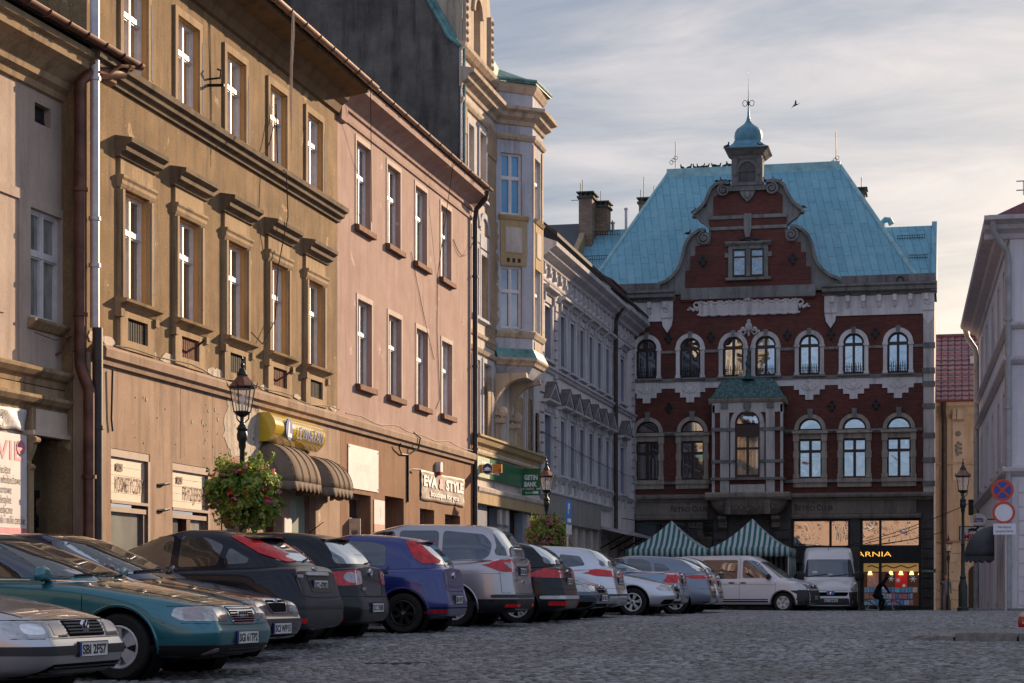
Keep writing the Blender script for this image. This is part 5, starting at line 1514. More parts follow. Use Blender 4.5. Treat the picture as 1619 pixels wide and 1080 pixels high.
for s_ in(-1,1):
    o_=half(out_,s_)
    def strip(pts,t=.13,w0=-.4,w1=.26):
        n=len(pts); L=[]
        for i,p in enumerate(pts):
            a=pts[max(0,i-1)]; c=pts[min(n-1,i+1)]
            dx,dy=c[0]-a[0],c[1]-a[1]; l=math.hypot(dx,dy)or 1
            L.append((p[0]-dy/l*t*s_*-1,p[1]+dx/l*t*s_*-1))
        for i in range(n-1):
            q=[pts[i],pts[i+1],L[i+1],L[i]]
            mb.mesh([F(a,c,w0)for a,c in q]+[F(a,c,w1)for a,c in q],[(0,1,2,3),(4,5,6,7),(0,1,5,4),(2,3,7,6),(1,2,6,5),(0,3,7,4)])
    strip(o_[4:16]); strip(o_[21:])
    def spiral(cx,cy,r0,turns,sgn,a0):
        pts=[]; rr=[]
        for i in range(40):
            t=i/39; a=a0+sgn*turns*2*PI*t; r=r0*(1-.85*t)
            pts.append(F(cx+s_*r*math.cos(a),cy+r*math.sin(a),.20+.10*t)); rr.append(.055*(1-.35*t))
        mb.tube(pts,rr,7)
    c1=(GU+s_*69*SCL,gv(375)); spiral(c1[0],c1[1],.30,1.9,-1,PI/2)
    c2=(GU+s_*38*SCL,gv(300)); spiral(c2[0],c2[1],.27,1.9,-1,PI/2)
    mb.ball(F(c1[0],c1[1],.2),.1,.14,.1,8,5); mb.ball(F(c2[0],c2[1],.2),.09,.14,.09,8,5)
    for p,w_ in(((146,451),.13),((86,339),.11)):mb.ball(F(GU+s_*p[0]*SCL,gv(p[1]),-.02),w_,.3,w_*.6,8,5)
sub(mb,'coping',M['grey_stone'],gab)
mb=MB()
for py0,py1,hx in((340,345.5,62),(357.5,362.5,62)):mb.fbox(F,GU-hx*SCL,GU+hx*SCL,gv(py1),gv(py0),.10,.15)
mb.fbox(F,GU-107*SCL,GU+107*SCL,gv(471),gv(453),.10,.14)
mb.fbox(F,GU-6*SCL,GU+6*SCL,gv(362),gv(338),.15,.20); mb.fpoly(F,[(GU-6*SCL,gv(362)),(GU+6*SCL,gv(362)),(GU+3*SCL,gv(376)),(GU-3*SCL,gv(376))],.10,.22)
mb.fpoly(F,[(GU-14*SCL,gv(300)),(GU+14*SCL,gv(300)),(GU+8*SCL,gv(312)),(GU,gv(320)),(GU-8*SCL,gv(312))],.10,.2)
mb.ball(F(GU,gv(309),.2),.13,.08,.16,8,6)
sub(mb,'stone_band',M['grey_stone'],gab)
mb=MB()
ga,gb_=GU-24*SCL,GU+26*SCL; v0,v1=gv(437),gv(394)
mb.fbox(F,ga-.18,ga,v0-.05,v1+.12,.1,.2); mb.fbox(F,gb_,gb_+.18,v0-.05,v1+.12,.1,.2)
mb.fbox(F,ga,gb_,v1,v1+.13,.1,.2); mb.fprof(F,ga-.32,gb_+.32,[(.1,v1+.13),(.2,v1+.14),(.3,v1+.25),(.3,v1+.31),(.1,v1+.36)])
um=(ga+gb_)/2; mb.fbox(F,um-.09,um+.09,v0,v1,.1,.19); mb.fbox(F,ga-.3,gb_+.3,v0-.17,v0-.05,.1,.25)
for s_ in(ga-.26,gb_+.26):mb.fbox(F,s_-.08,s_+.08,v1-.35,v1-.15,.1,.18)
gwn=sub(mb,'gable_window',M['grey_stone'],rb)
M['lead_glass']=glass('lead_glass',(.03,.17,.27),.16,var=.7,scale=14,wave=.4)
for a,c in((ga,um-.09),(um+.09,gb_)):
    mb=MB();
    for q in(a,c-.07):mb.fbox(F,q,q+.07,v0,v1,.1,.16)
    for q in(v0,v1-.07,v0+(v1-v0)*.68):mb.fbox(F,a+.07,c-.07,q,q+.07,.1,.16)
    sub(mb,'sash',M['window_brown'],gwn)
    mb=MB(); mb.fbox(F,a+.02,c-.02,v0+.02,v1-.02,.105,.12); sub(mb,'pane',M['lead_glass'],gwn)
mb=MB(); rg=random.Random(5)
a,c=fp(1105,480)[0],fp(1262,480)[0]; v0,v1=V(494),V(475)
mb.fbox(F,a,c,v0,v1,0,.07)
for i in range(40):
    u=a+(c-a)*i/39
    mb.ball(F(u,v1+.05*math.sin(i*1.7)+(.12 if i in(18,19,20,21)else 0),.05),.09,.06,.07,8,5); mb.ball(F(u,v0-.04*abs(math.sin(i*.8)),.05),.09,.05,.06,8,5)
for s_,e0 in((-1,a),(1,c)):
    for i in range(6):mb.ball(F(e0+s_*(.08+i*.075),(v0+v1)/2+.05*math.sin(i*2),.05),.07,.05,.11-.012*i,8,5)
    mb.farch(F,e0+s_*.1,v1-.1,.09,.15,0,.1,10,0,2*PI)
mb.ball(F(GU,v1+.14,.06),.16,.08,.16,8,6)
sub(mb,'cartouche',M['pale_stone'],rb)
mb=MB(); u,v=fp(1184,517)
mb.ball(F(u,v,.05),.16,.09,.21,10,6)
for s_ in(-1,1):
    for i in range(6):mb.ball(F(u+s_*(.18+i*.05),v-.14+.09*math.sin(i*1.1),.04),.07,.05,.07,8,5)
    mb.tube([F(u+s_*.1,v-.2,.05),F(u+s_*.22,v-.34,.06),F(u+s_*.42,v-.22,.06),F(u+s_*.34,v-.1,.06)],.035,6)
mb.ball(F(u,v+.24,.05),.09,.06,.1,8,5); mb.ball(F(u,v-.3,.04),.06,.05,.12,8,5)
sub(mb,'relief',M['pale_stone'],rb)
# ---- main roof: steep front slope with hips, ridge cap, lower wings
RD=6.3
def rp(px,py,y):
    d=ray(px,py); t=y/d[1]; return(d[0]*t,y,CH+d[2]*t)
rl,rr_=rp(1057,272,RY+RD),rp(1327,262,RY+RD)
zr=(rl[2]+rr_[2])/2
rl=(rl[0],rl[1],zr); rr_=(rr_[0],rr_[1],zr)
el,er=(rl[0]-2.9,RY+.02,14.0),(rr_[0]+3.75,RY+.02,14.0)
bl,br_=(el[0],RY+2*RD,14.0),(er[0],RY+2*RD,14.0)
mb=MB(); mb.mesh([el,er,rr_,rl,bl,br_],[(0,1,2,3),(1,5,2),(0,3,4),(4,3,2,5)])
rf=sub(mb,'roof',M['copper'],rb)
mb=MB(); mb.box(rl[0]-.05,rr_[0]+.05,RY+RD-.28,RY+RD+.28,zr-.45,zr+.12)
mb.tube([rr_,er],.10,6); mb.tube([rl,el],.08,6)
sub(mb,'ridge_cap',plain('copper_pale',(.26,.44,.45),.5,.1,.4,.2,2),rf)
mb=MB()
y0=RY+.2; tw=rp(1462,357,RY+3.2)
mb.mesh([(er[0]-3.4,RY+.04,13.99),(XR+.02,RY+.04,13.99),(XR+.02,RY+3.2,tw[2]),(er[0]-3.4,RY+3.2,tw[2]),(XR+.02,RY+9,tw[2]),(er[0]-3.4,RY+9,tw[2])],[(0,1,2,3),(3,2,4,5)])
wr=sub(mb,'wing_roof',M['copper'],rb)
mb=MB(); mb.mesh([(XR-.12,RY-.3,14.0),(XR+.1,RY-.3,14.0),(XR+.1,RY+3.2,tw[2]+.18),(XR-.12,RY+3.2,tw[2]+.18),(XR-.12,RY-.3,13.6),(XR+.1,RY-.3,13.6),(XR+.1,RY+3.2,13.6),(XR-.12,RY+3.2,13.6)],[(0,1,2,3),(0,1,5,4),(1,2,6,5),(0,3,7,4),(2,3,7,6)]); sub(mb,'verge',M['copper'],wr)
mb=MB()
mb.mesh([(-19.5,RY+1.5,14.6),(el[0]+3.0,RY+1.5,14.6),(el[0]+3.0,RY+6.5,18.0),(-19.5,RY+6.5,18.0)],[(0,1,2,3)])
sub(mb,'wing_roof',M['copper'],rb)
mb=MB()
for px0,px1,py in((1419,1462,377),(1438,1466,408)):
    y=RY+2.4-(py-377)*.04
    a,c=rp(px0,py,y),rp(px1,py,y)
    for dz in(0,.12):mb.tube([(a[0],y,a[2]+dz),(c[0],y,a[2]+dz)],.012,4)
    for i in range(12):x=a[0]+(c[0]-a[0])*i/11; mb.tube([(x,y,a[2]-.05),(x,y,a[2]+.14)],.01,4)
for px0,px1,py,y in((930,980,372,RY+5.6),(915,962,411,RY+3.4)):
    a,c=rp(px0,py,y),rp(px1,py,y)
    for dz in(0,.16):mb.tube([(a[0],y,a[2]+dz),(c[0],y,a[2]+dz)],.012,4)
    for i in range(14):x=a[0]+(c[0]-a[0])*i/13; mb.tube([(x,y,a[2]-.1),(x,y,a[2]+.18)],.01,4)
sub(mb,'snow_guard',M['black_iron'],rb)
mb=MB(); p=rp(1424,447,RY+.5); mb.box(p[0]-.28,p[0]+.28,RY-.05,RY+1.2,p[2]-.45,p[2]+.25)
vd=sub(mb,'roof_vent',plain('copper_blue',(.04,.13,.20),.5,.2,.4,.2,3),rb)
mb=MB(); mb.lathe([(.16,0),(.16,.3),(.13,.3),(.13,0)],(0,0,0),14,T=lambda x,y,z:(p[0]+x,RY-.05-z,p[2]+y)); sub(mb,'vent_pipe',M['black_iron'],vd)
p=rp(1395,352,RY+4.6); mb=MB(); mb.tube([(p[0],RY+4.6,p[2]-.6),(p[0],RY+4.6,p[2]),(p[0]+.14,RY+4.6,p[2]+.12),(p[0]+.32,RY+4.6,p[2]+.10),(p[0]+.42,RY+4.6,p[2]-.1)],.14,8); sub(mb,'vent_cowl',M['copper'],rb)
mb=MB(); n=30
mb.fbox(F,XL,fp(1045,460)[0],14.02,14.32,.22,.27); mb.fbox(F,fp(1330,455)[0],XR+.05,14.02,14.34,.22,.27)
sub(mb,'gutter_board',plaster('rust_board',(.13,.13,.13),(.24,.22,.22),(.10,.05,.035),1.0,30,.3),rb)
for px0,px1,py0,py1,y,dep in((915,936,306,392,RY+5.0,1.2),(938,960,321,376,RY+6.0,1.0),(1010,1040,315,372,RY+9.0,1.0),(1358,1368,299,330,RY+7.0,.8)):
    a,c=rp(px0,py0,y),rp(px1,py1,y)
    mb=MB(); mb.box(a[0],c[0],y,y+dep,c[2]-.8,a[2]-.22)
    ch=sub(mb,'chimney',M['chimney_brick']if 'chimney_brick' in M else M.setdefault('chimney_brick',brick('chimney_brick',(.24,.16,.11),(.32,.22,.15),(.12,.09,.07),.3,.1,'xz',.6)),rf)
    mb=MB(); mb.box(a[0]-.08,c[0]+.08,y-.08,y+dep+.08,a[2]-.22,a[2]-.12)
    for i in range(3):x=a[0]+(c[0]-a[0])*(.15+.35*i); mb.box(x-.05,x+.05,y,y+.12,a[2]-.12,a[2]+.02)
    mb.box(a[0]-.1,c[0]+.1,y-.1,y+dep+.1,a[2]+.02,a[2]+.08)
    sub(mb,'chimney_cap',M['soot_stone'],ch)if False else sub(mb,'chimney_cap',M['soot_stone'],rf)
mb=MB()
for px,py0,py1,y in((990,332,376,RY+6),(969,354,372,RY+6.4)):
    a=rp(px,py0,y); c=rp(px,py1,y); mb.tube([(a[0],y,c[2]-.4),(a[0],y,a[2])],.07,8); mb.lathe([(.10,0),(.10,.08),(.001,.12)],(a[0],y,a[2]),8)
sub(mb,'flue_pipe',M['zinc_pipe'],rf)
mb=MB()
for px,py0,py1,y in((1068,224,266,RY+RD),(1322,208,258,RY+RD),(1018,280,316,RY+9.4),(1034,294,316,RY+9.2),(918,290,306,RY+5.6),(950,302,321,RY+6.4),(968,348,365,RY+6.2),(921,284,306,RY+5.2),(1362,280,298,RY+7.3),(1013,300,316,RY+9.3)):
    a=rp(px,py0,y); c=rp(px,py1,y); mb.tube([(a[0],y,c[2]-.3),(a[0],y,a[2])],.022,5)
for s_ in(1060,1315):
    a=rp(s_,263,RY+RD)
    for i in range(3):mb.tube([(a[0]+.05+.10*i+.09*math.cos(t*.6),RY+RD,a[2]+.18+.1*i+.09*math.sin(t*.6))for t in range(11)],.012,4)
a=rp(903,317,RY+5.2); mb.tube([(a[0],RY+5.2,a[2]),(a[0]+.7,RY+5.2,a[2])],.015,4)
sub(mb,'antenna',M['black_iron'],rf)
# ---- turret over the gable
TU=fp(1182,260)[0]; ty=RY+.35
tv=lambda py:rp(1182,py,ty-.6)[2]
mb=MB(); hw_=.62
z0,z1=tv(293),tv(246)
mb.box(TU-hw_,TU+hw_,ty-.55,ty+.6,z0,z1)
for s_ in(-1,1):
    for yy in(ty-.55,):mb.box(TU+s_*.53-.14,TU+s_*.53+.14,yy-.08,yy+.02,z0,z1-.12)
mb.box(TU-hw_-.06,TU+hw_+.06,ty-.64,ty+.66,z0,z0+.14); mb.box(TU-.86,TU+.86,ty-.60,ty+.2,z0-.22,z0-.002)
TFR=Frame((TU,ty-.55),90)
mb.farch(TFR,0,z1-.62,.36,.46,0,.07,14); mb.fbox(TFR,-.46,-.36,z0+.1,z1-.62,0,.07); mb.fbox(TFR,.36,.46,z0+.1,z1-.62,0,.07)
for s_ in(-1,1):mb.ball((TU+s_*.5,ty-.62,z1-.75),.12,.08,.16,8,5)
tr=sub(mb,'turret',M['soot_grey']if 'soot_grey' in M else M.setdefault('soot_grey',plaster('soot_grey',(.13,.125,.115),(.20,.19,.175),(.04,.04,.04),.8,30,.4)),rb)
mb=MB(); mb.fpoly(TFR,[(-.36,z0+.14),(.36,z0+.14)]+[(.36*math.cos(PI*i/12),z1-.62+.36*math.sin(PI*i/12))for i in range(13)],.0,.02)
mb.fbox(TFR,-.01,.01,z0+.14,z1-.66,.02,.03); mb.fbox(TFR,-.36,.36,z1-.70,z1-.62,.02,.06)
sub(mb,'louvre',M['soot_stone'],tr)
mb=MB()
def sq(prof):
    n=4
    vs=[];
    for h_,z in prof:
        vs+=[(TU-h_,ty+.02-h_,z),(TU+h_,ty+.02-h_,z),(TU+h_,ty+.02+h_,z),(TU-h_,ty+.02+h_,z)]
    mb.mesh(vs,[(4*i+k,4*i+(k+1)%4,4*i+4+(k+1)%4,4*i+4+k)for i in range(len(prof)-1)for k in range(4)]+[(0,1,2,3),tuple(range(4*len(prof)-4,4*len(prof)))])
sq([(.60,z1-.14),(.66,z1),(.72,z1+.04),(.86,tv(239)),(.96,tv(236)),(.96,tv(234.5))])
sub(mb,'turret_cornice',M['soot_grey'],tr)
mb=MB(); sq([(.94,tv(234.5)),(.74,tv(230)),(.60,tv(225)),(.56,tv(221))])
prof=[(.001,tv(221)),(.56,tv(221)),(.60,tv(216)),(.62,tv(210)),(.59,tv(204)),(.50,tv(199)),(.35,tv(195)),(.20,tv(191)),(.10,tv(186)),(.055,tv(178)),(.035,tv(168)),(.03,tv(162)),(.02,tv(150)),(.001,tv(106))]
mb.lathe(prof,(TU,ty+.02,0),20)
sub(mb,'onion_dome',plain('dome_copper',(.10,.24,.30),.5,.1,.4,.3,2.5),tr,smooth=50)
mb=MB()
for s_ in(0,1,2,3):
    a=s_*PI/2
    mb.tube([(TU+math.cos(a)*(.05+.1*(1-math.cos(t*.5))),ty+math.sin(a)*(.05+.1*(1-math.cos(t*.5))),tv(158)+.13*math.sin(t*.5))for t in range(13)],.014,4)
mb.ball((TU,ty,tv(158)),.06,.06,.1,8,5); sub(mb,'finial',M['black_iron'],tr)
# ---- the stone oriel with tiled hood roof
ox0,ox1=OX0,OX1; od=.9
ov=lambda py:F.P(1182,py,od)[1]
oc=(ox0+ox1)/2
OF=Frame((0,RY-od),90)
mb=MB(); h_=.52; wt,wb_=ov(650),ov(753)
mb.wall(OF,ox0,ox1,ov(784),ov(640),[(oc-h_,oc+h_,wb_,wt,True)],0,.2)
mb.box(ox0,ox0+.02,RY-od+.005,RY,ov(784),ov(640)); mb.box(ox1-.02,ox1,RY-od+.005,RY,ov(784),ov(640))
ori=sub(mb,'stone_oriel',M['red_brick'],rb)
mb=MB()
for s_ in(-1,1):
    c=oc+s_*.98; mb.fbox(OF,c-.19,c+.19,ov(782),ov(640),0,.07)
    c=oc+s_*(h_+.11); mb.fbox(OF,c-.10,c+.10,wb_-.05,wt-h_,0,.06)
    e=ox0 if s_<0 else ox1; mb.fbox(OF,e-.06,e+.06,ov(784),ov(640),-.06,.05)
mb.farch(OF,oc,wt-h_,h_+.01,h_+.2,0,.08,18)
mb.fbox(OF,ox0-.04,ox1+.04,ov(652),ov(636),-.8,.05); mb.fbox(OF,oc-.75,oc+.75,ov(783),ov(766),0,.05)
sub(mb,'oriel_stone',M['pale_stone'],ori)
mb=MB()
for p0,p1 in((676,681.5),(727,732)):
    for a,c in((ox0-.08,oc-h_-.01),(oc+h_+.01,ox1+.08)):mb.fbox(OF,a,c,ov(p1),ov(p0),-.5,.10)
mb.fbox(OF,ox0-.12,ox1+.12,ov(759),ov(755),-.8,.16)
for u in(oc-.98,oc,oc+.98):mb.fbox(OF,u-.16,u+.16,ov(646),ov(637),.05,.12)
mb.fpoly(OF,[(oc-.08,wt-.02),(oc+.08,wt-.02),(oc+.14,wt+.3),(oc-.14,wt+.3)],0,.16)
sub(mb,'oriel_band',M['grey_stone'],ori)
mb=MB(); w=-.15
mb.farch(OF,oc,wt-h_,h_-.06,h_,w,w+.08,14); vs_=wt-h_-.05
mb.fbox(OF,oc-h_,oc+h_,vs_-.52,vs_,w,w+.1); mb.fbox(OF,oc-h_,oc-h_+.07,wb_,vs_-.52,w,w+.08); mb.fbox(OF,oc+h_-.07,oc+h_,wb_,vs_-.52,w,w+.08)
mb.fbox(OF,oc-.055,oc+.055,wb_+.07,vs_-.52,w,w+.08); mb.fbox(OF,oc-h_+.07,oc+h_-.07,wb_,wb_+.07,w,w+.08); mb.fbox(OF,oc-h_+.07,oc-.055,vs_-1.08,vs_-.98,w,w+.08); mb.fbox(OF,oc+.055,oc+h_-.07,vs_-1.08,vs_-.98,w,w+.08)
ow=sub(mb,'oriel_window',M['window_brown'],rb)
mb=MB(); mb.quad(OF(oc-h_,wb_,w+.02),OF(oc+h_,wb_,w+.02),OF(oc+h_,vs_-.5,w+.02),OF(oc-h_,vs_-.5,w+.02)); sub(mb,'pane',M['pane_curtain'],ow)
mb=MB(); mb.quad(*[OF(oc+h_*math.cos(PI*i/14),wt-h_+h_*math.sin(PI*i/14),w+.02)for i in range(15)]); sub(mb,'fanlight',M['pane_mirror'],ow)
mb=MB(); mb.fprof(OF,ox0-.2,ox1+.2,[(-.9,ov(638)),(.02,ov(638)),(.12,ov(635)),(.20,ov(631.5)),(.20,ov(630)),(-.9,ov(630))]); sub(mb,'oriel_cornice',M['beige_stone'],ori)
def scale_tile():
    m,nt,b=nodes_of('scale_tile')
    v=nd(nt,'ShaderNodeTexCoord').outputs['Object']
    vo=nd(nt,'ShaderNodeTexVoronoi'); vo.inputs['Scale'].default_value=9
    nt.links.new(mapping(nt,v,(1,.3,1.2)),vo.inputs['Vector'])
    c=mixc(nt,ramp(nt,vo.outputs['Distance'],.1,.75),(.07,.17,.15),(.015,.05,.05))
    nt.links.new(c,b.inputs['Base Color']); b.inputs['Roughness'].default_value=.5
    bump(nt,b,vo.outputs['Distance'],.7,.03)
    return m
M['scale_tile']=scale_tile()
mb=MB(); pr=[(1.0,ov(630)),(.93,ov(627)),(.86,ov(621)),(.80,ov(614)),(.73,ov(606)),(.66,ov(600)),(.58,ov(597)),(.50,ov(596))]
L0=(ox1-ox0)/2+.22; vs=[]
for k,z in pr:vs+=[(oc-L0*k,RY,z),(oc-L0*k,RY-(od+.22)*(k*1.25-.25)*1.0,z),(oc+L0*k,RY-(od+.22)*(k*1.25-.25),z),(oc+L0*k,RY,z)]
mb.mesh(vs,[(4*i+j,4*i+j+1,4*i+5+j,4*i+4+j)for i in range(len(pr)-1)for j in range(3)]+[tuple(range(4*len(pr)-4,4*len(pr)))])
sub(mb,'hood_roof',M['scale_tile'],ori)
mb=MB(); fz=ov(597)
mb.lathe([(.30,fz-.05),(.16,fz+.06),(.10,fz+.2),(.12,fz+.35),(.07,fz+.42),(.10,fz+.55),(.13,fz+.68),(.06,fz+.8),(.09,fz+.92),(.05,fz+1.02),(.03,fz+1.15),(.06,fz+1.22),(.001,fz+1.3)],(oc,RY-.55,0),12); sub(mb,'finial',M['black_green']if 'black_green' in M else M.setdefault('black_green',plain('black_green',(.02,.06,.055),.5)),ori,smooth=60)
mb=MB()
bv=lambda py:F.P(1182,py,.8)[1]
mb.fprof(F,ox0-.35,ox1+.35,[(0,bv(790)),(.9,bv(790)),(1.05,bv(786)),(1.1,bv(781)),(1.1,bv(778.5)),(0,bv(778.5))])
sub(mb,'oriel_ledge',M['beige_stone'],ori)
mb=MB(); lv=[(790,1.0),(796,.97),(802,.92),(808,.84),(813,.74)]; vs=[]
for py,k in lv:
    for i in range(15):
        a=PI+PI*i/14; vs.append((oc+(L0+.02)*k*math.copysign(abs(math.cos(a))**.6,math.cos(a)),RY+.9*k*-abs(math.sin(a))**.5,bv(py)))
mb.mesh(vs,[(15*i+j,15*i+j+1,15*i+16+j,15*i+15+j)for i in range(4)for j in range(14)]+[tuple(range(60,75))])
rg=random.Random(8)
for i in range(60):
    mb.ball((oc+(rg.random()-.5)*2.4,RY-.84-.02*rg.random(),bv(793+rg.random()*14)),.05,.03,.04,6,4)
for s_ in(-1,1):mb.box(oc+s_*.85-.12,oc+s_*.85+.12,RY-.94,RY-.5,bv(813),bv(790))
sub(mb,'carved_corbel',M['beige_dark']if 'beige_dark' in M else M.setdefault('beige_dark',plaster('beige_dark',(.20,.175,.145),(.28,.245,.205),(.06,.05,.045),.8,30,.5)),ori)
mb=MB()
for s_ in(-1,1):mb.fprof(F,oc+s_*1.15-.18,oc+s_*1.15+.18,[(0,bv(835)),(.2,bv(833)),(.25,bv(825)),(.5,bv(820)),(.55,bv(815)),(0,bv(815))]);
mb.farch(F,oc,1.9,1.0,1.28,0,.2,18)
sub(mb,'door_bracket',M['beige_dark'],rb)
# ---- shops below
mb=MB()
LG=[(0,4.72),(.12,4.72),(.16,4.80),(.30,4.86),(.32,4.95),(.30,5.0),(0,5.06)]
mb.fprof(F,XL,ox0-.36,LG); mb.fprof(F,ox1+.36,XR-.02,LG)
mb.fprof(F,XL,ox0-.36,[(0,3.94),(.12,3.94),(.16,4.02),(.16,4.12),(0,4.16)]); mb.fprof(F,ox1+.36,XR-.55,[(0,3.94),(.12,3.94),(.16,4.02),(.16,4.12),(0,4.16)])
mb.fbox(F,XL,ox0-.36,4.16,4.72,0,.06); mb.fbox(F,ox1+.36,XR-.75,4.16,4.72,0,.06)
sub(mb,'shop_fascia',M['beige_dark'],rb)
sh=[(F.U(1001),F.U(1128),-.3,3.94),(oc-.95,oc+.95,-.3,2.9,True),(F.U(1251),F.U(1344),-.3,3.94),(F.U(1360),F.U(1456),-.3,3.94)]
mb=MB(); mb.wall(F,XL,XR-.02,-1,4.95,sh,-.01,.4)
sub(mb,'shop_wall',M['soot_stone'],rb)
mb=MB()
for a,c in((F.U(1130),oc-1.0),(oc+1.0,F.U(1249)),(F.U(1458.5),XR-.02)):
    v=-.3
    while v<3.8:mb.fbox(F,a,c,v,v+.37,-.01,.07); v+=.42
sub(mb,'rustication',M['soot_stone'],rb)
def shop(name,px0,px1,panes,pane):
    a,c=F.U(px0),F.U(px1); mb=MB(); w=-.3
    mb.fbox(F,a,c,2.02,2.78,w,w+.16); mb.fbox(F,a,c,3.84,3.94,w,w+.12); mb.fbox(F,a,c,-.3,.18,w,w+.12)
    for p in panes:mb.fbox(F,F.U(p)-.06,F.U(p)+.06,.18,2.02,w,w+.12); mb.fbox(F,F.U(p)-.05,F.U(p)+.05,2.78,3.84,w,w+.12)
    for p in(a,c-.1):mb.fbox(F,p,p+.1,.18,2.02,w,w+.12); mb.fbox(F,p,p+.1,2.78,3.84,w,w+.12)
    o=sub(mb,name,M['black_iron'],rb)
    g=MB(); g.quad(F(a,2.78,w+.03),F(c,2.78,w+.03),F(c,3.84,w+.03),F(a,3.84,w+.03)); sub(g,'upper_pane',M[pane],o)
    return o,a,c,w
o,a,c,w=shop('shop_window',1001,1128,(1040,1085),'pane_black'); g=MB(); g.quad(F(a,.18,w+.03),F(c,.18,w+.03),F(c,2.02,w+.03),F(a,2.02,w+.03)); sub(g,'pane',M['pane_black'],o)
g=MB()
for i in range(7):g.fbox(F,F.U(1001)+.12+i*.12,F.U(1001)+.17+i*.12,.3,3.8,w+.035,w+.05)
sub(g,'blind',plain('blind_blue',(.05,.09,.12),.6),o)
o,a,c,w=shop('shop_window',1251,1344,(1312.5,),'pane_wavy'); g=MB(); g.quad(F(a,.18,w+.03),F(c,.18,w+.03),F(c,2.02,w+.03),F(a,2.02,w+.03)); sub(g,'pane',M['pane_black'],o)
o,a,c,w=shop('shop_window',1360,1456,(1391.5,),'pane_wavy')
M['lit_cream']=plain('lit_cream',(.5,.36,.16),.6,emit=(1.0,.62,.22),es=.10)
g=MB(); g.fbox(F,a+.1,c-.1,.18,2.02,w-.9,w-.85); sub(g,'display_back',plain('display_back',(.05,.03,.03),.7,emit=(.45,.18,.10),es=.035),o)  # back, covers, posters and flakes glow: lamplight put into their materials
g=MB(); g.fbox(F,a+.1,c-.1,1.66,2.02,w-.8,w-.78); sub(g,'lit_strip',M['lit_cream'],o)
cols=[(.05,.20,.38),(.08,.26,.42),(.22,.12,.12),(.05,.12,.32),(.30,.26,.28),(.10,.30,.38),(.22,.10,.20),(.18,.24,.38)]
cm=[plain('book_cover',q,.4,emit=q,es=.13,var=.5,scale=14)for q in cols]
rg=random.Random(12); bk=[MB()for _ in cols]
for row in range(3):
    u=a+.15
    while u<c-.35:
        wd=.07+rg.random()*.15
        bk[rg.randrange(len(cols))].fbox(F,u,u+wd,.22+row*.27,.22+row*.27+.20+.03*rg.random(),w-.35,w-.33); u+=wd+.03
for q,m_ in zip(bk,cm):sub(q,'book_display',m_,o)
g=MB()
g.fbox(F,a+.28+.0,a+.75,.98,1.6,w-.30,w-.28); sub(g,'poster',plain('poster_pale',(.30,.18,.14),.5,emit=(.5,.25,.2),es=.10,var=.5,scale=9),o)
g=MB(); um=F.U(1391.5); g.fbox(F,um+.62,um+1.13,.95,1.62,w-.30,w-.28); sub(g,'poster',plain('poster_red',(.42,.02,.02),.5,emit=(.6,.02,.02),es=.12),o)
g=MB()
for cu_,cv_,r_ in((um+.45,1.35,.13),(um+.75,1.28,.10),(um+1.38,1.34,.14),(um+.10,1.0,.11),(um-.1,.9,.12),(um+1.0,1.05,.08)):
    for k in range(3):
        q=k*PI/3; g.tube([F(cu_-r_*math.cos(q),cv_-r_*math.sin(q),w+.0),F(cu_+r_*math.cos(q),cv_+r_*math.sin(q),w+.0)],.014,4)
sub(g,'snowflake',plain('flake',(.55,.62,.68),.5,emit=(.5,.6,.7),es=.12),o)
g=MB()
for px in(1375,1408,1424,1441,1455):
    u=F.U(px); g.lathe([(.03,.16),(.06,.15),(.10,0),(.095,-.01)],F(u,1.52,w-.15),12)
lamp_m=plain('lamp_shade',(.9,.6,.3),.5,emit=(1.0,.55,.22),es=1.3)
sub(g,'hanging_lamp',lamp_m,o,smooth=50)
g=MB(); g.tube([F(a+.3+i*.09,1.86+.05*math.sin(i*.9),w-.2)for i in range(24)],.025,5); sub(g,'garland',plain('garland',(.02,.05,.02),.8),o)
mb=MB()
write(mb,F,'KSIĘGARNIA',F.U(1306),2.30,.22,w+.165,width=F.U(1409)-F.U(1306),bold=-.003,extrude=.006)
for i,px in enumerate(()):pass
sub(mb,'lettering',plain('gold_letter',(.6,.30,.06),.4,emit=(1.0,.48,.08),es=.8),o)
mb=MB(); mb.fbox(F,F.U(1456)-.0,F.U(1456)+.62,1.60,1.76,.10,.13); sgb=sub(mb,'street_plate',plain('plate_green',(.01,.10,.05),.4),rb)
mb=MB(); write(mb,F,'ul. Cechowa',F.U(1456)+.08,1.64,.07,.135,width=.46); sub(mb,'lettering',M['letter_white'],sgb)
mb=MB()
for px in(1061,1257):
    u=F.U(px);
    vs,fc=text_pts('RETRO CLUB',.22,bold=.004); x0=min(p[0]for p in vs); x1=max(p[0]for p in vs); W_=1.62
    mb.mesh([F(u+(x-x0)/(x1-x0)*W_,4.30+y*(1.25 if((x-x0)/(x1-x0)<.095 or .545<(x-x0)/(x1-x0)<.66)else .92),.065+z)for x,y,z in vs],fc)
    mb.tube([F(u+.78+.05*math.cos(t*.8),4.60+.05*math.sin(t*.8)+.01*t,.07)for t in range(8)],.01,4)
sub(mb,'shop_lettering',plain('retro_letter',(.045,.035,.03),.6),rb)
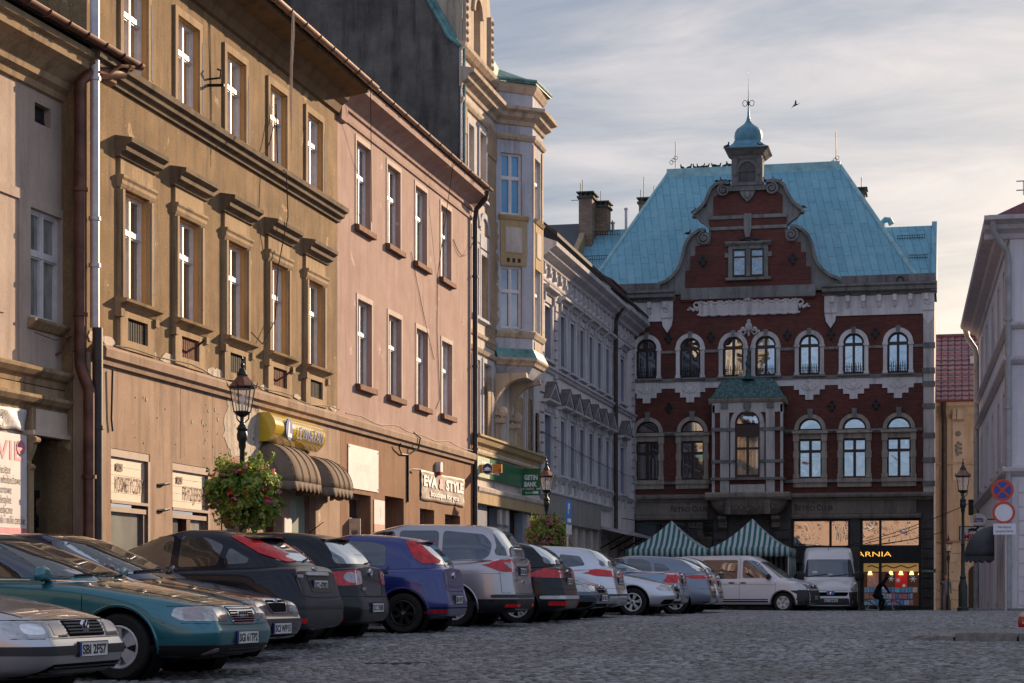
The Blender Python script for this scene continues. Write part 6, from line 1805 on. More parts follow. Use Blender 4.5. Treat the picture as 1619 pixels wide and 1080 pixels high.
# ================================================================== the mauve house on the right and the beige house behind
M['mauve_wall']=plaster('mauve_wall',(.62,.575,.585),(.70,.655,.665),(.22,.20,.21),.35,40,.25)
M['mauve_trim']=plaster('mauve_trim',(.52,.47,.49),(.60,.55,.56),(.15,.13,.13),.5,40,.25)
M['red_tile']=plain('red_tile',(.16,.05,.055),.6,0,.4,.35,9,.5)
cn=at(1597,60)
FA=Frame(cn,178.65); FB=Frame(cn,90)
A0=FA.U(1547.5)
mh=place('townhouse','mauve plastered corner house cut by the right edge, with grey drainpipes','building',(cn[0],cn[1],0))
au=[A0+(0-A0)*t for t in(.16,.36,.56,.74,.88)]
uv=FA.P(1572,440)[1]
hl=[(u-.5,u+.5,9.1,11.0)for u in au]+[(u-.5,u+.5,5.0,7.1)for u in au]
lo_=[(A0+(0-A0)*t-.7,A0+(0-A0)*t+.7,.0,3.0)for t in(.25,.5,.74,.9)]
mb=MB()
mb.wall(FA,A0,0,-.5,12.0,hl+lo_,0,.25)
mb.wall(FB,0,44,-.5,12.0,[(2.2,3.3,9.1,11.0),(5.2,6.3,9.1,11.0),(2.2,3.3,5.0,7.1),(5.2,6.3,5.0,7.1)],0,.25)
mb.fbox(Frame(FA(A0,0)[:2],268.65),-14,-.0,-.5,12,-.3,-.005)
sub(mb,'wall',M['mauve_wall'],mh)
for h in hl:
    o=win(FA,h[0],h[1],h[2],h[3],-.2,mh,pane='pane_dark')
    mb=MB(); a,c,v0,v1=h; mb.fbox(FA,a-.14,a,v0-.1,v1+.14,0,.05); mb.fbox(FA,c,c+.14,v0-.1,v1+.14,0,.05); mb.fbox(FA,a,c,v1,v1+.14,0,.05); mb.fbox(FA,a-.2,c+.2,v0-.2,v0-.1,0,.12)
    sub(mb,'surround',M['mauve_trim'],o)
for a,c,v0,v1 in((2.2,3.3,9.1,11.0),(5.2,6.3,9.1,11.0),(2.2,3.3,5.0,7.1),(5.2,6.3,5.0,7.1)):win(FB,a,c,v0,v1,-.2,mh,pane='pane_dark')
M['door_pink']=plain('door_pink',(.20,.115,.09),.5,0,.3,.15,2)
for a,c,v0,v1 in lo_:
    mb=MB(); mb.fbox(FA,a,c,v0,v1,-.25,-.2); mb.fbox(FA,a+.1,(a+c)/2-.04,v0+.3,v1-.7,-.2,-.17); mb.fbox(FA,(a+c)/2+.04,c-.1,v0+.3,v1-.7,-.2,-.17)
    o=sub(mb,'door',M['door_pink'],mh)
    mb=MB(); mb.fbox(FA,a-.22,a-.02,-.1,v1+.1,0,.06); mb.fbox(FA,c+.02,c+.22,-.1,v1+.1,0,.06); mb.fbox(FA,a-.26,a,-.1,.4,0,.1); sub(mb,'surround',M['mauve_trim'],o)
def strc(prof,mb):
    mb.fprof(FA,A0,prof[0][0]*0,prof); mb.fprof(FB,-max(w for w,v in prof),44,prof)
for nm,prof in(('cornice',[(0,11.55),(.06,11.58),(.10,11.72),(.34,11.84),(.40,11.96),(.74,12.06),(.78,12.18),(0,12.2)]),
 ('string_course',[(0,8.80),(.06,8.82),(.16,8.92),(.18,8.99),(0,9.05)]),
 ('string_course',[(0,7.72),(.06,7.74),(.18,7.86),(.20,7.94),(0,8.0)]),
 ('string_course',[(0,4.30),(.06,4.32),(.22,4.46),(.24,4.56),(0,4.64)])):
    mb=MB(); strc(prof,mb); sub(mb,nm,M['mauve_trim'],mh)
mb=MB()
for v in[.35+.43*i for i in range(9)]:mb.fbox(FB,.25,44,v+.02,v+.41,0,.035)
mb.fbox(FB,.2,44,-.5,.34,.0,.06); sub(mb,'rustication',M['mauve_wall'],mh)
mb=MB()
e0=.56
c_=lambda w,v:(cn[0]+FA.en[0]*w+0,cn[1]-w,v)
far=FA(A0-.3,12.16,e0); nr=(cn[0]-e0,cn[1]-e0,12.16); rt_=(cn[0]+44,cn[1]-e0,12.16)
up_=10.5; rise=9.2  # roof height and long unseen right run shaped to keep sun off the cars
f2=FA(A0-.3,12.16+rise,-up_*1.6); n2=(cn[0]+up_*1.6,cn[1]+up_*.85,12.16+rise); r2=(cn[0]+44,cn[1]+up_*.85,12.16+rise)
T_=lambda p,d:(p[0],p[1],p[2]-d)
mb.mesh([far,nr,rt_,f2,n2,r2,T_(far,.1),T_(nr,.1),T_(rt_,.1)],[(0,1,4,3),(1,2,5,4),(0,1,7,6),(1,2,8,7)])
rf2=sub(mb,'roof',M['red_tile'],mh)
mb=MB()
for i in range(8):mb.box(cn[0]+.4+i*.35,cn[0]+.43+i*.35,cn[1]+.5,cn[1]+.53,13.0,13.45)
for dz in(.1,.38):mb.tube([(cn[0]+.2,cn[1]+.5,13.05+dz),(cn[0]+5,cn[1]+.5,13.05+dz)],.02,5)
sub(mb,'snow_guard',M['zinc_pipe'],rf2)
M['gutter_grey']=plain('gutter_grey',(.30,.29,.28),.45,.3,.4,.2,4)
gutter(FA,A0-.35,.0+e0,12.2,e0+.07,.08,mh,mat='gutter_grey',brk=1.0)
gutter(FB,-e0-.1,44,12.2,e0+.07,.08,mh,mat='gutter_grey',brk=1.0)
M['pipe_grey']=plain('pipe_grey',(.33,.325,.32),.45,.2,.4,.15,3)
pipe([(cn[0]-e0+.05,cn[1]-e0,12.12),(cn[0]-e0+.05,cn[1]-e0+.05,11.75),(cn[0]-.12,cn[1]-.2,11.2),(cn[0]-.06,cn[1]-.12,10.9),(cn[0]-.06,cn[1]-.12,-.2)],.10,'pipe_grey',mh,clips=[(cn[0]-.06,cn[1]-.12,v)for v in(9.1,6.4,3.2,1.6)])
q0=FA(A0+.1,0,0)
pipe([FA(A0-.2,12.1,e0),FA(A0-.2,11.7,e0-.1),FA(A0+.0,11.2,.16),FA(A0+.0,10.9,.1),FA(A0+.0,-.3,.1)],.12,'pipe_grey',mh,clips=[FA(A0,v,.1)for v in(10.3,7.2,4)])
M['awning_slate']=plain('awning_slate',(.055,.065,.075),.6,0,.3,.2,2)
aw=place('awning','dark slate dome awning over a doorway of the mauve house','awning',FA(A0*.45,3,0))
AX=Frame(FA(FA.U(1572),0)[:2],90)
za=64.0
ax=at(1571,za)
mb=MB(); r_=(1571-1526)/FPX*za; vt=hgt(832,za); vb_=hgt(880,za); n=10; vs=[]
for i in range(9):
    a=PI*i/8
    for j in range(n+1):
        b_=PI/2*j/n
        vs.append((ax[0]-r_*math.sin(b_)*math.sin(a),ax[1]-r_*1.2*math.cos(a)*math.sin(b_),vb_+(vt-vb_)*math.cos(b_)))
mb.mesh(vs,[(i*(n+1)+j,i*(n+1)+j+1,(i+1)*(n+1)+j+1,(i+1)*(n+1)+j)for i in range(8)for j in range(n)])
o=sub(mb,'canopy',M['awning_slate'],aw,smooth=20); s_=o.modifiers.new('thickness','SOLIDIFY'); s_.thickness=.012
mb=MB(); vs=[]
for i in range(49):
    a=PI*i/48; q=(ax[0]-r_*math.sin(a),ax[1]-r_*1.2*math.cos(a))
    vs+=[(q[0],q[1],vb_),(q[0],q[1],vb_-.12-.08*abs(math.sin(a*12)))]
mb.mesh(vs,[(2*i,2*i+1,2*i+3,2*i+2)for i in range(48)]); o=sub(mb,'valance',M['awning_slate'],aw); s_=o.modifiers.new('thickness','SOLIDIFY'); s_.thickness=.008
LX=Frame(at(1532,67),90)
l0,l1=LX.U(1533),LX.U(1561); vt,vb=LX.P(1545,812)[1],LX.P(1545,830.5)[1]
lt=place('projecting_sign','white oval lottery sign with blue letters and yellow star','sign',LX((l0+l1)/2,(vt+vb)/2,0))
uc,vc,ru,rv=(l0+l1)/2,(vt+vb)/2,(l1-l0)/2,(vt-vb)/2
mb=MB(); mb.fpoly(LX,[(uc+ru*math.cos(2*PI*i/28),vc+rv*math.sin(2*PI*i/28))for i in range(28)],-.06,.06); sub(mb,'panel',M['board_white'],lt)
mb=MB(); write(mb,LX,'LOTTO',uc-ru*.55,vc-rv*.45,rv*.62,.062,width=ru*1.1,bold=.012); sub(mb,'lettering',plain('lotto_blue',(.01,.03,.25),.4),lt)
mb=MB(); mb.fpoly(LX,[(uc-ru*.42+(.11 if i%2 else .22)*rv*2*math.cos(PI/2+PI*i/5),vc+rv*.45+(.11 if i%2 else .22)*rv*2*math.sin(PI/2+PI*i/5))for i in range(10)],.06,.064)
mb.farch(LX,uc+ru*.25,vc,rv*.9,rv*1.0,.06,.064,12,-.5,1.2); sub(mb,'star',plain('star_yellow',(.7,.40,.01),.4),lt)
mb=MB(); mb.box(LX(l1,0,0)[0],FA(0,0)[0],LX(0,0,0)[1]-.02,LX(0,0,0)[1]+.02,vc-.02,vc+.02); sub(mb,'bracket',M['black_iron'],lt)
HX=Frame(at(1516,70),90); h0,h1=HX.U(1516),HX.U(1557); vt,vb=HX.P(1530,832)[1],HX.P(1530,855)[1]
hs_=place('projecting_sign','white board with a black running horse and red letters','sign',HX(h0,vb,0))
mb=MB(); mb.fbox(HX,h0,h1,vb,vt,-.05,.05); sub(mb,'panel',M['board_white'],hs_)
mb=MB(); mb.fbox(HX,h0,h0+.04,vb,vt,.05,.06); mb.fbox(HX,h0+.04,h1,vb,vb+.03,.05,.06); mb.fbox(HX,h0+.04,h1,vt-.03,vt,.05,.06); sub(mb,'frame',M['black_iron'],hs_)
mb=MB(); write(mb,HX,'MILA',h0+.17,vb+.06,.19,.055,width=.62,bold=.01); sub(mb,'lettering',plain('letter_red',(.40,.015,.015),.4),hs_)
mb=MB(); hx,hy=h0+.5,vb+.36
mb.fpoly(HX,[(hx-.22,hy+.05),(hx-.05,hy+.09),(hx+.08,hy+.08),(hx+.15,hy+.15),(hx+.22,hy+.12),(hx+.15,hy+.05),(hx+.12,hy),(hx+.2,hy-.08),(hx+.06,hy-.02),(hx-.1,hy-.02),(hx-.2,hy-.1),(hx-.16,hy+.02)],.05,.056); sub(mb,'horse',M['black_iron'],hs_)
mb=MB(); mb.box(HX(h1,0,0)[0],FA(0,0)[0]+.2,HX(0,0,0)[1]-.02,HX(0,0,0)[1]+.02,vt-.1,vt-.06); sub(mb,'bracket',M['black_iron'],hs_)
GY=100.0
G_=Frame((0,GY),90)
bg=place('townhouse','beige house with purple red tiled roof between the brick palace and the mauve house','building',(2,GY,-.3))
M['beige_wall']=plaster('beige_wall',(.44,.335,.235),(.52,.41,.30),(.2,.14,.1),.45,30,.25)
M['beige_pale']=plaster('beige_pale',(.48,.39,.30),(.56,.46,.37),(.2,.16,.12),.5,30,.25)
g0,g1=G_.U(1472),G_.U(1483)+11
gvv=lambda py:G_.P(1510,py)[1]
ev_=gvv(636)
ad0,ad1=G_.U(1531),G_.U(1560)
mb=MB(); mb.wall(G_,g0,g1,-1,ev_,[(ad0,ad1,-1,gvv(893),True),(G_.U(1531),G_.U(1545),gvv(815),gvv(790))],0,.4)
mb.box(g0,g0+.2,GY+.01,GY+9,-1,ev_); mb.box(g0+.2,g1,GY+8.8,GY+9,-1,ev_)
sub(mb,'wall',M['beige_wall'],bg)
mb=MB()
mb.fbox(G_,G_.U(1506),G_.U(1524),gvv(760),gvv(667),0,.06); mb.fbox(G_,G_.U(1486),G_.U(1491),gvv(760),gvv(650),0,.06)
mb.fprof(G_,g0,g1,[(0,gvv(735)),(.08,gvv(734)),(.14,gvv(731)),(0,gvv(730))]); mb.fprof(G_,g0,g1,[(0,gvv(858)),(.08,gvv(857)),(.14,gvv(854)),(0,gvv(853))])
mb.fprof(G_,g0,g1,[(0,ev_-.7),(.1,ev_-.6),(.3,ev_-.3),(.5,ev_-.2),(.5,ev_),(0,ev_)])
for px in(1506,1513,1519):mb.fbox(G_,G_.U(px),G_.U(px)+.18,gvv(664),gvv(648),0,.3)
v=-.5
while v<gvv(862):mb.fbox(G_,g0,ad0-.3,v,v+.42,.0,.05); v+=.46
for i in range(9):
    a=PI*i/9+.02
    mb.farch(G_,(ad0+ad1)/2,gvv(893)-(ad1-ad0)/2,(ad1-ad0)/2+.05,(ad1-ad0)/2+.7,.0,.07,3,a,a+PI/9-.04)
sub(mb,'stucco_trim',M['beige_pale'],bg)
mb=MB(); mb.fbox(G_,ad0,ad1,-1,gvv(893),-.4,-.36); sub(mb,'door',M['black_door'],bg)
mb=MB(); mb.fbox(G_,G_.U(1531),G_.U(1545),gvv(815),gvv(790),-.3,-.2)
for i in range(5):mb.fbox(G_,G_.U(1531)+.05+i*.1,G_.U(1531)+.08+i*.1,gvv(815),gvv(790),-.2,.02)
sub(mb,'window',M['black_iron'],bg)
mb=MB(); rg=random.Random(3)
for i in range(9):mb.ball(G_(G_.U(1515)+.12*math.sin(i*2),gvv(702)+i*-.07+.05,.07),.09,.05,.08,8,5)
mb.ball(G_(G_.U(1515),gvv(686),.07),.14,.06,.14,8,5); sub(mb,'ornament',M['grey_stone'],bg)
def tile_mat():
    m,nt,b=nodes_of('pantile')
    v=nd(nt,'ShaderNodeTexCoord').outputs['Object']
    w=nd(nt,'ShaderNodeTexBrick'); w.inputs['Scale'].default_value=1; w.inputs['Brick Width'].default_value=.34; w.inputs['Row Height'].default_value=.30; w.inputs['Mortar Size'].default_value=.035; w.offset=.0
    s=nd(nt,'ShaderNodeSeparateXYZ'); nt.links.new(v,s.inputs[0]); k=nd(nt,'ShaderNodeCombineXYZ'); nt.links.new(s.outputs['X'],k.inputs[0]); nt.links.new(s.outputs['Z'],k.inputs[1])
    nt.links.new(k.outputs[0],w.inputs['Vector'])
    w.inputs['Color1'].default_value=(.26,.105,.115,1); w.inputs['Color2'].default_value=(.32,.14,.15,1); w.inputs['Mortar'].default_value=(.035,.012,.015,1)
    nt.links.new(w.outputs['Color'],b.inputs['Base Color']); b.inputs['Roughness'].default_value=.35; b.inputs['Specular IOR Level'].default_value=.6
    bump(nt,b,w.outputs['Fac'],-.6,.05)
    return m
M['pantile']=tile_mat()
rv_=G_.P(1510,534,-4.5)[1]
mb=MB(); rows=15; vs=[]; nu=90
for r in range(rows+1):
    for st in(0,1):
        t=r/rows; yv=GY-.6+5.1*t; zv=ev_+.06+(rv_-ev_)*t-(.0 if st==0 else-.07)
        for i in range(nu+1):
            vs.append((g0-.5+(g1-g0+.5)*i/nu,yv,zv+.035*math.cos(i*2*PI/3)))
n1=nu+1
mb.mesh(vs,[(k*n1+i,k*n1+i+1,(k+1)*n1+i+1,(k+1)*n1+i)for k in range(2*rows+1)for i in range(nu)])
mb.mesh([(g0-.5,GY+4.5,rv_),(g1,GY+4.5,rv_),(g1,GY+9.4,ev_),(g0-.5,GY+9.4,ev_),(g0-.5,GY-.6,ev_)],[(0,1,2,3),(0,4,3)])
br=sub(mb,'roof',M['pantile'],bg)
mb=MB(); mb.tube([(g0-.5,GY+4.5,rv_+.08),(g1,GY+4.5,rv_+.08)],.12,8); sub(mb,'ridge',M['red_tile'],br)
mb=MB(); mb.mesh([(g0-.5,GY-.6,ev_+.1),(g0+.1,GY-.6,ev_+.1),(g0-.3,GY+2.2,ev_+2.2),(g0-.6,GY+2.2,ev_+2.2)],[(0,1,2,3)]); sub(mb,'verge',M['beige_pale'],br)
mb=MB(); p=G_.P(1537,569,-2.5); mb.fbox(G_,p[0]-.1,p[0]+1.5,p[1]-.25,p[1]+.15,-2.7,-2.2); sub(mb,'skylight',M['zinc_pipe'],br)
gutter(G_,g0-.6,g1,ev_+.05,.75,.10,bg,mat='red_tile',brk=3)
pipe([G_(G_.U(1492),ev_,.7),G_(G_.U(1491.5),ev_-.5,.5),G_(G_.U(1493),ev_-.9,.15),G_(G_.U(1493),-.5,.15)],.13,'dark_pipe',bg)
# ------------------------------------------------------------------ kerbed island at the right
zc=25.0
p0=at(1432,25.6)
mb=MB()
kx=[p0[0]+d for d in(-.05,.12,.45,1.0)]
ky=p0[1]
rg=random.Random(21)
ks=place('kerb','worn granite kerb of the raised island at the lower right','kerb',(p0[0]+1,ky,gz(ky)))
xs=[p0[0]-.02,p0[0]+.62,p0[0]+1.42,p0[0]+2.3,p0[0]+3.2,p0[0]+4.2,p0[0]+5.4]
for i,(a,c)in enumerate(zip(xs,xs[1:])):
    mb=MB(); h=.115 if i else .07
    n=9; vs=[]
    for j in range(n+1):
        x=a+.012+(c-a-.024)*j/n
        yo=(.25*(1-min(1,(x-p0[0])/.9))**2)+.05*(x-p0[0])*.15
        e=.008*math.sin(j*2.3+i)+.006*rg.random(); en=.02*(1 if j in(0,n)else 0)
        hh=h*(min(1,.35+(x-p0[0])*1.6)if i==0 else 1)-en*.6
        g=gz(ky)-.05
        for dy,dz in((-.02,0),(.0+en*.3,.05+hh-.03),(.025+en*.4,.05+hh-.005+e),(.10,.05+hh+e),(.26,.05+hh),(.30,0)):vs.append((x,ky+yo+dy,g+dz))
    mb.mesh(vs,[(6*j+k,6*j+k+1,6*j+7+k,6*j+6+k)for j in range(n)for k in range(5)]+[tuple(range(6)),tuple(range(6*n,6*n+6))])
    sub(mb,'kerb_stone',M['kerb_stone'],ks,smooth=40)
mb=MB(); vs=[]; nn=14
for j in range(nn+1):
    x=p0[0]+.1+9*j/nn; yo=(.25*(1-min(1,(x-p0[0])/.9))**2)
    vs+=[(x,ky+yo+.27,gz(ky)+.105),(x,ky+2.2+(-1.5*(1-min(1,(x-p0[0])/2.0))**2),gz(ky+2)+.10)]
mb.mesh(vs,[(2*j,2*j+1,2*j+3,2*j+2)for j in range(nn)]); tag(mb.build('pavement',M['paving']),kind='structure')
mb=MB(); mb.box(cn[0]-1.3,cn[0]+14,cn[1]-1.5,cn[1]+.0,-.3,gz(cn[1])+.12); mb.mesh([(cn[0]-1.3,cn[1],gz(cn[1])+.12),(cn[0]+.2,cn[1],gz(cn[1])+.12),(FA(A0,0)[0]+.2,FA(A0,0)[1],gz(80)+.12),(FA(A0,0)[0]-1.3,FA(A0,0)[1],gz(80)+.12)],[(0,1,2,3)])
tag(mb.build('pavement',M['paving']),kind='structure')
rl_p=at(1617,27.5)
rl_=place('grave_lantern','small red glass lantern on the kerbed island at the right edge','lantern',(rl_p[0],rl_p[1],gz(rl_p[1])+.12))
mb=MB(); zb=gz(rl_p[1])+.12
mb.lathe([(.001,.0),(.06,.0),(.065,.02),(.065,.11),(.05,.14)],(rl_p[0],rl_p[1],zb),12); sub(mb,'glass',plain('red_glass',(.35,.01,.015),.15,0,.6,.2),rl_,smooth=50)
mb=MB(); mb.lathe([(.055,.14),(.06,.15),(.045,.18),(.02,.2),(.001,.22)],(rl_p[0],rl_p[1],zb),12); mb.box(rl_p[0]-.012,rl_p[0]+.012,rl_p[1]-.068,rl_p[1]-.06,zb+.05,zb+.08); sub(mb,'lid',plain('brass',(.5,.36,.2),.35,.6),rl_)
# ------------------------------------------------------------------ road signs on one pole
ps=at(1590,57); gx=gz(ps[1])
PX=Frame(ps,90+2)
sp=place('road_sign_post','grey post with no stopping disc, no entry disc and white plate','road sign',(ps[0],ps[1],gx))
mb=MB(); mb.tube([PX(0,gx,0),PX(0,hgt(758,57),0)],.03,10); sub(mb,'post',M['zinc_pipe'],sp)
def disc(py,px,parts,nm):
    u,v=PX.P(px,py,.06); o=None
    for i,(r,r0,mt,pts)in enumerate(parts):
        mb=MB(); w=.05+.006*i
        if pts:pts(mb,u,v,w)
        else:mb.lathe([(r0 if r0 else .001,-.006-(.01 if i==0 else 0)),(r,-.006-(.01 if i==0 else 0)),(r,0),(r0 if r0 else .001,0)]+([(r0,-.006-(.01 if i==0 else 0))]if r0 else[]),(0,0,0),36,T=lambda x,y,z:PX(u+x,v+y,w+z))
        o2=sub(mb,nm if i==0 else('border' if i==1 else 'cross'),mt,sp if o is None else o)
        o=o or o2
    return o
RDM=plain('sign_red',(.55,.05,.015),.35,0,.5,.05); BLM=plain('sign_deep_blue',(.012,.06,.32),.35,0,.5,.05); WHM=plain('sign_white',(.72,.72,.76),.35,0,.5,.04)
def crossbars(mb,u,v,w):
    for s_ in(1,-1):
        k=.24*.7071; t=.03*.7071
        mb.fpoly(PX,[(u-k-t,v-s_*k+s_*t),(u-k+t,v-s_*k-s_*t),(u+k+t,v+s_*k-s_*t),(u+k-t,v+s_*k+s_*t)],w-.004,w+(.002 if s_>0 else .0028))
disc(775,1585,[(.315,0,BLM,None),(.322,.245,RDM,None),(0,0,RDM,crossbars)],'no_stopping_disc')
disc(810.5,1587,[(.315,0,WHM,None),(.322,.252,RDM,None)],'no_entry_disc')
u0,v1=PX.P(1570.5,828,.06); u1,v0=PX.P(1606,845,.06)
mb=MB(); mb.fbox(PX,u0,u1,v0,v1,.04,.055); o=sub(mb,'plate',WHM,sp)
mb=MB(); write(mb,PX,'Nie dotyczy',u0+.13,v0+.19,.065,.056,width=.38); write(mb,PX,'zaopatrzenia',u0+.06,v0+.07,.065,.056,width=.50); sub(mb,'lettering',M['letter_black'],o)
pz=52.0; pp=at(897,pz); PF=Frame(pp,60)
pk_=place('parking_sign','blue parking sign seen edge on beside the second flower basket','road sign',(pp[0],pp[1],gz(pp[1])))
mb=MB(); mb.tube([(pp[0],pp[1],gz(pp[1])),(pp[0],pp[1],hgt(792,pz))],.03,8); sub(mb,'post',M['zinc_pipe'],pk_)
PF=Frame(pp,4); mb=MB(); mb.fbox(PF,-.28,.28,hgt(829,pz),hgt(790,pz),.035,.05); o=sub(mb,'panel',plain('parking_blue',(.05,.20,.52),.35,0,.5,.06),pk_)
mb=MB(); write(mb,PF,'P',-.14,hgt(812,pz),.28,.052,bold=.012); mb.fbox(PF,-.18,.18,hgt(826,pz),hgt(820,pz),.05,.054); sub(mb,'lettering',M['letter_white'],o)
mb=MB(); mb.fbox(PF,-.26,.26,hgt(845,pz),hgt(830,pz),.035,.05); sub(mb,'plate',M['board_white'],pk_)
for i,(a,c,lb)in enumerate((((1236,880,83.5),(1530,797,82),'black overhead wire sagging across the bookshop windows, upper of two'),((1244,858,83.5),(1495,840,84),'black overhead wire sagging across the bookshop windows, lower of two'),((960,815,83),(1240,820,84),'black wire sagging across the front of the left shop'))):
    p=(*at(a[0],a[2]),hgt(a[1],a[2])); q=(*at(c[0],c[2]),hgt(c[1],c[2]))
    mb=MB(); mb.tube(sag(p,q,.35,16),.016,5); tag(mb.build('overhead_wire',M['cable']),lb,'wire')
# ------------------------------------------------------------------ street lamps
M['lamp_green']=plain('lamp_green',(.012,.022,.018),.4,.3,.5,.3,9)
M['lamp_copper']=plain('lamp_copper',(.20,.085,.06),.4,.4,.5,.3,7)
mgl,ntg,bgl=nodes_of('lamp_glass')
bgl.inputs['Base Color'].default_value=(.85,.8,.75,1); bgl.inputs['Roughness'].default_value=.05; bgl.inputs['Alpha'].default_value=.22
M['lamp_glass']=mgl
def lamp_proto(label):
    t=thing('street_lamp',label,'street lamp',(0,0,0),0,'old lantern street lamps')
    mb=MB()
    mb.lathe([(.17,0),(.17,.12),(.13,.16),(.13,.75),(.10,.85),(.075,.95),(.095,1.0),(.06,1.06),(.05,1.9),(.065,1.95),(.045,2.0),(.042,2.85),(.06,2.9),(.06,2.98),(.085,3.02),(.09,3.1),(.075,3.16),(.095,3.2),(.06,3.26),(.035,3.3),(.035,3.40)],(0,0,0),16)
    mb.build('pole',M['lamp_green'],t,smooth=35)
    mb=MB(); n=6
    def hexr(r,z):return[(r*math.cos(2*PI*k/n+PI/6),r*math.sin(2*PI*k/n+PI/6),z)for k in range(n)]
    lo,hi=hexr(.135,3.48),hexr(.205,3.88)
    for k in range(n):mb.tube([lo[k],hi[k]],.011,5)
    for ring,r in((lo,.013),(hi,.02)):mb.tube(ring+[ring[0]],r,5)
    mb.lathe([(.05,3.40),(.12,3.44),(.14,3.47),(.14,3.485),(.001,3.49)],(0,0,0),6)
    for k in range(n):p=hexr(.235,3.9)[k]; mb.tube([hi[k],p,(p[0]*1.08,p[1]*1.08,3.98)],[.012,.012,.004],5)
    for k in(0,2,4):a=2*PI*k/n; mb.tube([(.04*math.cos(a),.04*math.sin(a),3.3),(.11*math.cos(a),.11*math.sin(a),3.36),(.12*math.cos(a),.12*math.sin(a),3.46)],.012,5)
    fr=mb.build('lantern_frame',M['lamp_green'],t)
    mb=MB()
    for k in range(n):mb.quad(lo[k],lo[(k+1)%n],hi[(k+1)%n],hi[k])
    mb.build('glass',M['lamp_glass'],fr)
    mb=MB(); mb.lathe([(.02,3.49),(.02,3.62),(.04,3.65),(.045,3.74),(.001,3.78)],(0,0,0),8); mb.build('bulb',M['white_paint'],fr)
    mb=MB(); mb.lathe([(.23,3.89),(.235,3.91),(.17,3.98),(.10,4.06),(.085,4.09)],(0,0,0),6); mb.build('lantern_roof',M['lamp_copper'],t)
    mb=MB(); mb.lathe([(.085,4.08),(.10,4.09),(.07,4.14),(.04,4.2),(.02,4.22),(.035,4.25),(.03,4.28),(.012,4.3),(.012,4.34),(.02,4.36),(.001,4.41)],(0,0,0),10); mb.build('finial',M['lamp_green'],t,smooth=40)
    return t
LP=[((383,32.0),1.0,'lantern street lamp with copper roof carrying the nearer flower ball'),((864,58.0),1.0,'lantern street lamp rising from the farther flower ball by the green sign'),
 ((1522.5,55.0),.98,'lantern street lamp without flowers in front of the beige house'),((1499.5,92.0),.86,'small distant lantern street lamp beside the black drainpipe')]
lamp0=lamp_proto(LP[0][2])
for i,(a,s_,lb)in enumerate(LP):
    o=lamp0 if i==0 else copy_tree(lamp0)
    p=at(*a); g=gz(p[1])+(.10 if i<2 else 0)
    o.location=(p[0],p[1],g); o['label']=lb
    o.scale=(s_,s_,s_*(1.0 if i else .985))
def leaf_mat(name,c,tr=.25):
    m,nt,b=nodes_of(name)
    v=nd(nt,'ShaderNodeTexCoord').outputs['Object']
    f=noise(nt,v,14,3,.6)
    nt.links.new(ramp(nt,f,.3,.7,tuple(x*.55 for x in c)+(1,),tuple(min(1,x*1.35)for x in c)+(1,)),b.inputs['Base Color'])
    b.inputs['Roughness'].default_value=.55; b.inputs['Transmission Weight'].default_value=0
    b.inputs['Subsurface Weight'].default_value=0
    t=nd(nt,'ShaderNodeBsdfTranslucent'); t.inputs['Color'].default_value=(*[min(1,x*1.6)for x in c],1)
    mx=nd(nt,'ShaderNodeMixShader'); mx.inputs[0].default_value=tr
    out=nt.nodes['Material Output']; nt.links.new(b.outputs[0],mx.inputs[1]); nt.links.new(t.outputs[0],mx.inputs[2]); nt.links.new(mx.outputs[0],out.inputs['Surface'])
    return m
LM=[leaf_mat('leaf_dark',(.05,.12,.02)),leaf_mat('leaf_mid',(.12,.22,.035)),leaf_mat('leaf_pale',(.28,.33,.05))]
FM=[leaf_mat('petal_pink',(.55,.10,.28),.3),leaf_mat('petal_rose',(.62,.22,.36),.3),leaf_mat('petal_red',(.62,.035,.02),.3)]
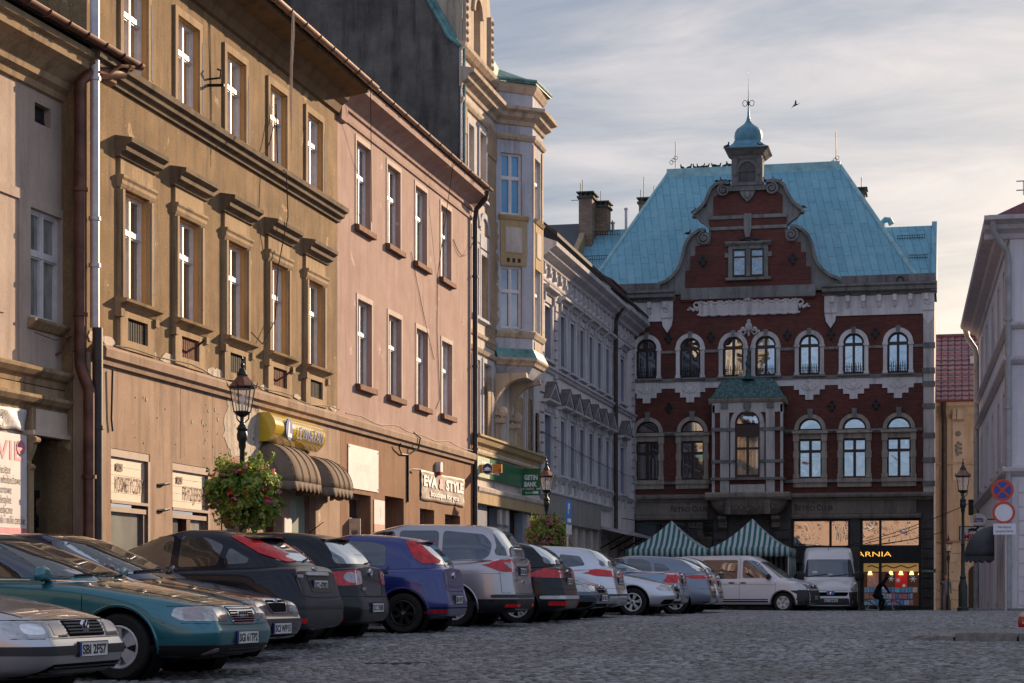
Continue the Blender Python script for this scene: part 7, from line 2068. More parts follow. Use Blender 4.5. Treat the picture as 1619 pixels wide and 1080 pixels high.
def flower_ball(c,rx,rz,nl,nf,label,seed,redness=.3):
    rg=random.Random(seed)
    t=place('flower_basket',label,'flower basket',c,'flower baskets hung on the lamps')
    mb=MB(); mb.lathe([(.001,-.35*rz),(rx*.35,-.30*rz),(rx*.55,-.05*rz),(rx*.52,0),(.001,0)],c,14); sub(mb,'basket',M['black_iron'],t)
    def spot():
        while True:
            a=rg.random()*2*PI; ph=math.acos(2*rg.random()-1)
            lump=1+.17*math.sin(3*a+seed)+.15*math.sin(5*a+2*ph+seed)+.13*math.sin(7*ph+a)+.12*math.sin(11*a-4*ph)
            r=(.35+.65*rg.random()**.4+(.22*rg.random()if rg.random()<.12 else 0))*lump
            d=(math.sin(ph)*math.cos(a),math.sin(ph)*math.sin(a),math.cos(ph))
            z=d[2]*r
            if z<-.45 and(math.sin(a*4+seed)<.1):continue
            return Vector((c[0]+d[0]*r*rx,c[1]+d[1]*r*rx,c[2]+z*rz)),Vector(d),r
    mbs=[MB(),MB(),MB()]
    for i in range(nl):
        p,d,r=spot()
        up=Vector((rg.gauss(0,.6),rg.gauss(0,.6),.8+rg.random())).normalized()
        nrm=(d*.7+up*.6+Vector((rg.gauss(0,.5),rg.gauss(0,.5),rg.gauss(0,.4)))).normalized()
        a=nrm.orthogonal().normalized(); a.rotate(Matrix.Rotation(rg.random()*6.28,3,nrm)); b_=nrm.cross(a)
        s=(.030+.030*rg.random())*(1.25 if r<.8 else 1)
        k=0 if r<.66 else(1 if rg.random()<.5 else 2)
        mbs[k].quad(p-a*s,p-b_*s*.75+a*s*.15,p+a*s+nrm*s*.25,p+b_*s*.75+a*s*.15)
    for i in range(26):
        a=rg.random()*2*PI; dn=i<15; rr=rx*rg.uniform(.55,.98)
        p=Vector((c[0]+rr*math.cos(a),c[1]+rr*math.sin(a),c[2]+(-.25 if dn else .45)*rz)); d=Vector((math.cos(a)*.25,math.sin(a)*.25,-1 if dn else .9))
        for q in range(rg.randint(9,20)):
            p=p+d*.026+Vector((rg.gauss(0,.010),rg.gauss(0,.010),0))
            for w in range(2):
                nrm=Vector((rg.gauss(0,1),rg.gauss(0,1),rg.gauss(0,.6))).normalized(); a_=nrm.orthogonal().normalized(); b_=nrm.cross(a_); s=.018+.016*rg.random(); e=p+a_*s
                mbs[rg.randint(1,2)].quad(e-a_*s,e-b_*s*.7,e+a_*s,e+b_*s*.7)
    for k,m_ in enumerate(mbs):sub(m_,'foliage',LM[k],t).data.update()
    mbs=[MB(),MB(),MB()]
    for i in range(nf):
        p,d,r=spot()
        p=Vector(c)+Vector((d.x*rx,d.y*rx,d.z*rz))*(1.0+.14*rg.random()+.10*math.sin(3*math.atan2(d.y,d.x)+seed))
        k=2 if rg.random()<redness else rg.randint(0,1)
        for q in range(rg.randint(4,8)):
            e=p+Vector((rg.gauss(0,.022),rg.gauss(0,.022),rg.gauss(0,.016)))
            nrm=(d+Vector((rg.gauss(0,.5),rg.gauss(0,.5),rg.gauss(0,.5)))).normalized(); a=nrm.orthogonal().normalized(); b_=nrm.cross(a); s=.014+.010*rg.random()
            mbs[k].quad(e-a*s,e-b_*s,e+a*s,e+b_*s)
    for m_,k in zip(mbs,range(3)):
        if m_.v:sub(m_,'blossom',FM[k],t)
p=at(388,31.8); flower_ball((p[0],p[1],hgt(782,31.8)),.55,.50,7000,150,'large ball of geraniums with red and pink blossoms on the nearer lamp',3,.35)
p=at(864,57.8); flower_ball((p[0],p[1],hgt(848,57.8)),.57,.52,5000,330,'pinker yellowish ball of flowers on the farther lamp',8,.12)
# ------------------------------------------------------------------ market tents
def stripe_mat():
    m,nt,b=nodes_of('striped_canvas')
    v=nd(nt,'ShaderNodeAttribute',attribute_name='run')
    w=nd(nt,'ShaderNodeMath',operation='FRACT'); nt.links.new(v.outputs['Fac'],w.inputs[0])
    s=nd(nt,'ShaderNodeMath',operation='GREATER_THAN'); nt.links.new(w.outputs[0],s.inputs[0]); s.inputs[1].default_value=.5
    tcn=nd(nt,'ShaderNodeTexCoord').outputs['Object']
    f=ramp(nt,noise(nt,tcn,3,5,.6),.3,.75,(.8,.8,.8,1),(1,1,1,1))
    c=mixc(nt,s.outputs[0],(.50,.56,.58),(.015,.14,.125))
    nt.links.new(mixc(nt,1.0,c,f,'MULTIPLY'),b.inputs['Base Color']); b.inputs['Roughness'].default_value=.7
    return m
M['striped']=stripe_mat()
def tent(px0,px1,z,pk_px,pk_py,eave_py,label,rot=0.0):
    a,c=at(px0,z),at(px1,z)
    W=math.hypot(c[0]-a[0],c[1]-a[1]); mx=((a[0]+c[0])/2,(a[1]+c[1])/2)
    cx_,cy_=mx[0],mx[1]+W/2
    ez=hgt(eave_py,z); pz_=hgt(pk_py,z+W/2); g=gz(cy_)
    t=place('market_tent',label,'market tent',(cx_,cy_,g),'green and white striped market tents')
    me_v=[]; me_f=[]; run=[]
    n=24; m_=10
    for side in range(4):
        ang=side*PI/2+rot
        b0=len(me_v)
        for j in range(m_+1):
            tt=j/m_; k=1-tt
            zz_=ez+(pz_-ez)*(tt**1.45)
            for i in range(n+1):
                s=-1+2*i/n
                x=s*W/2*k; y=-W/2*k
                sagz=-.05*(1-s*s)*math.sin(PI*tt)
                me_v.append((cx_+x*math.cos(ang)-y*math.sin(ang)-cx_,cy_+x*math.sin(ang)+y*math.cos(ang)-cy_,zz_+sagz+.012*math.sin(i*1.3)*k-g)); run.append(s*W/2*k/.205+40)
        for j in range(m_):
            for i in range(n):me_f.append((b0+j*(n+1)+i,b0+j*(n+1)+i+1,b0+(j+1)*(n+1)+i+1,b0+(j+1)*(n+1)+i))
    def mk(name,vs,fs,rn):
        me=bpy.data.meshes.new(name); me.from_pydata(vs,[],fs); me.materials.append(M['striped'])
        at_=me.attributes.new('run','FLOAT','POINT'); at_.data.foreach_set('value',rn); me.shade_smooth()
        o=bpy.data.objects.new(name,me); COL.objects.link(o); o.parent=t
        s_=o.modifiers.new('thickness','SOLIDIFY'); s_.thickness=.004
        return o
    mk('canopy',me_v,me_f,run)
    vs,fs,rn=[],[],[]
    for side in range(4):
        ang=side*PI/2+rot; b0=len(vs); n=40
        for i in range(n+1):
            s=-1+2*i/n; x=s*W/2
            for dz,dw in((0,0),(-.16,.012*math.sin(i*1.1)),(-.32-.03*abs(math.sin(i*PI/4)),.03*math.sin(i*1.1))):
                y=-W/2-.004-dw
                vs.append((x*math.cos(ang)-y*math.sin(ang),x*math.sin(ang)+y*math.cos(ang),ez+dz-g)); rn.append(x/.205+40)
        for i in range(n):
            for q in(0,1):fs.append((b0+3*i+q,b0+3*i+q+1,b0+3*i+4+q,b0+3*i+3+q))
    mk('valance',vs,fs,rn)
    for sx in(-1,1):
        for sy in(-1,1):
            mb=MB(); x,y=sx*(W/2-.05),sy*(W/2-.05); X=cx_+x*math.cos(rot)-y*math.sin(rot); Y=cy_+x*math.sin(rot)+y*math.cos(rot)
            mb.box(X-.02,X+.02,Y-.02,Y+.02,g,ez); sub(mb,'leg',M['zinc_pipe'],t)
    vs,fs,rn=[],[],[]
    for side in(1,2,3):
        ang=side*PI/2+rot; b0=len(vs); n=40
        for i in range(n+1):
            x=(-1+2*i/n)*(W/2-.02)
            for dz,q in((-.05,0),(-1.0,.03),(-2.0,.05)):
                y=-W/2+.02+q*math.sin(i*.9); vs.append((x*math.cos(ang)-y*math.sin(ang),x*math.sin(ang)+y*math.cos(ang),ez+dz-g)); rn.append(x/.205+40+.4*q*i)
        for i in range(n):
            for q in(0,1):fs.append((b0+3*i+q,b0+3*i+q+1,b0+3*i+4+q,b0+3*i+3+q))
    mk('side_wall',vs,fs,rn)
    return t
tent(989,1117,75.0,1060,823,868,'striped market tent with the lower peak, farther left of the two')
tent(1118.5,1248,74.6,1190,820,866,'striped market tent with the taller peak behind the white panel van')
bq=place('tenement','long peach rendered tenement behind the viewer, mirrored in the bookshop windows','building',(-4,-46,0))
BQ=Frame((22,-46),270)
M['peach']=plaster('peach',(.31,.225,.19),(.38,.28,.24),(.25,.17,.13),.5,30,.2)
mb=MB(); hq=[(2+i*3.1,3.3+i*3.1,v,v+1.9)for i in range(16)for v in(3.2,6.6)]
mb.wall(BQ,0,52,-.5,9.6,hq,0,.2); mb.fbox(BQ,0,52,9.6,10.0,-.3,.5); sub(mb,'wall',M['peach'],bq)
roof_slab(BQ,0,52,10.0,.6,11.5,-6,bq,mat='red_tile')
q0=win(BQ,*hq[0],-.15,bq,pane='pane_dark')
for h in hq[1:]:
    for o in(q0,):
        c=o.copy(); COL.objects.link(c); c.parent=bq; c.location=(-(h[0]-hq[0][0]),0,h[2]-hq[0][2])
        p=o.children[0].copy(); COL.objects.link(p); p.parent=c
# ------------------------------------------------------------------ cars
def paint(name,c,metal=.35,rough=.32,flake=.06):
    dk=.25 if max(c)<.2 else 1
    m,nt,b=nodes_of(name)
    v=nd(nt,'ShaderNodeTexCoord').outputs['Object']
    dirt=ramp(nt,noise(nt,v,2.2,7,.7),.5,.85)
    sx=nd(nt,'ShaderNodeSeparateXYZ'); nt.links.new(v,sx.inputs[0])
    lowz=nd(nt,'ShaderNodeMapRange'); lowz.inputs['From Min'].default_value=.75; lowz.inputs['From Max'].default_value=.2; nt.links.new(sx.outputs['Z'],lowz.inputs['Value'])
    f=nd(nt,'ShaderNodeMath',operation='MULTIPLY'); nt.links.new(dirt,f.inputs[0]); f.inputs[1].default_value=.07*dk
    f2=nd(nt,'ShaderNodeMath',operation='MULTIPLY_ADD'); nt.links.new(lowz.outputs[0],f2.inputs[0]); f2.inputs[1].default_value=.18*dk; nt.links.new(f.outputs[0],f2.inputs[2])
    fl=noise(nt,v,900,1,.5)
    c1=mixc(nt,fl,tuple(max(0,x-flake*x)for x in c),tuple(min(1,x+flake*x+.004)for x in c))
    nt.links.new(mixc(nt,f2.outputs[0],c1,(.16,.145,.13)),b.inputs['Base Color'])
    b.inputs['Metallic'].default_value=metal; b.inputs['Roughness'].default_value=rough
    b.inputs['Coat Weight'].default_value=.5 if max(c)<.03 else 1.0; b.inputs['Specular IOR Level'].default_value=.15 if max(c)<.03 else .5; b.inputs['Coat Roughness'].default_value=.035
    rr=ramp(nt,noise(nt,v,5,6,.7),.45,.9,(.02,.02,.02,1),(.16,.16,.16,1)); nt.links.new(rr,b.inputs['Coat Roughness'])
    return m
CM={
 'silver':paint('paint_silver',(.50,.50,.51),.75,.30),'teal':paint('paint_teal',(.012,.14,.17),.45,.28),'navy':paint('paint_navy',(.010,.016,.045),.3,.25),
 'black':paint('paint_black',(.004,.0045,.006),.0,.3),'black_blue':paint('paint_black_blue',(.004,.005,.012),.0,.3),'blue':paint('paint_blue',(.006,.017,.15),.3,.28),
 'warm_silver':paint('paint_warm_silver',(.42,.40,.40),.7,.32),'slate':paint('paint_slate',(.05,.075,.10),.5,.3),'pale_silver':paint('paint_pale_silver',(.54,.55,.58),.7,.3),
 'ice_blue':paint('paint_ice_blue',(.16,.25,.34),.55,.3),'grey_blue':paint('paint_grey_blue',(.15,.18,.23),.55,.3),'white':paint('paint_white',(.68,.67,.68),.0,.35)}
M['car_glass']=glass('car_glass',(.012,.014,.016),.10,rough=.015,var=.4,tint=(.9,.95,1.0))
M['screen_glass']=glass('screen_glass',(.035,.042,.045),.14,rough=.015,var=.4,tint=(.92,.97,1.0))
M['van_glass']=glass('van_glass',(.012,.035,.06),.12,rough=.02,var=.4)
M['trim_black']=plain('trim_black',(.012,.012,.013),.5,0,.4,.15,12)
M['trim_grey']=plain('trim_grey',(.035,.036,.038),.55,0,.4,.15,8)
M['void_black']=plain('void_black',(.004,.004,.004),.9,0,.1,.1)
M['chrome']=plain('chrome',(.72,.72,.73),.12,1.0,.5,.05,10)
M['rubber']=plain('rubber',(.014,.013,.013),.75,0,.3,.25,14)
M['alloy']=plain('alloy',(.56,.55,.55),.35,.35,.5,.14,9)
M['alloy_black']=plain('alloy_black',(.012,.012,.013),.3,.3,.5,.1,9)
M['lamp_clear']=glass('lamp_clear',(.22,.22,.22),.30,rough=.03,var=.75,scale=22,tint=(1,.98,.94))
M['lamp_reflector']=plain('lamp_reflector',(.70,.70,.68),.12,.9,.6,.1,30)
M['lamp_red']=glass('lamp_red',(.68,.010,.014),.03,rough=.05,var=.45,scale=14)
M['lamp_smoke']=glass('lamp_smoke',(.30,.22,.22),.15,rough=.05,var=.3,scale=14)
M['lamp_amber']=glass('lamp_amber',(.45,.16,.02),.08,rough=.06,var=.3,scale=14)
M['plate_white']=plain('plate_white',(.62,.61,.58),.4,0,.4,.06,6)
M['plate_eu']=plain('plate_eu',(.008,.03,.22),.4)
def lerp(tab,x):
    if x<=tab[0][0]:return tab[0][1]
    for(a,b),(c,d)in zip(tab,tab[1:]):
        if x<=c:return b+(d-b)*(x-a)/(c-a)
    return tab[-1][1]
def rounded(poly,r):
    if not r:return poly
    out=[]; n=len(poly)
    for i,p in enumerate(poly):
        a,c=poly[i-1],poly[(i+1)%n]
        la=math.hypot(a[0]-p[0],a[1]-p[1]); lc=math.hypot(c[0]-p[0],c[1]-p[1])
        k=min(r,.42*la,.42*lc)
        p0=(p[0]+(a[0]-p[0])/la*k,p[1]+(a[1]-p[1])/la*k); p1=(p[0]+(c[0]-p[0])/lc*k,p[1]+(c[1]-p[1])/lc*k)
        for t in(0,.33,.67,1):
            out.append(((1-t)**2*p0[0]+2*t*(1-t)*p[0]+t*t*p1[0],(1-t)**2*p0[1]+2*t*(1-t)*p[1]+t*t*p1[1]))
    return out
WHEELS={}
def wheel_meshes(r,w,style):
    k=(round(r,3),w,style)
    if k in WHEELS:return WHEELS[k]
    T=lambda x,y,z:(x,z,y)
    rr=r*(.66 if style != 'steel' else .62)
    a=MB(); a.lathe([(rr,-w*.5),(r*.90,-w*.5),(r*.97,-w*.42),(r,-w*.25),(r,w*.25),(r*.97,w*.42),(r*.90,w*.5),(rr+.01,w*.47),(rr,w*.40),(rr,-w*.5)],(0,0,0),40,T=T)
    a.lathe([(.001,w*.05),(rr,w*.05)],(0,0,0),24,T=T)
    ty=a.build('wheel',M['rubber'],None,smooth=40); tm=ty.data; bpy.data.objects.remove(ty)
    b=MB(); f=w*.44
    b.lathe([(rr-.004,w*.1),(rr-.004,f),(rr-.018,f+.004),(rr-.032,f-.012),(rr-.036,w*.1)],(0,0,0),40,T=T)
    hub=r*.17
    b.lathe([(.001,f-.005),(hub*.45,f-.005),(hub*.5,f-.012),(hub,f-.02),(hub,w*.1)],(0,0,0),20,T=T)
    def spoke(an,w0,w1,r0=hub*.8,r1=rr-.025,d0=-.018,d1=-.010):
        pts=[]
        for rad,ww,dd in((r0,w0,d0),((r0+r1)/2,(w0+w1)/2*.92,(d0+d1)/2+.004),(r1,w1,d1)):
            for sgn in(-1,1):
                x,z=rad,sgn*ww
                pts.append((x*math.cos(an)-z*math.sin(an),f+dd,x*math.sin(an)+z*math.cos(an)))
        q=[(x,y-.045,z)for x,y,z in pts]
        b.mesh(pts+q,[(0,1,3,2),(2,3,5,4),(0,2,8,6),(2,4,10,8),(1,3,9,7),(3,5,11,9),(6,7,9,8),(8,9,11,10)])
    if style=='five':
        for i in range(5):spoke(PI/2+i*2*PI/5,.042,.075)
        for i in range(5):
            an=PI/2+(i+.5)*2*PI/5; b.lathe([(.001,f-.004),(.011,f-.004),(.013,f-.03)],(hub*.78*math.cos(an),hub*.78*math.sin(an),0),8,T=T)
    elif style=='multi':
        for i in range(6):
            an=i*PI/3
            for da in(-.13,.13):spoke(an+da,.012,.020)
    elif style=='seven':
        for i in range(7):spoke(i*2*PI/7,.024,.034)
    elif style=='split':
        for i in range(5):
            for da in(-.2,.2):spoke(PI/2+i*2*PI/5+da,.018,.024)
    else:
        b.lathe([(hub,f-.02),(rr*.5,f-.004),(rr*.85,f-.015),(rr-.02,f-.01)],(0,0,0),30,T=T)
    mt='alloy_black' if style=='seven' else 'alloy'
    ro=b.build('rim',M[mt],None,smooth=35); rm=ro.data; bpy.data.objects.remove(ro)
    c=MB(); c.lathe([(.001,f+.002),(hub*.42,f+.002),(hub*.44,f-.006)],(0,0,0),16,T=T); co=c.build('hub_cap',M['trim_grey']if style != 'seven' else M['chrome'],None); cm_=co.data; bpy.data.objects.remove(co)
    WHEELS[k]=(tm,rm,cm_)
    return WHEELS[k]
def car(name,label,ref,at_front,heading,sp,group='cars parked along the square'):
    L,W=sp['L'],sp['W']
    hx=Vector((math.cos(heading),math.sin(heading)))
    cpos=Vector(ref)-hx*(L/2 if at_front else-L/2)
    root=thing(name,label,sp.get('cat','car'),(cpos.x,cpos.y,sp.get('gz',gz(ref[1]))),heading,group)
    PM=sp['paint']; X=lambda s:L/2-s
    zb=sp.get('zb',.20); kf,kr=sp.get('kf',.30),sp.get('kr',.20); df,dr=sp.get('df',.8),sp.get('dr',.6)
    st=[0,.025,.08,.17,.3,.5,.75,1.05,1.4,1.8,2.2]
    ss=st+[L/2+(L/2-2.2)*.2]+[L-q for q in reversed(st)]if L>4.5 else[q for q in st if q<L/2-.1]+[L-q for q in reversed(st)if q<L/2-.1]
    me=bpy.data.meshes.new('body'); bm=bmesh.new()
    rings=[]
    for s in ss:
        w=W/2*(1-kf*max(0,1-s/df)**2.4-kr*max(0,1-(L-s)/dr)**2.6)
        zt,zs=lerp(sp['top'],s),lerp(sp['sh'],s)
        zs=min(zs,zt)
        b=zb+.06*max(0,1-s/.35)+.06*max(0,1-(L-s)/.35)
        mid=(b+zs)/2
        sec=[(0,b),(.60*w,b),(.90*w,b+.015),(.975*w,b+.09),(.998*w,b+.2),(w,mid+.02),(.992*w,zs-.13),(.972*w,zs-.045),(.93*w,zs),(.80*w,zs+(zt-zs)*.40),(.50*w,zs+(zt-zs)*.82),(0,zt)]
        ring=[]
        for y,z in sec:
            s2=s
            if s<.7:s2+=lerp(sp['nose'],z)*(1-s/.7)
            if L-s<.6:s2-=lerp(sp['tail'],z)*(1-(L-s)/.6)
            ring.append((X(s2),y,z))
        full=[bm.verts.new(p)for p in ring]+[bm.verts.new((p[0],-p[1],p[2]))for p in reversed(ring[1:-1])]
        rings.append(full)
    n=len(rings[0])
    for a,b in zip(rings,rings[1:]):
        for k in range(n):bm.faces.new((a[k],a[(k+1)%n],b[(k+1)%n],b[k]))
    h=n//2
    for rg_,flip in((rings[0],1),(rings[-1],0)):
        c=[rg_[0]]
        mids=[rg_[0]]
        for k in range(1,h):
            p=(rg_[k].co+rg_[-k].co)/2; mids.append(bm.verts.new(p))
        mids.append(rg_[h])
        for k in range(h):
            for side in(0,1):
                q=[rg_[k]if side==0 else rg_[-k%n],rg_[k+1]if side==0 else rg_[-(k+1)%n],mids[k+1],mids[k]]
                u=[]
                for v in q:
                    if v not in u:u.append(v)
                if len(u)>=3:
                    try:bm.faces.new(u)
                    except ValueError:pass
    bmesh.ops.recalc_face_normals(bm,faces=bm.faces)
    bm.to_mesh(me); bm.free()
    lo=bpy.data.objects.new('tmp_lower',me); COL.objects.link(lo)
    m1=lo.modifiers.new('sub','SUBSURF'); m1.levels=2; m1.render_levels=2
    wr,ww=sp['wr'],sp.get('ww',.205)
    cb=MB()
    for s in(sp['wf'],sp['wrr']):
        for sg in(1,-1):
            y0,y1=sorted((sg*(W/2-.30),sg*(W/2+.3)))
            cb.lathe([(.0005,y0),(wr+sp.get('gap',.055),y0),(wr+sp.get('gap',.055),y1),(.0005,y1)],(0,0,0),40,T=lambda x,y,z,s=s:(X(s)+x,z,wr+y))
    co=cb.build('tmp_cut',PM); co.hide_render=True
    m2=lo.modifiers.new('cut','BOOLEAN'); m2.operation='DIFFERENCE'; m2.object=co; m2.solver='EXACT'
    me2=bpy.data.meshes.new_from_object(lo.evaluated_get(bpy.context.evaluated_depsgraph_get()))
    bpy.data.objects.remove(lo); bpy.data.objects.remove(co)
    bm=bmesh.new(); bm.from_mesh(me2)
    gh=bmesh.new(); NG=56; prev=None; rows=[]
    gr_=sp['green']
    zs_g=[g[0]for g in gr_]
    fine=[]
    for(a,b)in zip(gr_,gr_[1:]):
        for t in(0,.34,.67):fine.append(tuple(a[i]+(b[i]-a[i])*t for i in range(4)))
    fine.append(gr_[-1])
    last=fine[-1]
    fine+=[(last[0]+.022,last[1]+.10,last[2]-.10,last[3]*.88),(last[0]+.034,last[1]+.3,last[2]-.3,last[3]*.6),(last[0]+.040,last[1]+.55,last[2]-.5,last[3]*.25)]
    ex=sp.get('ex',5.0)
    topz=last[0]
    for z,sf,sr,hw in fine:
        row=[]
        cxg,a=(X(sf)+X(sr))/2,abs(X(sf)-X(sr))/2
        for k in range(NG):
            t=2*PI*(k+.5)/NG; c_,s_=math.cos(t),math.sin(t)
            x=cxg+a*math.copysign(abs(c_)**(2/ex),c_); y=hw*math.copysign(abs(s_)**(2/ex),s_)
            bow=sp.get('bow',.16)*(y/max(hw,.01))**2
            if c_>0:x-=bow*max(0,(x-cxg)/a)**4
            else:x+=.5*bow*max(0,(cxg-x)/a)**4
            zz_=z
            kf_=min(1,max(0,(z-gr_[0][0])/(topz-gr_[0][0])))
            xx=(x-X(sp.get('peak',2.3)))/(L*.3)
            zz_-=sp.get('arch',.05)*kf_**3*min(1.6,xx*xx)
            row.append(gh.verts.new((x,y,zz_)))
        rows.append(row)
    for a,b in zip(rows,rows[1:]):
        for k in range(NG):gh.faces.new((a[k],a[(k+1)%NG],b[(k+1)%NG],b[k]))
    gh.faces.new(rows[-1]); gh.faces.new(list(reversed(rows[0])))
    bmesh.ops.recalc_face_normals(gh,faces=gh.faces)
    tmp=bpy.data.meshes.new('tmp'); gh.to_mesh(tmp); gh.free()
    bm.from_mesh(tmp); bpy.data.meshes.remove(tmp); bpy.data.meshes.remove(me2)
    me3=bpy.data.meshes.new('body'); bm.to_mesh(me3)
    bvh=BVHTree.FromBMesh(bm); bm.free()
    me3.materials.clear(); me3.materials.append(PM)
    me3.polygons.foreach_set('material_index',[0]*len(me3.polygons))
    me3.shade_smooth(); me3.set_sharp_from_angle(angle=R(38))
    body=bpy.data.objects.new('body',me3); COL.objects.link(body); body.parent=root
    def cast(view,u,v):
        if view=='L':o,d=Vector((X(u),4,v)),Vector((0,-1,0))
        elif view=='R':o,d=Vector((X(u),-4,v)),Vector((0,1,0))
        elif view=='F':o,d=Vector((6,u,v)),Vector((-1,0,0))
        elif view=='B':o,d=Vector((-6,u,v)),Vector((1,0,0))
        else:o,d=Vector((X(u),v,5)),Vector((0,0,-1))
        h_=bvh.ray_cast(o,d)
        return h_[0],h_[1]
    def patch(pname,view,poly,mat,off=.006,r=.03,parent=None,cell=.06,th=.006):
        cell *= .55 if sp.get('fine',L and ref[1]<34)else .8
        poly=rounded(poly,r)
        b=bmesh.new()
        f=b.faces.new([b.verts.new((p[0],p[1],0))for p in poly])
        for ax in(0,1):
            lo_,hi_=min(p[ax]for p in poly),max(p[ax]for p in poly)
            k=max(1,int((hi_-lo_)/cell))
            for i in range(1,k):
                q=[0,0,0]; q[ax]=lo_+(hi_-lo_)*i/k; nn=[0,0,0]; nn[ax]=1
                bmesh.ops.bisect_plane(b,geom=b.verts[:]+b.edges[:]+b.faces[:],plane_co=q,plane_no=nn,dist=1e-6)
        b.verts.ensure_lookup_table()
        lastp=None; miss=[]
        nrm={}
        for v in b.verts:
            p,n_=cast(view,v.co.x,v.co.y)
            if p is None:miss.append(v); continue
            nrm[v]=(p,n_)
        if not nrm:b.free(); return None
        for v in miss:
            best=min(nrm,key=lambda q:(q.co.x-v.co.x)**2+(q.co.y-v.co.y)**2)
            nrm[v]=nrm[best]
        new={v:pn[0]+pn[1]*off for v,pn in nrm.items()}
        inn={v:pn[0]-pn[1]*th for v,pn in nrm.items()}
        for v,p in new.items():v.co=p
        be=[e for e in b.edges if len(e.link_faces)==1]
        m_={}
        for e in be:
            for v in e.verts:
                if v not in m_:m_[v]=b.verts.new(inn[v])
        for e in be:
            a,c=e.verts
            try:b.faces.new((a,c,m_[c],m_[a]))
            except ValueError:pass
        bmesh.ops.recalc_face_normals(b,faces=b.faces)
        mm=bpy.data.meshes.new(pname); b.to_mesh(mm); b.free(); mm.materials.append(mat); mm.shade_smooth(); mm.set_sharp_from_angle(angle=R(50))
        o=bpy.data.objects.new(pname,mm); COL.objects.link(o); o.parent=parent or root
        return o
    def both(pname,view,poly,mat,**k):
        r_=[]
        if view=='S':r_=[patch(pname,'L',poly,mat,**k),patch(pname,'R',poly,mat,**k)]
        else:r_=[patch(pname,view,poly,mat,**k),patch(pname,view,[(-y,z)for y,z in reversed(poly)],mat,**k)]
        return r_
    def line(pname,view,pts,mat,w=.009,off=.0,parent=None):
        w *= .8
        mb=MB(); dn=[]
        for a,c in zip(pts,pts[1:]):
            k=max(1,int(math.hypot(a[0]-c[0],a[1]-c[1])/.06))
            dn+=[(a[0]+(c[0]-a[0])*i/k,a[1]+(c[1]-a[1])*i/k)for i in range(k)]
        dn.append(pts[-1]); P3=[]
        for p in dn:
            q,nn=cast(view,*p)
            if q is not None:P3.append(q+nn*off)
        if len(P3)>1:mb.tube(P3,w/2,5); return mb.build(pname,mat,parent or root)
    tm,rm,cm_=wheel_meshes(wr,ww,sp.get('rim','five'))
    for s in(sp['wf'],sp['wrr']):
        for sg in(1,-1):
            w_=bpy.data.objects.new('wheel',tm); COL.objects.link(w_); w_.parent=root
            w_.location=(X(s),sg*(W/2-ww/2-.015),wr); w_.rotation_euler=(0,random.random()*2*PI,0 if sg>0 else PI)
            if sg<0:w_.rotation_euler=(0,random.random()*2*PI,PI)
            q=bpy.data.objects.new('rim',rm); COL.objects.link(q); q.parent=w_
            q=bpy.data.objects.new('hub_cap',cm_); COL.objects.link(q); q.parent=w_
            mb=MB(); R_=wr+sp.get('gap',.055)-.004
            y0,y1=sg*(W/2-.29),sg*(W/2-.02)
            mb.lathe([(.001,y0),(R_,y0),(R_,y1)],(0,0,0),32,T=lambda x,y,z,s=s:(X(s)+x,z,wr+y),cap=False); mb.build('wheel_arch',M['void_black'],root)
            pts=[]
            for i in range(21):
                an=-.25+(PI+.5)*i/20; p,nn=cast('L' if sg>0 else 'R',s+(R_+.022)*math.cos(an),wr+(R_+.022)*math.sin(an))
                if p is not None and p.z>zb+.03:pts.append(p+nn*.0)
            if len(pts)>3:mb=MB(); mb.tube(pts,.014,6); mb.build('arch_lip',sp.get('lip',PM),root,smooth=60)
    mb=MB(); mb.box(-L/2+.55,L/2-.55,-W/2+.34,W/2-.34,zb-.03,zb+.12); mb.build('underbody',M['void_black'],root)
    for view,nm,poly,mat,kw in sp['patches']:
        kw=dict(kw); subs=kw.pop('subs',())
        res=both(nm,'S',poly,mat,**kw)if view=='S' else(both(nm,view[0],poly,mat,**kw)if view in('F2','B2')else[patch(nm,view,poly,mat,**kw)])
        for o in res:
            pass
        for(v2,nm2,poly2,mat2,kw2)in subs:
            for i,o in enumerate(res):
                if o is None:continue
                if view=='S':patch(nm2,'L' if i==0 else 'R',poly2,mat2,parent=o,**kw2)
                elif view in('F2','B2'):patch(nm2,view[0],poly2 if i==0 else[(-y,z)for y,z in reversed(poly2)],mat2,parent=o,**kw2)
                else:patch(nm2,view,poly2,mat2,parent=o,**kw2)
    for view,nm,pts,mat,w in sp.get('lines',()):
        vs=('L','R')if view=='S' else(view,)
        for v in vs:line(nm,v,pts,mat,w)
    for view,zc,txt,pw in sp.get('plates',()):
        p,nn=cast(view,0,zc); sx=1 if view=='F' else-1
        fr=Frame((p.x+.014*sx,0),0 if view=='F' else 180)
        k=pw/.52
        mb=MB(); mb.fbox(fr,-.26*k,.26*k,zc-.057,zc+.057,-.02,.004); o=mb.build('licence_plate',M['plate_white'],root)
        mb=MB()
        vs,fc=text_pts(txt,.076,bold=.003,extrude=.001); x0=min(q[0]for q in vs); x1=max(q[0]for q in vs); W_=.43*k
        mb.mesh([fr(-.20*k+(x-x0)/(x1-x0)*W_,zc-.038+y,.005+z)for x,y,z in vs],fc); mb.build('characters',M['letter_black'],o)
        mb=MB(); mb.fbox(fr,-.257*k,-.215*k,zc-.054,zc+.054,.004,.0055); mb.build('band',M['plate_eu'],o)
        mb=MB()
        for q in((-.262*k,-.257*k),(.257*k,.262*k)):mb.fbox(fr,q[0],q[1],zc-.062,zc+.062,-.02,.007)
        for q in((zc-.062,zc-.057),(zc+.057,zc+.062)):mb.fbox(fr,-.257*k,.257*k,q[0],q[1],-.02,.007)
        mb.build('holder',M['trim_black'],o)
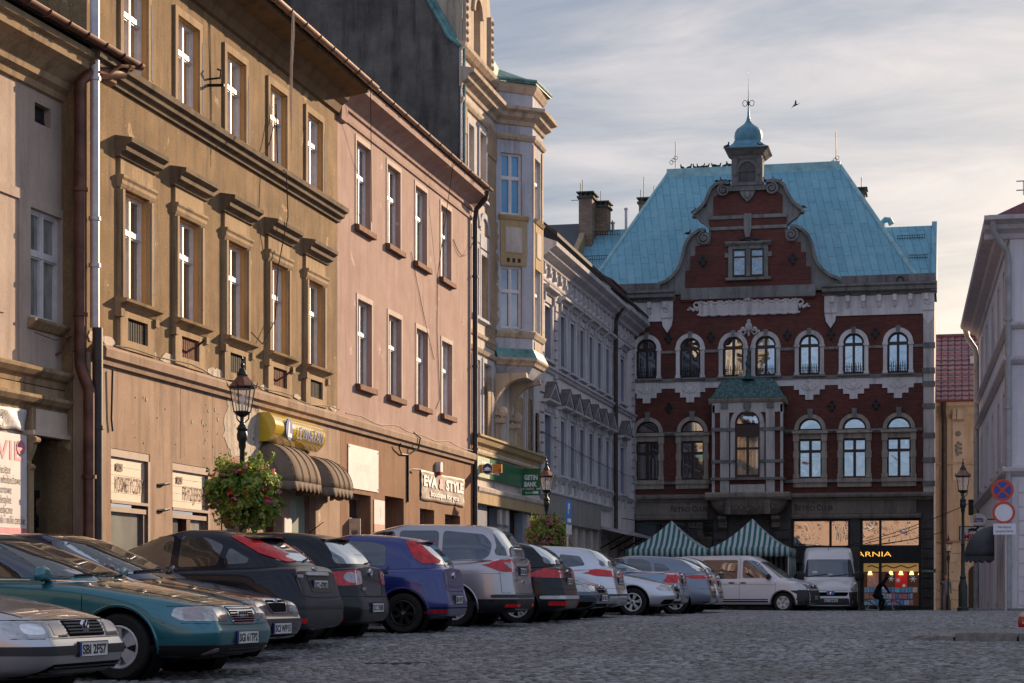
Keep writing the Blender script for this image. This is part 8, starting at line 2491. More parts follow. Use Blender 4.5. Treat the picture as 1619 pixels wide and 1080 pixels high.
    for view,kind,u,v,r_ in sp.get('badges',()):
        p,nn=cast(view,u,v)
        if p is None:continue
        sx=1 if view=='F' else-1
        fr=Frame((p.x+.016*sx,p.y),0 if view=='F' else 180)
        mb=MB(); ring=lambda uc,rr,t:mb.lathe([(rr-t,-.02),(rr,-.02),(rr,.006),(rr-t,.006),(rr-t,-.02)],(0,0,0),24,T=lambda x,y,z:fr(uc+x,v+y,z))
        if kind=='rings':
            for i in range(4):ring((i-1.5)*r_*1.28,r_,r_*.2)
        elif kind=='vw':
            ring(0,r_,r_*.14)
            def st(a,c):mb.tube([fr(a[0]*r_,v+a[1]*r_,.002),fr(c[0]*r_,v+c[1]*r_,.002)],r_*.075,5)
            for a,c in(((-.42,.82),(0,.05)),((0,.05),(.42,.82)),((-.86,.3),(-.38,-.75)),((-.38,-.75),(0,.05-.18)),((0,-.13),(.38,-.75)),((.38,-.75),(.86,.3))):st(a,c)
        elif kind=='oval':mb.lathe([(.001,.006),(r_,.004),(r_,-.02)],(0,0,0),24,T=lambda x,y,z:fr(x*1.7,v+y*.75,z))
        elif kind=='bird':
            ring(0,r_,r_*.2); mb.fpoly(fr,[(-.4*r_,v-.4*r_),(.5*r_,v+.1*r_),(-.2*r_,v+.5*r_)],-.01,.006)
        elif kind=='lion':
            mb.fpoly(fr,[(-.5*r_,v-.3*r_),(-.1*r_,v-.8*r_),(.3*r_,v-.1*r_),(.6*r_,v+.2*r_),(.2*r_,v+.9*r_),(-.3*r_,v+.6*r_)],-.01,.008)
        else:mb.lathe([(.001,.006),(r_,.004),(r_,-.02)],(0,0,0),20,T=lambda x,y,z:fr(x,v+y,z))
        mb.build('badge',M['chrome'],root,smooth=40)
    if 'mirror' in sp:
        s,z,big=sp['mirror']
        for vw,sg in(('L',1),('R',-1)):
            p,nn=cast(vw,s,z)
            if p is None:continue
            mb=MB(); c=p+Vector((.02,sg*.13,.045)); k=big
            tl=sp.get('mtall',1.0)
            def mt_(x,y,z_):
                r_=math.hypot(x,y)or 1; e=(abs(x/r_)**3.2+abs(y/r_)**3.2)**(-1/3.2)
                x,y=x*e,y*e
                return(c.x+(x*.55 if x>0 else x*.22)-.012*z_/.1,c.y+sg*z_,c.z+y*.80*tl-.02*abs(z_)/.1)
            mb.lathe([(.001,-.098*k),(.052*k,-.092*k),(.068*k,-.06*k),(.075*k,.0),(.070*k,.06*k),(.052*k,.095*k),(.001,.108*k)],(0,0,0),20,T=mt_)
            o=mb.build('wing_mirror',sp.get('mirror_mat',PM),root,smooth=60)
            mb=MB(); mb.tube([p-Vector((0,sg*.02,-.0)),p+Vector((.01,sg*.06,.0)),c-Vector((0,0,.05*k))],[.035,.03,.03],8); mb.build('stalk',M['trim_black'],o)
    for a,c in sp.get('wipers',()):
        v_=sp.get('wview','F'); pts=[]
        for i in range(9):
            t=i/8; p,nn=cast(v_,a[0]+(c[0]-a[0])*t,a[1]+(c[1]-a[1])*t)
            if p is not None:pts.append(p+nn*(.012+.008*math.sin(PI*t)))
        if len(pts)>2:mb=MB(); mb.tube(pts,[.012]+[.010]*(len(pts)-2)+[.005],5); mb.build('wiper',M['trim_black'],root)
    if 'aerial' in sp:
        s,dx,hh=sp['aerial']; p,nn=cast('T',s,0)
        mb=MB(); mb.tube([p,p+Vector((-.02,0,.02)),p+Vector((dx,0,hh))],[.014,.009,.005],5); mb.build('aerial',M['trim_black'],root)
    if 'spoiler' in sp:
        s0,s1,z,hw,dz=sp['spoiler']; mb=MB(); n_=12; vs=[]
        z=cast('T',s0,0)[0].z+.004
        for i in range(n_+1):
            y=hw*(-1+2*i/n_); b_=.10*(y/hw)**2
            vs+=[(X(s0),y,z-.03*(y/hw)**2),(X(s1)+b_,y,z+dz-.03*(y/hw)**2),(X(s1)+b_+.02,y,z+dz-.022-.03*(y/hw)**2),(X(s0)-.02,y,z-.04-.03*(y/hw)**2)]
        mb.mesh(vs,[(4*i+k,4*i+(k+1)%4,4*i+4+(k+1)%4,4*i+4+k)for i in range(n_)for k in range(4)]+[(0,1,2,3),(4*n_+3,4*n_+2,4*n_+1,4*n_)])
        o=mb.build('spoiler',PM,root,smooth=40)
        mb=MB(); mb.box(X(s1)-.004,X(s1)+.03,-.12,.12,z+dz-.019,z+dz-.006); mb.build('brake_light',M['lamp_red'],o)
    if sp.get('rails'):
        s0,s1,hw,z=sp['rails']
        for sg in(1,-1):
            pts=[]
            for i in range(9):
                s=s0+(s1-s0)*i/8; p,nn=cast('T',s,sg*hw); pts.append(p+Vector((0,0,.05 if 0<i<8 else .0)))
            mb=MB(); mb.tube(pts,.018,6); mb.build('roof_rail',M['alloy']if sp['rails'][3]else M['trim_black'],root,smooth=60)
    for y,z,txt,h_,wd in sp.get('script',()):
        p,nn=cast('B',y,z); fr=Frame((p.x-.006,0),180)
        mb=MB(); write(mb,fr,txt,-y-wd/2 if False else-(y)-wd/2,z,h_,.004,width=wd,bold=.003); mb.build('model_script',M['chrome'],root)
    return root
# ---- the individual cars; s runs from the front bumper back, y to the side, z up
G_,SG,TB,TG,CH_,LR,LC=M['car_glass'],M['screen_glass'],M['trim_black'],M['trim_grey'],M['chrome'],M['lamp_red'],M['lamp_clear']
HOOD=lambda a,b,c,d,e:[(0,a),(.12,b),(.5,c),(1.0,d),(1.4,e)]
def side_glass(polys,mat=None,r=.05):return[('S','side_window',p,mat or G_,dict(r=r,cell=.09))for p in polys]
def pillars(p):return[('S','pillar_trim',q,TB,dict(r=0.0,off=.0065))for q in p]
def fpatch(nm,poly,mat,**k):return('F',nm,poly,mat,k)
def sym(pts):return pts+[(-y,z)for y,z in reversed(pts)]
def seams(*pl):return[('S','door_seam',p,M['void_black'],.010)for p in pl]
def handles(*ps,mat=None):return[('S','door_handle',[(s,z-.018),(s+.19,z-.018),(s+.19,z+.018),(s,z+.018)],mat or TB,dict(r=.017,off=.022))for s,z in ps]
car('parked_car','silver saloon nose cut by the left edge, nearest car of the row',at(146,15.9),True,R(-1),dict(L=4.67,W=1.74,paint=CM['silver'],wf=.88,wrr=3.58,wr=.31,zb=.19,kf=.27,df=.75,
 top=[(0,.665),(.12,.715),(.5,.785),(1.0,.87),(1.4,.93),(4.0,.97),(4.67,1.0)],sh=[(0,.63),(.12,.67),(.5,.73),(1.0,.81),(1.4,.87),(4.67,.92)],
 nose=[(.2,.10),(.3,.02),(.45,.0),(.52,.05),(.58,.06),(.70,.16)],tail=[(.2,.1),(.5,0),(.9,.08)],
 green=[(.88,1.18,4.05,.735),(1.12,1.72,3.80,.675),(1.34,2.25,3.40,.585),(1.40,2.45,3.2,.54)],
 patches=[('F','windscreen',sym([(.66,.97),(.50,1.37)]),SG,dict(r=.04)),
 ('F2','headlight',[(.345,.525),(.79,.525),(.80,.575),(.79,.645),(.385,.648)],LC,dict(r=.02,off=.006,cell=.03,subs=[('F','reflector',[(.36,.54),(.57,.54),(.57,.635),(.39,.635)],M['lamp_smoke'],dict(r=.02,off=.010,cell=.04)),('F','projector',[(.64,.545),(.74,.545),(.74,.63),(.64,.63)],M['lamp_reflector'],dict(r=.04,off=.011,cell=.02))])),
 ('F','grille',sym([(.315,.53),(.335,.655)])[0:2]+[(-.335,.655),(-.315,.53)],M['void_black'],dict(r=.02,off=.004)),
 ('F','bumper_strip',[(-.86,.385),(.86,.385),(.86,.455),(-.86,.455)],TG,dict(r=.015,off=.012,cell=.05)),
 ('F','air_intake',[(-.60,.20),(.60,.20),(.62,.315),(-.62,.315)],M['void_black'],dict(r=.04,off=.006)),('F','chin',[(-.85,.10),(.85,.10),(.86,.20),(-.86,.20)],TB,dict(r=.0,off=.012))]
 +[('F','grille_bar',[(-.31-q*.004,.548+q*.024),(.31+q*.004,.548+q*.024),(.31+q*.004,.560+q*.024),(-.31-q*.004,.560+q*.024)],TG if q%2 else M['trim_grey'],dict(r=.0,off=.014))for q in range(4)]
 +[('F','intake_bar',[(-.58,.222+q*.022),(.58,.222+q*.022),(.58,.229+q*.022),(-.58,.229+q*.022)],TG,dict(r=.0,off=.014))for q in range(4)]+side_glass([[(1.5,.98),(2.2,1.34),(2.6,1.36),(2.6,.98)]]),
 lines=[('F','bonnet_seam',[(-.80,.660),(-.33,.662),(0,.664),(.33,.662),(.80,.660)],M['void_black'],.012),('T','bonnet_seam',[(.28,.66),(.7,.72),(1.2,.74)],M['void_black'],.01),('T','bonnet_seam',[(.28,-.66),(.7,-.72),(1.2,-.74)],M['void_black'],.01),('F','bumper_seam',[(-.84,.515),(0,.515),(.84,.515)],M['void_black'],.008)],
 plates=[('F',.425,'SBI 2FS7',.52)],badges=[('F','vw',0,.600,.062)],mirror=(1.55,1.0,1.0)))
SAL=dict(tail=[(.2,.12),(.5,0),(.95,.10)])
car('parked_car','teal green saloon with four chrome rings on its grille, facing out',at(392,19.0),True,R(-3),dict(L=4.80,W=1.81,paint=CM['teal'],wf=.94,wrr=3.70,wr=.318,zb=.20,kf=.30,df=.85,rim='five',ww=.215,gap=.06,
 top=[(0,.68),(.10,.735),(.5,.815),(1.0,.905),(1.38,.965),(1.6,.99),(3.7,1.0),(4.3,1.03),(4.8,1.0)],sh=[(0,.64),(.1,.70),(.5,.765),(1.0,.84),(1.4,.895),(2.5,.93),(4.8,.95)],
 nose=[(.2,.12),(.34,.02),(.44,.0),(.54,.045),(.62,.07),(.75,.15)],**SAL,
 green=[(.90,1.22,4.25,.765),(1.14,1.80,3.95,.69),(1.34,2.33,3.50,.60),(1.405,2.60,3.25,.54)],arch=.045,peak=2.75,
 patches=[('F','windscreen',sym([(.69,.985),(.52,1.365)]),SG,dict(r=.05,subs=[('F','sticker',[(-.52,1.00),(-.40,1.00),(-.40,1.05),(-.52,1.05)],M['board_white'],dict(r=.008,off=.006))])),
 ('F2','headlight',[(.37,.555),(.80,.565),(.83,.61),(.80,.69),(.60,.70),(.385,.688)],LC,dict(r=.03,off=.006,cell=.03,subs=[('F','projector',[(.44,.575),(.58,.575),(.58,.672),(.44,.672)],M['lamp_reflector'],dict(r=.05,off=.010,cell=.025)),('F','indicator',[(.68,.58),(.79,.58),(.77,.68),(.68,.68)],M['lamp_smoke'],dict(r=.02,off=.010,cell=.03))])),
 ('F','grille_frame',[(-.27,.53),(.27,.53),(.325,.702),(-.325,.702)],CH_,dict(r=.05,off=.008,subs=[('F','grille',[(-.25,.545),(.25,.545),(.30,.690),(-.30,.690)],M['void_black'],dict(r=.04,off=.012))]+[('F','grille_bar',[(-.255-q*.006,.556+q*.023),(.255+q*.006,.556+q*.023),(.255+q*.006,.564+q*.023),(-.255-q*.006,.564+q*.023)],CH_,dict(r=0,off=.017))for q in range(6)])),
 ('F','lower_bumper',[(-.93,.12),(.93,.12),(.93,.335),(-.93,.335)],TB,dict(r=.02,off=.006,cell=.05)),
 ('F2','fog_light',[(.55,.25),(.62,.25),(.62,.31),(.55,.31)],M['lamp_smoke'],dict(r=.03,off=.012,cell=.03))]
 +[('F','intake_bar',[(-.36,.20+q*.03),(.36,.20+q*.03),(.36,.209+q*.03),(-.36,.209+q*.03)],TG,dict(r=0,off=.016))for q in range(4)]
 +side_glass([[(1.55,.965),(2.22,1.285),(2.42,1.335),(2.66,1.345),(2.66,.98)],[(2.74,.98),(2.74,1.345),(3.15,1.33),(3.55,1.23),(3.55,1.0)],[(3.60,1.0),(3.60,1.21),(3.95,1.05),(3.92,1.0)]])+handles((2.42,.86),(3.42,.87),mat=CM['teal']),
 lines=seams([(1.32,.93),(1.30,.6),(1.36,.32)],[(2.70,.96),(2.70,.5),(2.65,.26)],[(3.62,.97),(3.5,.75),(3.25,.5),(3.2,.26)],[(1.38,.24),(2.0,.235),(3.1,.235)])
 +[('S','window_trim',[(1.36,.935),(2.0,.955),(3.0,.965),(4.05,.99)],CH_,.020),('S','window_trim',[(1.36,.935),(2.2,1.315),(2.42,1.362),(2.7,1.372),(3.2,1.355),(3.6,1.255),(4.05,.995)],CH_,.016),
 ('T','bonnet_seam',[(.10,.36),(.35,.52),(.8,.64),(1.25,.69)],M['void_black'],.010),('T','bonnet_seam',[(.10,-.36),(.35,-.52),(.8,-.64),(1.25,-.69)],M['void_black'],.010),('F','bonnet_seam',[(-.82,.70),(-.4,.712),(0,.718),(.4,.712),(.82,.70)],M['void_black'],.010),('F','bumper_seam',[(-.86,.545),(-.34,.525),(0,.52),(.34,.525),(.86,.545)],M['void_black'],.007)],
 plates=[('F',.40,'SGI 61TP2',.52)],badges=[('F','rings',0,.615,.040)],mirror=(1.78,.975,1.15),wipers=[((-.55,.985),(.05,1.02)),((.05,.985),(.58,1.02))]))
car('parked_car','dark navy saloon with chrome framed black grille, between teal and black cars',at(447,21.5),True,R(-3),dict(L=4.51,W=1.73,paint=CM['navy'],wf=.90,wrr=3.41,wr=.305,zb=.20,kf=.30,df=.85,rim='steel',
 top=[(0,.67),(.10,.72),(.5,.795),(1.0,.885),(1.35,.95),(1.6,.98),(3.5,1.0),(4.51,1.02)],sh=[(0,.63),(.1,.68),(.5,.75),(1.0,.82),(1.4,.875),(2.5,.92),(4.51,.95)],
 nose=[(.2,.12),(.34,.02),(.46,.0),(.54,.05),(.62,.07),(.75,.15)],**SAL,
 green=[(.90,1.20,4.2,.735),(1.14,1.75,3.9,.665),(1.34,2.22,3.5,.575),(1.40,2.45,3.3,.53)],peak=2.6,
 patches=[('F','windscreen',sym([(.66,.985),(.50,1.36)]),SG,dict(r=.05)),
 ('F2','headlight',[(.34,.535),(.77,.545),(.80,.60),(.74,.665),(.355,.67)],LC,dict(r=.03,off=.006,cell=.03,subs=[('F','reflector',[(.40,.555),(.56,.555),(.56,.65),(.40,.65)],M['lamp_reflector'],dict(r=.05,off=.010,cell=.03))])),
 ('F','grille_frame',[(-.21,.535),(.21,.535),(.29,.690),(-.29,.690)],CH_,dict(r=.05,off=.010,subs=[('F','grille',[(-.19,.55),(.19,.55),(.265,.672),(-.265,.672)],M['void_black'],dict(r=.04,off=.014))])),
 ('F','bumper_strip',[(-.87,.44),(.87,.44),(.87,.475),(-.87,.475)],TG,dict(r=.01,off=.012,cell=.05)),('F','air_intake',[(-.62,.17),(.62,.17),(.66,.30),(-.66,.30)],M['void_black'],dict(r=.05,off=.006)),('F','lip_strip',[(-.80,.145),(.80,.145),(.80,.162),(-.80,.162)],TG,dict(r=0,off=.012))]
 +side_glass([[(1.5,.965),(2.15,1.28),(2.35,1.325),(2.55,1.33),(2.55,.98)],[(2.62,.98),(2.62,1.33),(3.1,1.31),(3.5,1.2),(3.5,1.0)]])+handles((2.3,.86),(3.3,.87)),
 lines=seams([(1.3,.93),(1.28,.6),(1.34,.3)],[(2.58,.96),(2.58,.5),(2.53,.26)],[(3.5,.97),(3.35,.7),(3.1,.5),(3.05,.26)])+[('T','bonnet_seam',[(.10,.30),(.35,.46),(.8,.60),(1.2,.65)],M['void_black'],.010),('T','bonnet_seam',[(.10,-.30),(.35,-.46),(.8,-.60),(1.2,-.65)],M['void_black'],.010)],
 plates=[('F',.375,'SCI WP15',.52)],badges=[('F','disc',0,.665,.035)],mirror=(1.72,.975,1.0),wipers=[((-.52,.985),(.05,1.02)),((.05,.985),(.55,1.02))]))
L=4.34
car('parked_car','black hatchback parked nose in with long red lights on its rear pillars',at(516,24.0),False,R(178),dict(L=L,W=1.84,paint=CM['black_blue'],wf=.86,wrr=L-.84,wr=.318,zb=.21,kf=.3,kr=.27,dr=.8,rim='five',
 top=[(0,.72),(.12,.77),(.5,.86),(1.0,.95),(1.3,.99),(L-.3,1.06),(L,1.03)],sh=[(0,.68),(.5,.80),(1.0,.88),(2.0,.94),(L,.99)],
 nose=[(.2,.1),(.4,0),(.75,.15)],tail=[(.2,.10),(.32,.02),(.55,.0),(.64,.015),(.68,.09),(.95,.13),(1.05,.2)],
 green=[(.95,1.1,L-.16,.79),(1.18,1.75,L-.40,.715),(1.38,2.25,L-.72,.635),(1.44,2.5,L-.95,.58)],arch=.05,peak=2.4,
 patches=side_glass([[(1.60,1.0),(2.10,1.30),(2.3,1.375),(2.62,1.385),(2.62,1.0)],[(2.72,1.0),(2.72,1.385),(3.05,1.36),(3.28,1.27),(3.22,1.02)],[(3.30,1.03),(3.36,1.245),(3.62,1.10),(3.60,1.05)]],glass('see_through_glass',(.085,.075,.06),.08,rough=.015,var=.7,scale=3))  # paler base puts the lit facade beyond into the pane colour
 +[('B','rear_window',sym([(.60,1.08),(.50,1.37)]),SG,dict(r=.06)),
 ('S','tail_light',[(3.34,1.375),(3.46,1.40),(3.78,1.25),(4.06,1.10),(4.02,1.06),(3.72,1.17),(3.50,1.29)],LR,dict(r=.03,off=.012,cell=.05)),
 ('B','plate_recess',[(-.34,.70),(.34,.70),(.36,.90),(-.36,.90)],TB,dict(r=.04,off=.005)),('B','handle_bar',[(-.38,.905),(.38,.905),(.37,.945),(-.37,.945)],M['alloy'],dict(r=.015,off=.022)),
 ('B','bumper',[(-.90,.30),(.90,.30),(.92,.60),(-.92,.60)],TG,dict(r=.06,off=.012,cell=.06)),('B','bumper_strip',[(-.88,.50),(.88,.50),(.88,.535),(-.88,.535)],TB,dict(r=.01,off=.020,cell=.06)),('B2','reflector',[(.62,.335),(.82,.335),(.82,.39),(.62,.39)],LR,dict(r=.02,off=.018,cell=.05)),('S','sill_trim',[(1.3,.20),(3.05,.20),(3.05,.27),(1.3,.27)],TB,dict(r=.01,off=.004))]+handles((2.45,.93),mat=CM['black_blue']),
 lines=seams([(2.67,.98),(2.68,.6),(2.65,.28)],[(1.4,.95),(1.42,.6),(1.5,.28)])+[('B','tailgate_seam',[(-.70,.985),(-.68,.66),(-.3,.635),(.3,.635),(.68,.66),(.70,.985)],M['void_black'],.010)],
 plates=[('B',.79,'SCI 47093',.52)],badges=[('B','oval',0,.99,.040)],script=[(.60,.88,'FOCUS',.035,.20)],spoiler=(L-.98,L-.62,1.445,.52,-.03),wipers=[((0,1.08),(-.40,1.13))],wview='B',mirror=(1.70,1.0,1.0)))
L=4.20
car('parked_car','glossy black hatchback with round red tail lamps, between black and blue cars',at(598,26.6),False,R(179),dict(L=L,W=1.76,paint=CM['black'],wf=.87,wrr=L-.75,wr=.315,zb=.20,kf=.3,kr=.29,dr=.8,rim='five',
 top=[(0,.72),(.5,.85),(1.0,.94),(1.3,.98),(L-.3,1.03),(L,1.0)],sh=[(0,.68),(.5,.79),(1.0,.87),(2.0,.93),(L,.97)],
 nose=[(.2,.1),(.4,0),(.75,.15)],tail=[(.2,.12),(.32,.03),(.5,.0),(.60,.02),(.64,.085),(.95,.12),(1.05,.16)],
 green=[(.93,1.1,L-.12,.755),(1.15,1.7,L-.26,.69),(1.38,2.15,L-.52,.61),(1.44,2.4,L-.62,.57)],arch=.045,peak=2.3,
 patches=side_glass([[(1.55,.98),(2.05,1.28),(2.3,1.365),(2.55,1.375),(2.55,.98)],[(2.63,.98),(2.63,1.375),(3.0,1.35),(3.12,1.3),(3.12,1.0)],[(3.2,1.02),(3.2,1.29),(3.4,1.17),(3.42,1.05)]])
 +[('B','rear_window',sym([(.63,1.03),(.63,1.10),(.49,1.365)]),SG,dict(r=.06)),
 ('B2','tail_light',[(.42,.765),(.78,.735),(.85,.78),(.83,.915),(.62,.945),(.42,.935)],LR,dict(r=.05,off=.010,cell=.035,subs=[('B','round_lamp',[(.66+.075*math.cos(2*PI*i/12),.845+.072*math.sin(2*PI*i/12))for i in range(12)],M['lamp_smoke'],dict(r=0,off=.014,cell=.03)),('B','round_lamp',[(.50+.06*math.cos(2*PI*i/12),.855+.056*math.sin(2*PI*i/12))for i in range(12)],M['lamp_smoke'],dict(r=0,off=.014,cell=.03))])),
 ('B','lower_bumper',[(-.84,.14),(.84,.14),(.84,.27),(-.84,.27)],TB,dict(r=.03,off=.008)),('B','plate_recess',[(-.30,.37),(.30,.37),(.32,.52),(-.32,.52)],TB,dict(r=.03,off=.004))]+handles((2.3,.88),mat=CM['black']),
 lines=seams([(2.59,.96),(2.6,.6),(2.57,.27)],[(1.4,.93),(1.42,.6),(1.5,.27)])+[('B','tailgate_seam',[(-.42,.98),(-.44,.72),(-.36,.60),(.36,.60),(.44,.72),(.42,.98)],M['void_black'],.010),('B','bumper_seam',[(-.84,.60),(0,.585),(.84,.60)],M['void_black'],.010)],
 plates=[('B',.445,'SCI 35B0',.52)],badges=[('B','vw',0,.92,.055)],script=[(.40,.68,'GOLF',.035,.16)],spoiler=(L-.66,L-.47,1.435,.5,-.02),wipers=[((.0,1.035),(-.42,1.07))],wview='B',mirror=(1.68,.99,1.0),aerial=(3.2,-.22,.16)))
L=4.03
car('parked_car','bright blue hatchback with tall red lights high on the rear pillars',at(727,29.5),False,R(180),dict(L=L,W=1.69,paint=CM['blue'],wf=.87,wrr=L-.66,wr=.30,zb=.20,kf=.3,kr=.29,dr=.8,rim='seven',
 top=[(0,.72),(.5,.87),(1.0,.96),(1.3,1.0),(L-.3,1.02),(L,.98)],sh=[(0,.68),(.5,.80),(1.0,.88),(2.0,.93),(L,.95)],
 nose=[(.2,.1),(.4,0),(.75,.15)],tail=[(.2,.10),(.32,.02),(.5,.0),(.58,.02),(.62,.07),(.95,.11),(1.05,.15)],
 green=[(.93,1.0,L-.12,.735),(1.15,1.5,L-.24,.67),(1.38,1.95,L-.46,.585),(1.45,2.2,L-.55,.54)],arch=.06,peak=2.2,
 patches=side_glass([[(1.4,1.0),(1.85,1.27),(2.1,1.37),(2.35,1.38),(2.35,1.0)],[(2.43,1.0),(2.43,1.38),(2.85,1.35),(3.05,1.30),(3.08,1.0)]])
 +[('B','rear_window',sym([(.52,1.02),(.50,1.15),(.43,1.36)]),SG,dict(r=.06)),
 ('S','tail_light',[(L-.70,1.36),(L-.56,1.375),(L-.22,1.08),(L-.22,1.03),(L-.42,1.03),(L-.52,1.10)],LR,dict(r=.04,off=.010,cell=.04)),
 ('B','bumper_groove',[(-.82,.37),(.82,.37),(.82,.385),(-.82,.385)],M['void_black'],dict(r=0,off=.004)),('B','plate_recess',[(-.29,.43),(.29,.43),(.30,.57),(-.30,.57)],TG,dict(r=.03,off=.003)),('B2','reflector',[(.58,.30),(.74,.30),(.74,.345),(.58,.345)],LR,dict(r=.015,off=.010)),('B','lower_bumper',[(-.8,.14),(.8,.14),(.8,.22),(-.8,.22)],TB,dict(r=.02,off=.008))]+handles((2.95,.90))+handles((2.15,.90)),
 lines=seams([(2.39,.98),(2.4,.6),(2.36,.27)],[(1.3,.95),(1.32,.6),(1.4,.27)],[(3.12,1.0),(3.10,.85),(2.95,.6),(2.8,.3)])+[('B','tailgate_seam',[(-.55,.96),(-.53,.66),(-.4,.62),(.4,.62),(.53,.66),(.55,.96)],M['void_black'],.010)],
 plates=[('B',.50,'SBI 45V2',.46)],badges=[('B','disc',0,.86,.045)],wipers=[((0,1.03),(-.34,1.06))],wview='B',mirror=(1.5,1.0,1.0),spoiler=(L-.60,L-.42,1.435,.45,-.02)))
L=4.82
car('parked_car','silver people carrier with dark rear side glass, tallest of the parked cars',at(833,32.6),False,R(180),dict(L=L,W=1.88,paint=CM['warm_silver'],wf=.95,wrr=L-1.02,wr=.33,zb=.22,kf=.3,kr=.24,dr=.75,rim='split',
 top=[(0,.80),(.5,.96),(1.0,1.05),(1.3,1.09),(3.9,1.09),(L-.3,1.16),(L,1.15)],sh=[(0,.76),(.5,.90),(1.0,.97),(2.0,1.0),(3.9,1.03),(L,1.13)],
 nose=[(.2,.1),(.4,0),(.8,.15)],tail=[(.2,.12),(.32,.03),(.48,.0),(.54,.02),(.58,.06),(1.0,.08),(1.1,.10)],
 green=[(1.0,.95,L-.06,.83),(1.3,1.7,L-.14,.775),(1.58,2.25,L-.32,.70),(1.67,2.6,L-.42,.66)],arch=.04,peak=2.9,ex=7.0,
 patches=side_glass([[(1.7,1.09),(2.2,1.42),(2.4,1.55),(2.75,1.585),(2.75,1.09)],[(2.83,1.09),(2.83,1.59),(3.5,1.585),(3.5,1.09)],[(3.57,1.09),(3.57,1.585),(4.25,1.52),(4.40,1.36),(4.36,1.16),(4.2,1.09)]],r=.07)
 +[('B','rear_window',sym([(.74,1.17),(.74,1.24),(.60,1.58)]),G_,dict(r=.06)),
 ('B2','tail_light',[(.42,.90),(.84,.90),(.91,1.0),(.86,1.11),(.44,1.04)],LR,dict(r=.05,off=.010,cell=.04,subs=[('B','clear_lens',[(.52,.95),(.74,.95),(.80,1.06),(.54,1.03)],M['lamp_smoke'],dict(r=.03,off=.014,cell=.04))])),
 ('S','tail_light',[(L-.34,.96),(L-.10,.90),(L-.10,1.10),(L-.16,1.11)],LR,dict(r=.03,off=.010,cell=.04)),
 ('B','plate_recess',[(-.36,.84),(.36,.84),(.38,1.0),(-.38,1.0)],TG,dict(r=.03,off=.003)),('B','lower_bumper',[(-.92,.24),(.92,.24),(.93,.46),(-.93,.46)],TB,dict(r=.03,off=.010,cell=.06)),('B','bumper_shelf',[(-.90,.48),(.90,.48),(.90,.535),(-.90,.535)],TG,dict(r=.02,off=.014)),('B2','reflector',[(.45,.335),(.80,.335),(.80,.385),(.45,.385)],LR,dict(r=.015,off=.018)),
 ('S','lower_trim',[(1.35,.23),(3.4,.23),(3.4,.36),(1.35,.36)],TB,dict(r=.01,off=.004)),('S','lower_trim',[(4.2,.26),(4.78,.26),(4.78,.46),(4.2,.46)],TB,dict(r=.01,off=.006))]+handles((2.45,.98),(3.25,.98),mat=CM['warm_silver']),
 lines=seams([(2.79,1.06),(2.8,.6),(2.75,.3)],[(1.5,1.0),(1.5,.6),(1.58,.3)],[(3.54,1.06),(3.52,.85),(3.3,.6),(3.2,.3)])+[('B','tailgate_seam',[(-.84,1.6),(-.84,.56),(0,.55),(.84,.56),(.84,1.6)],M['void_black'],.010),('S','character_line',[(1.2,.84),(3.0,.87),(4.6,.88)],CM['warm_silver'],.014)],
 plates=[('B',.915,'SB 8124E',.50)],badges=[('B','oval',0,.74,.038)],script=[(.50,.76,'GALAXY',.03,.22)],wipers=[((.0,1.11),(-.45,1.14))],wview='B',mirror=(1.9,1.1,1.2)))
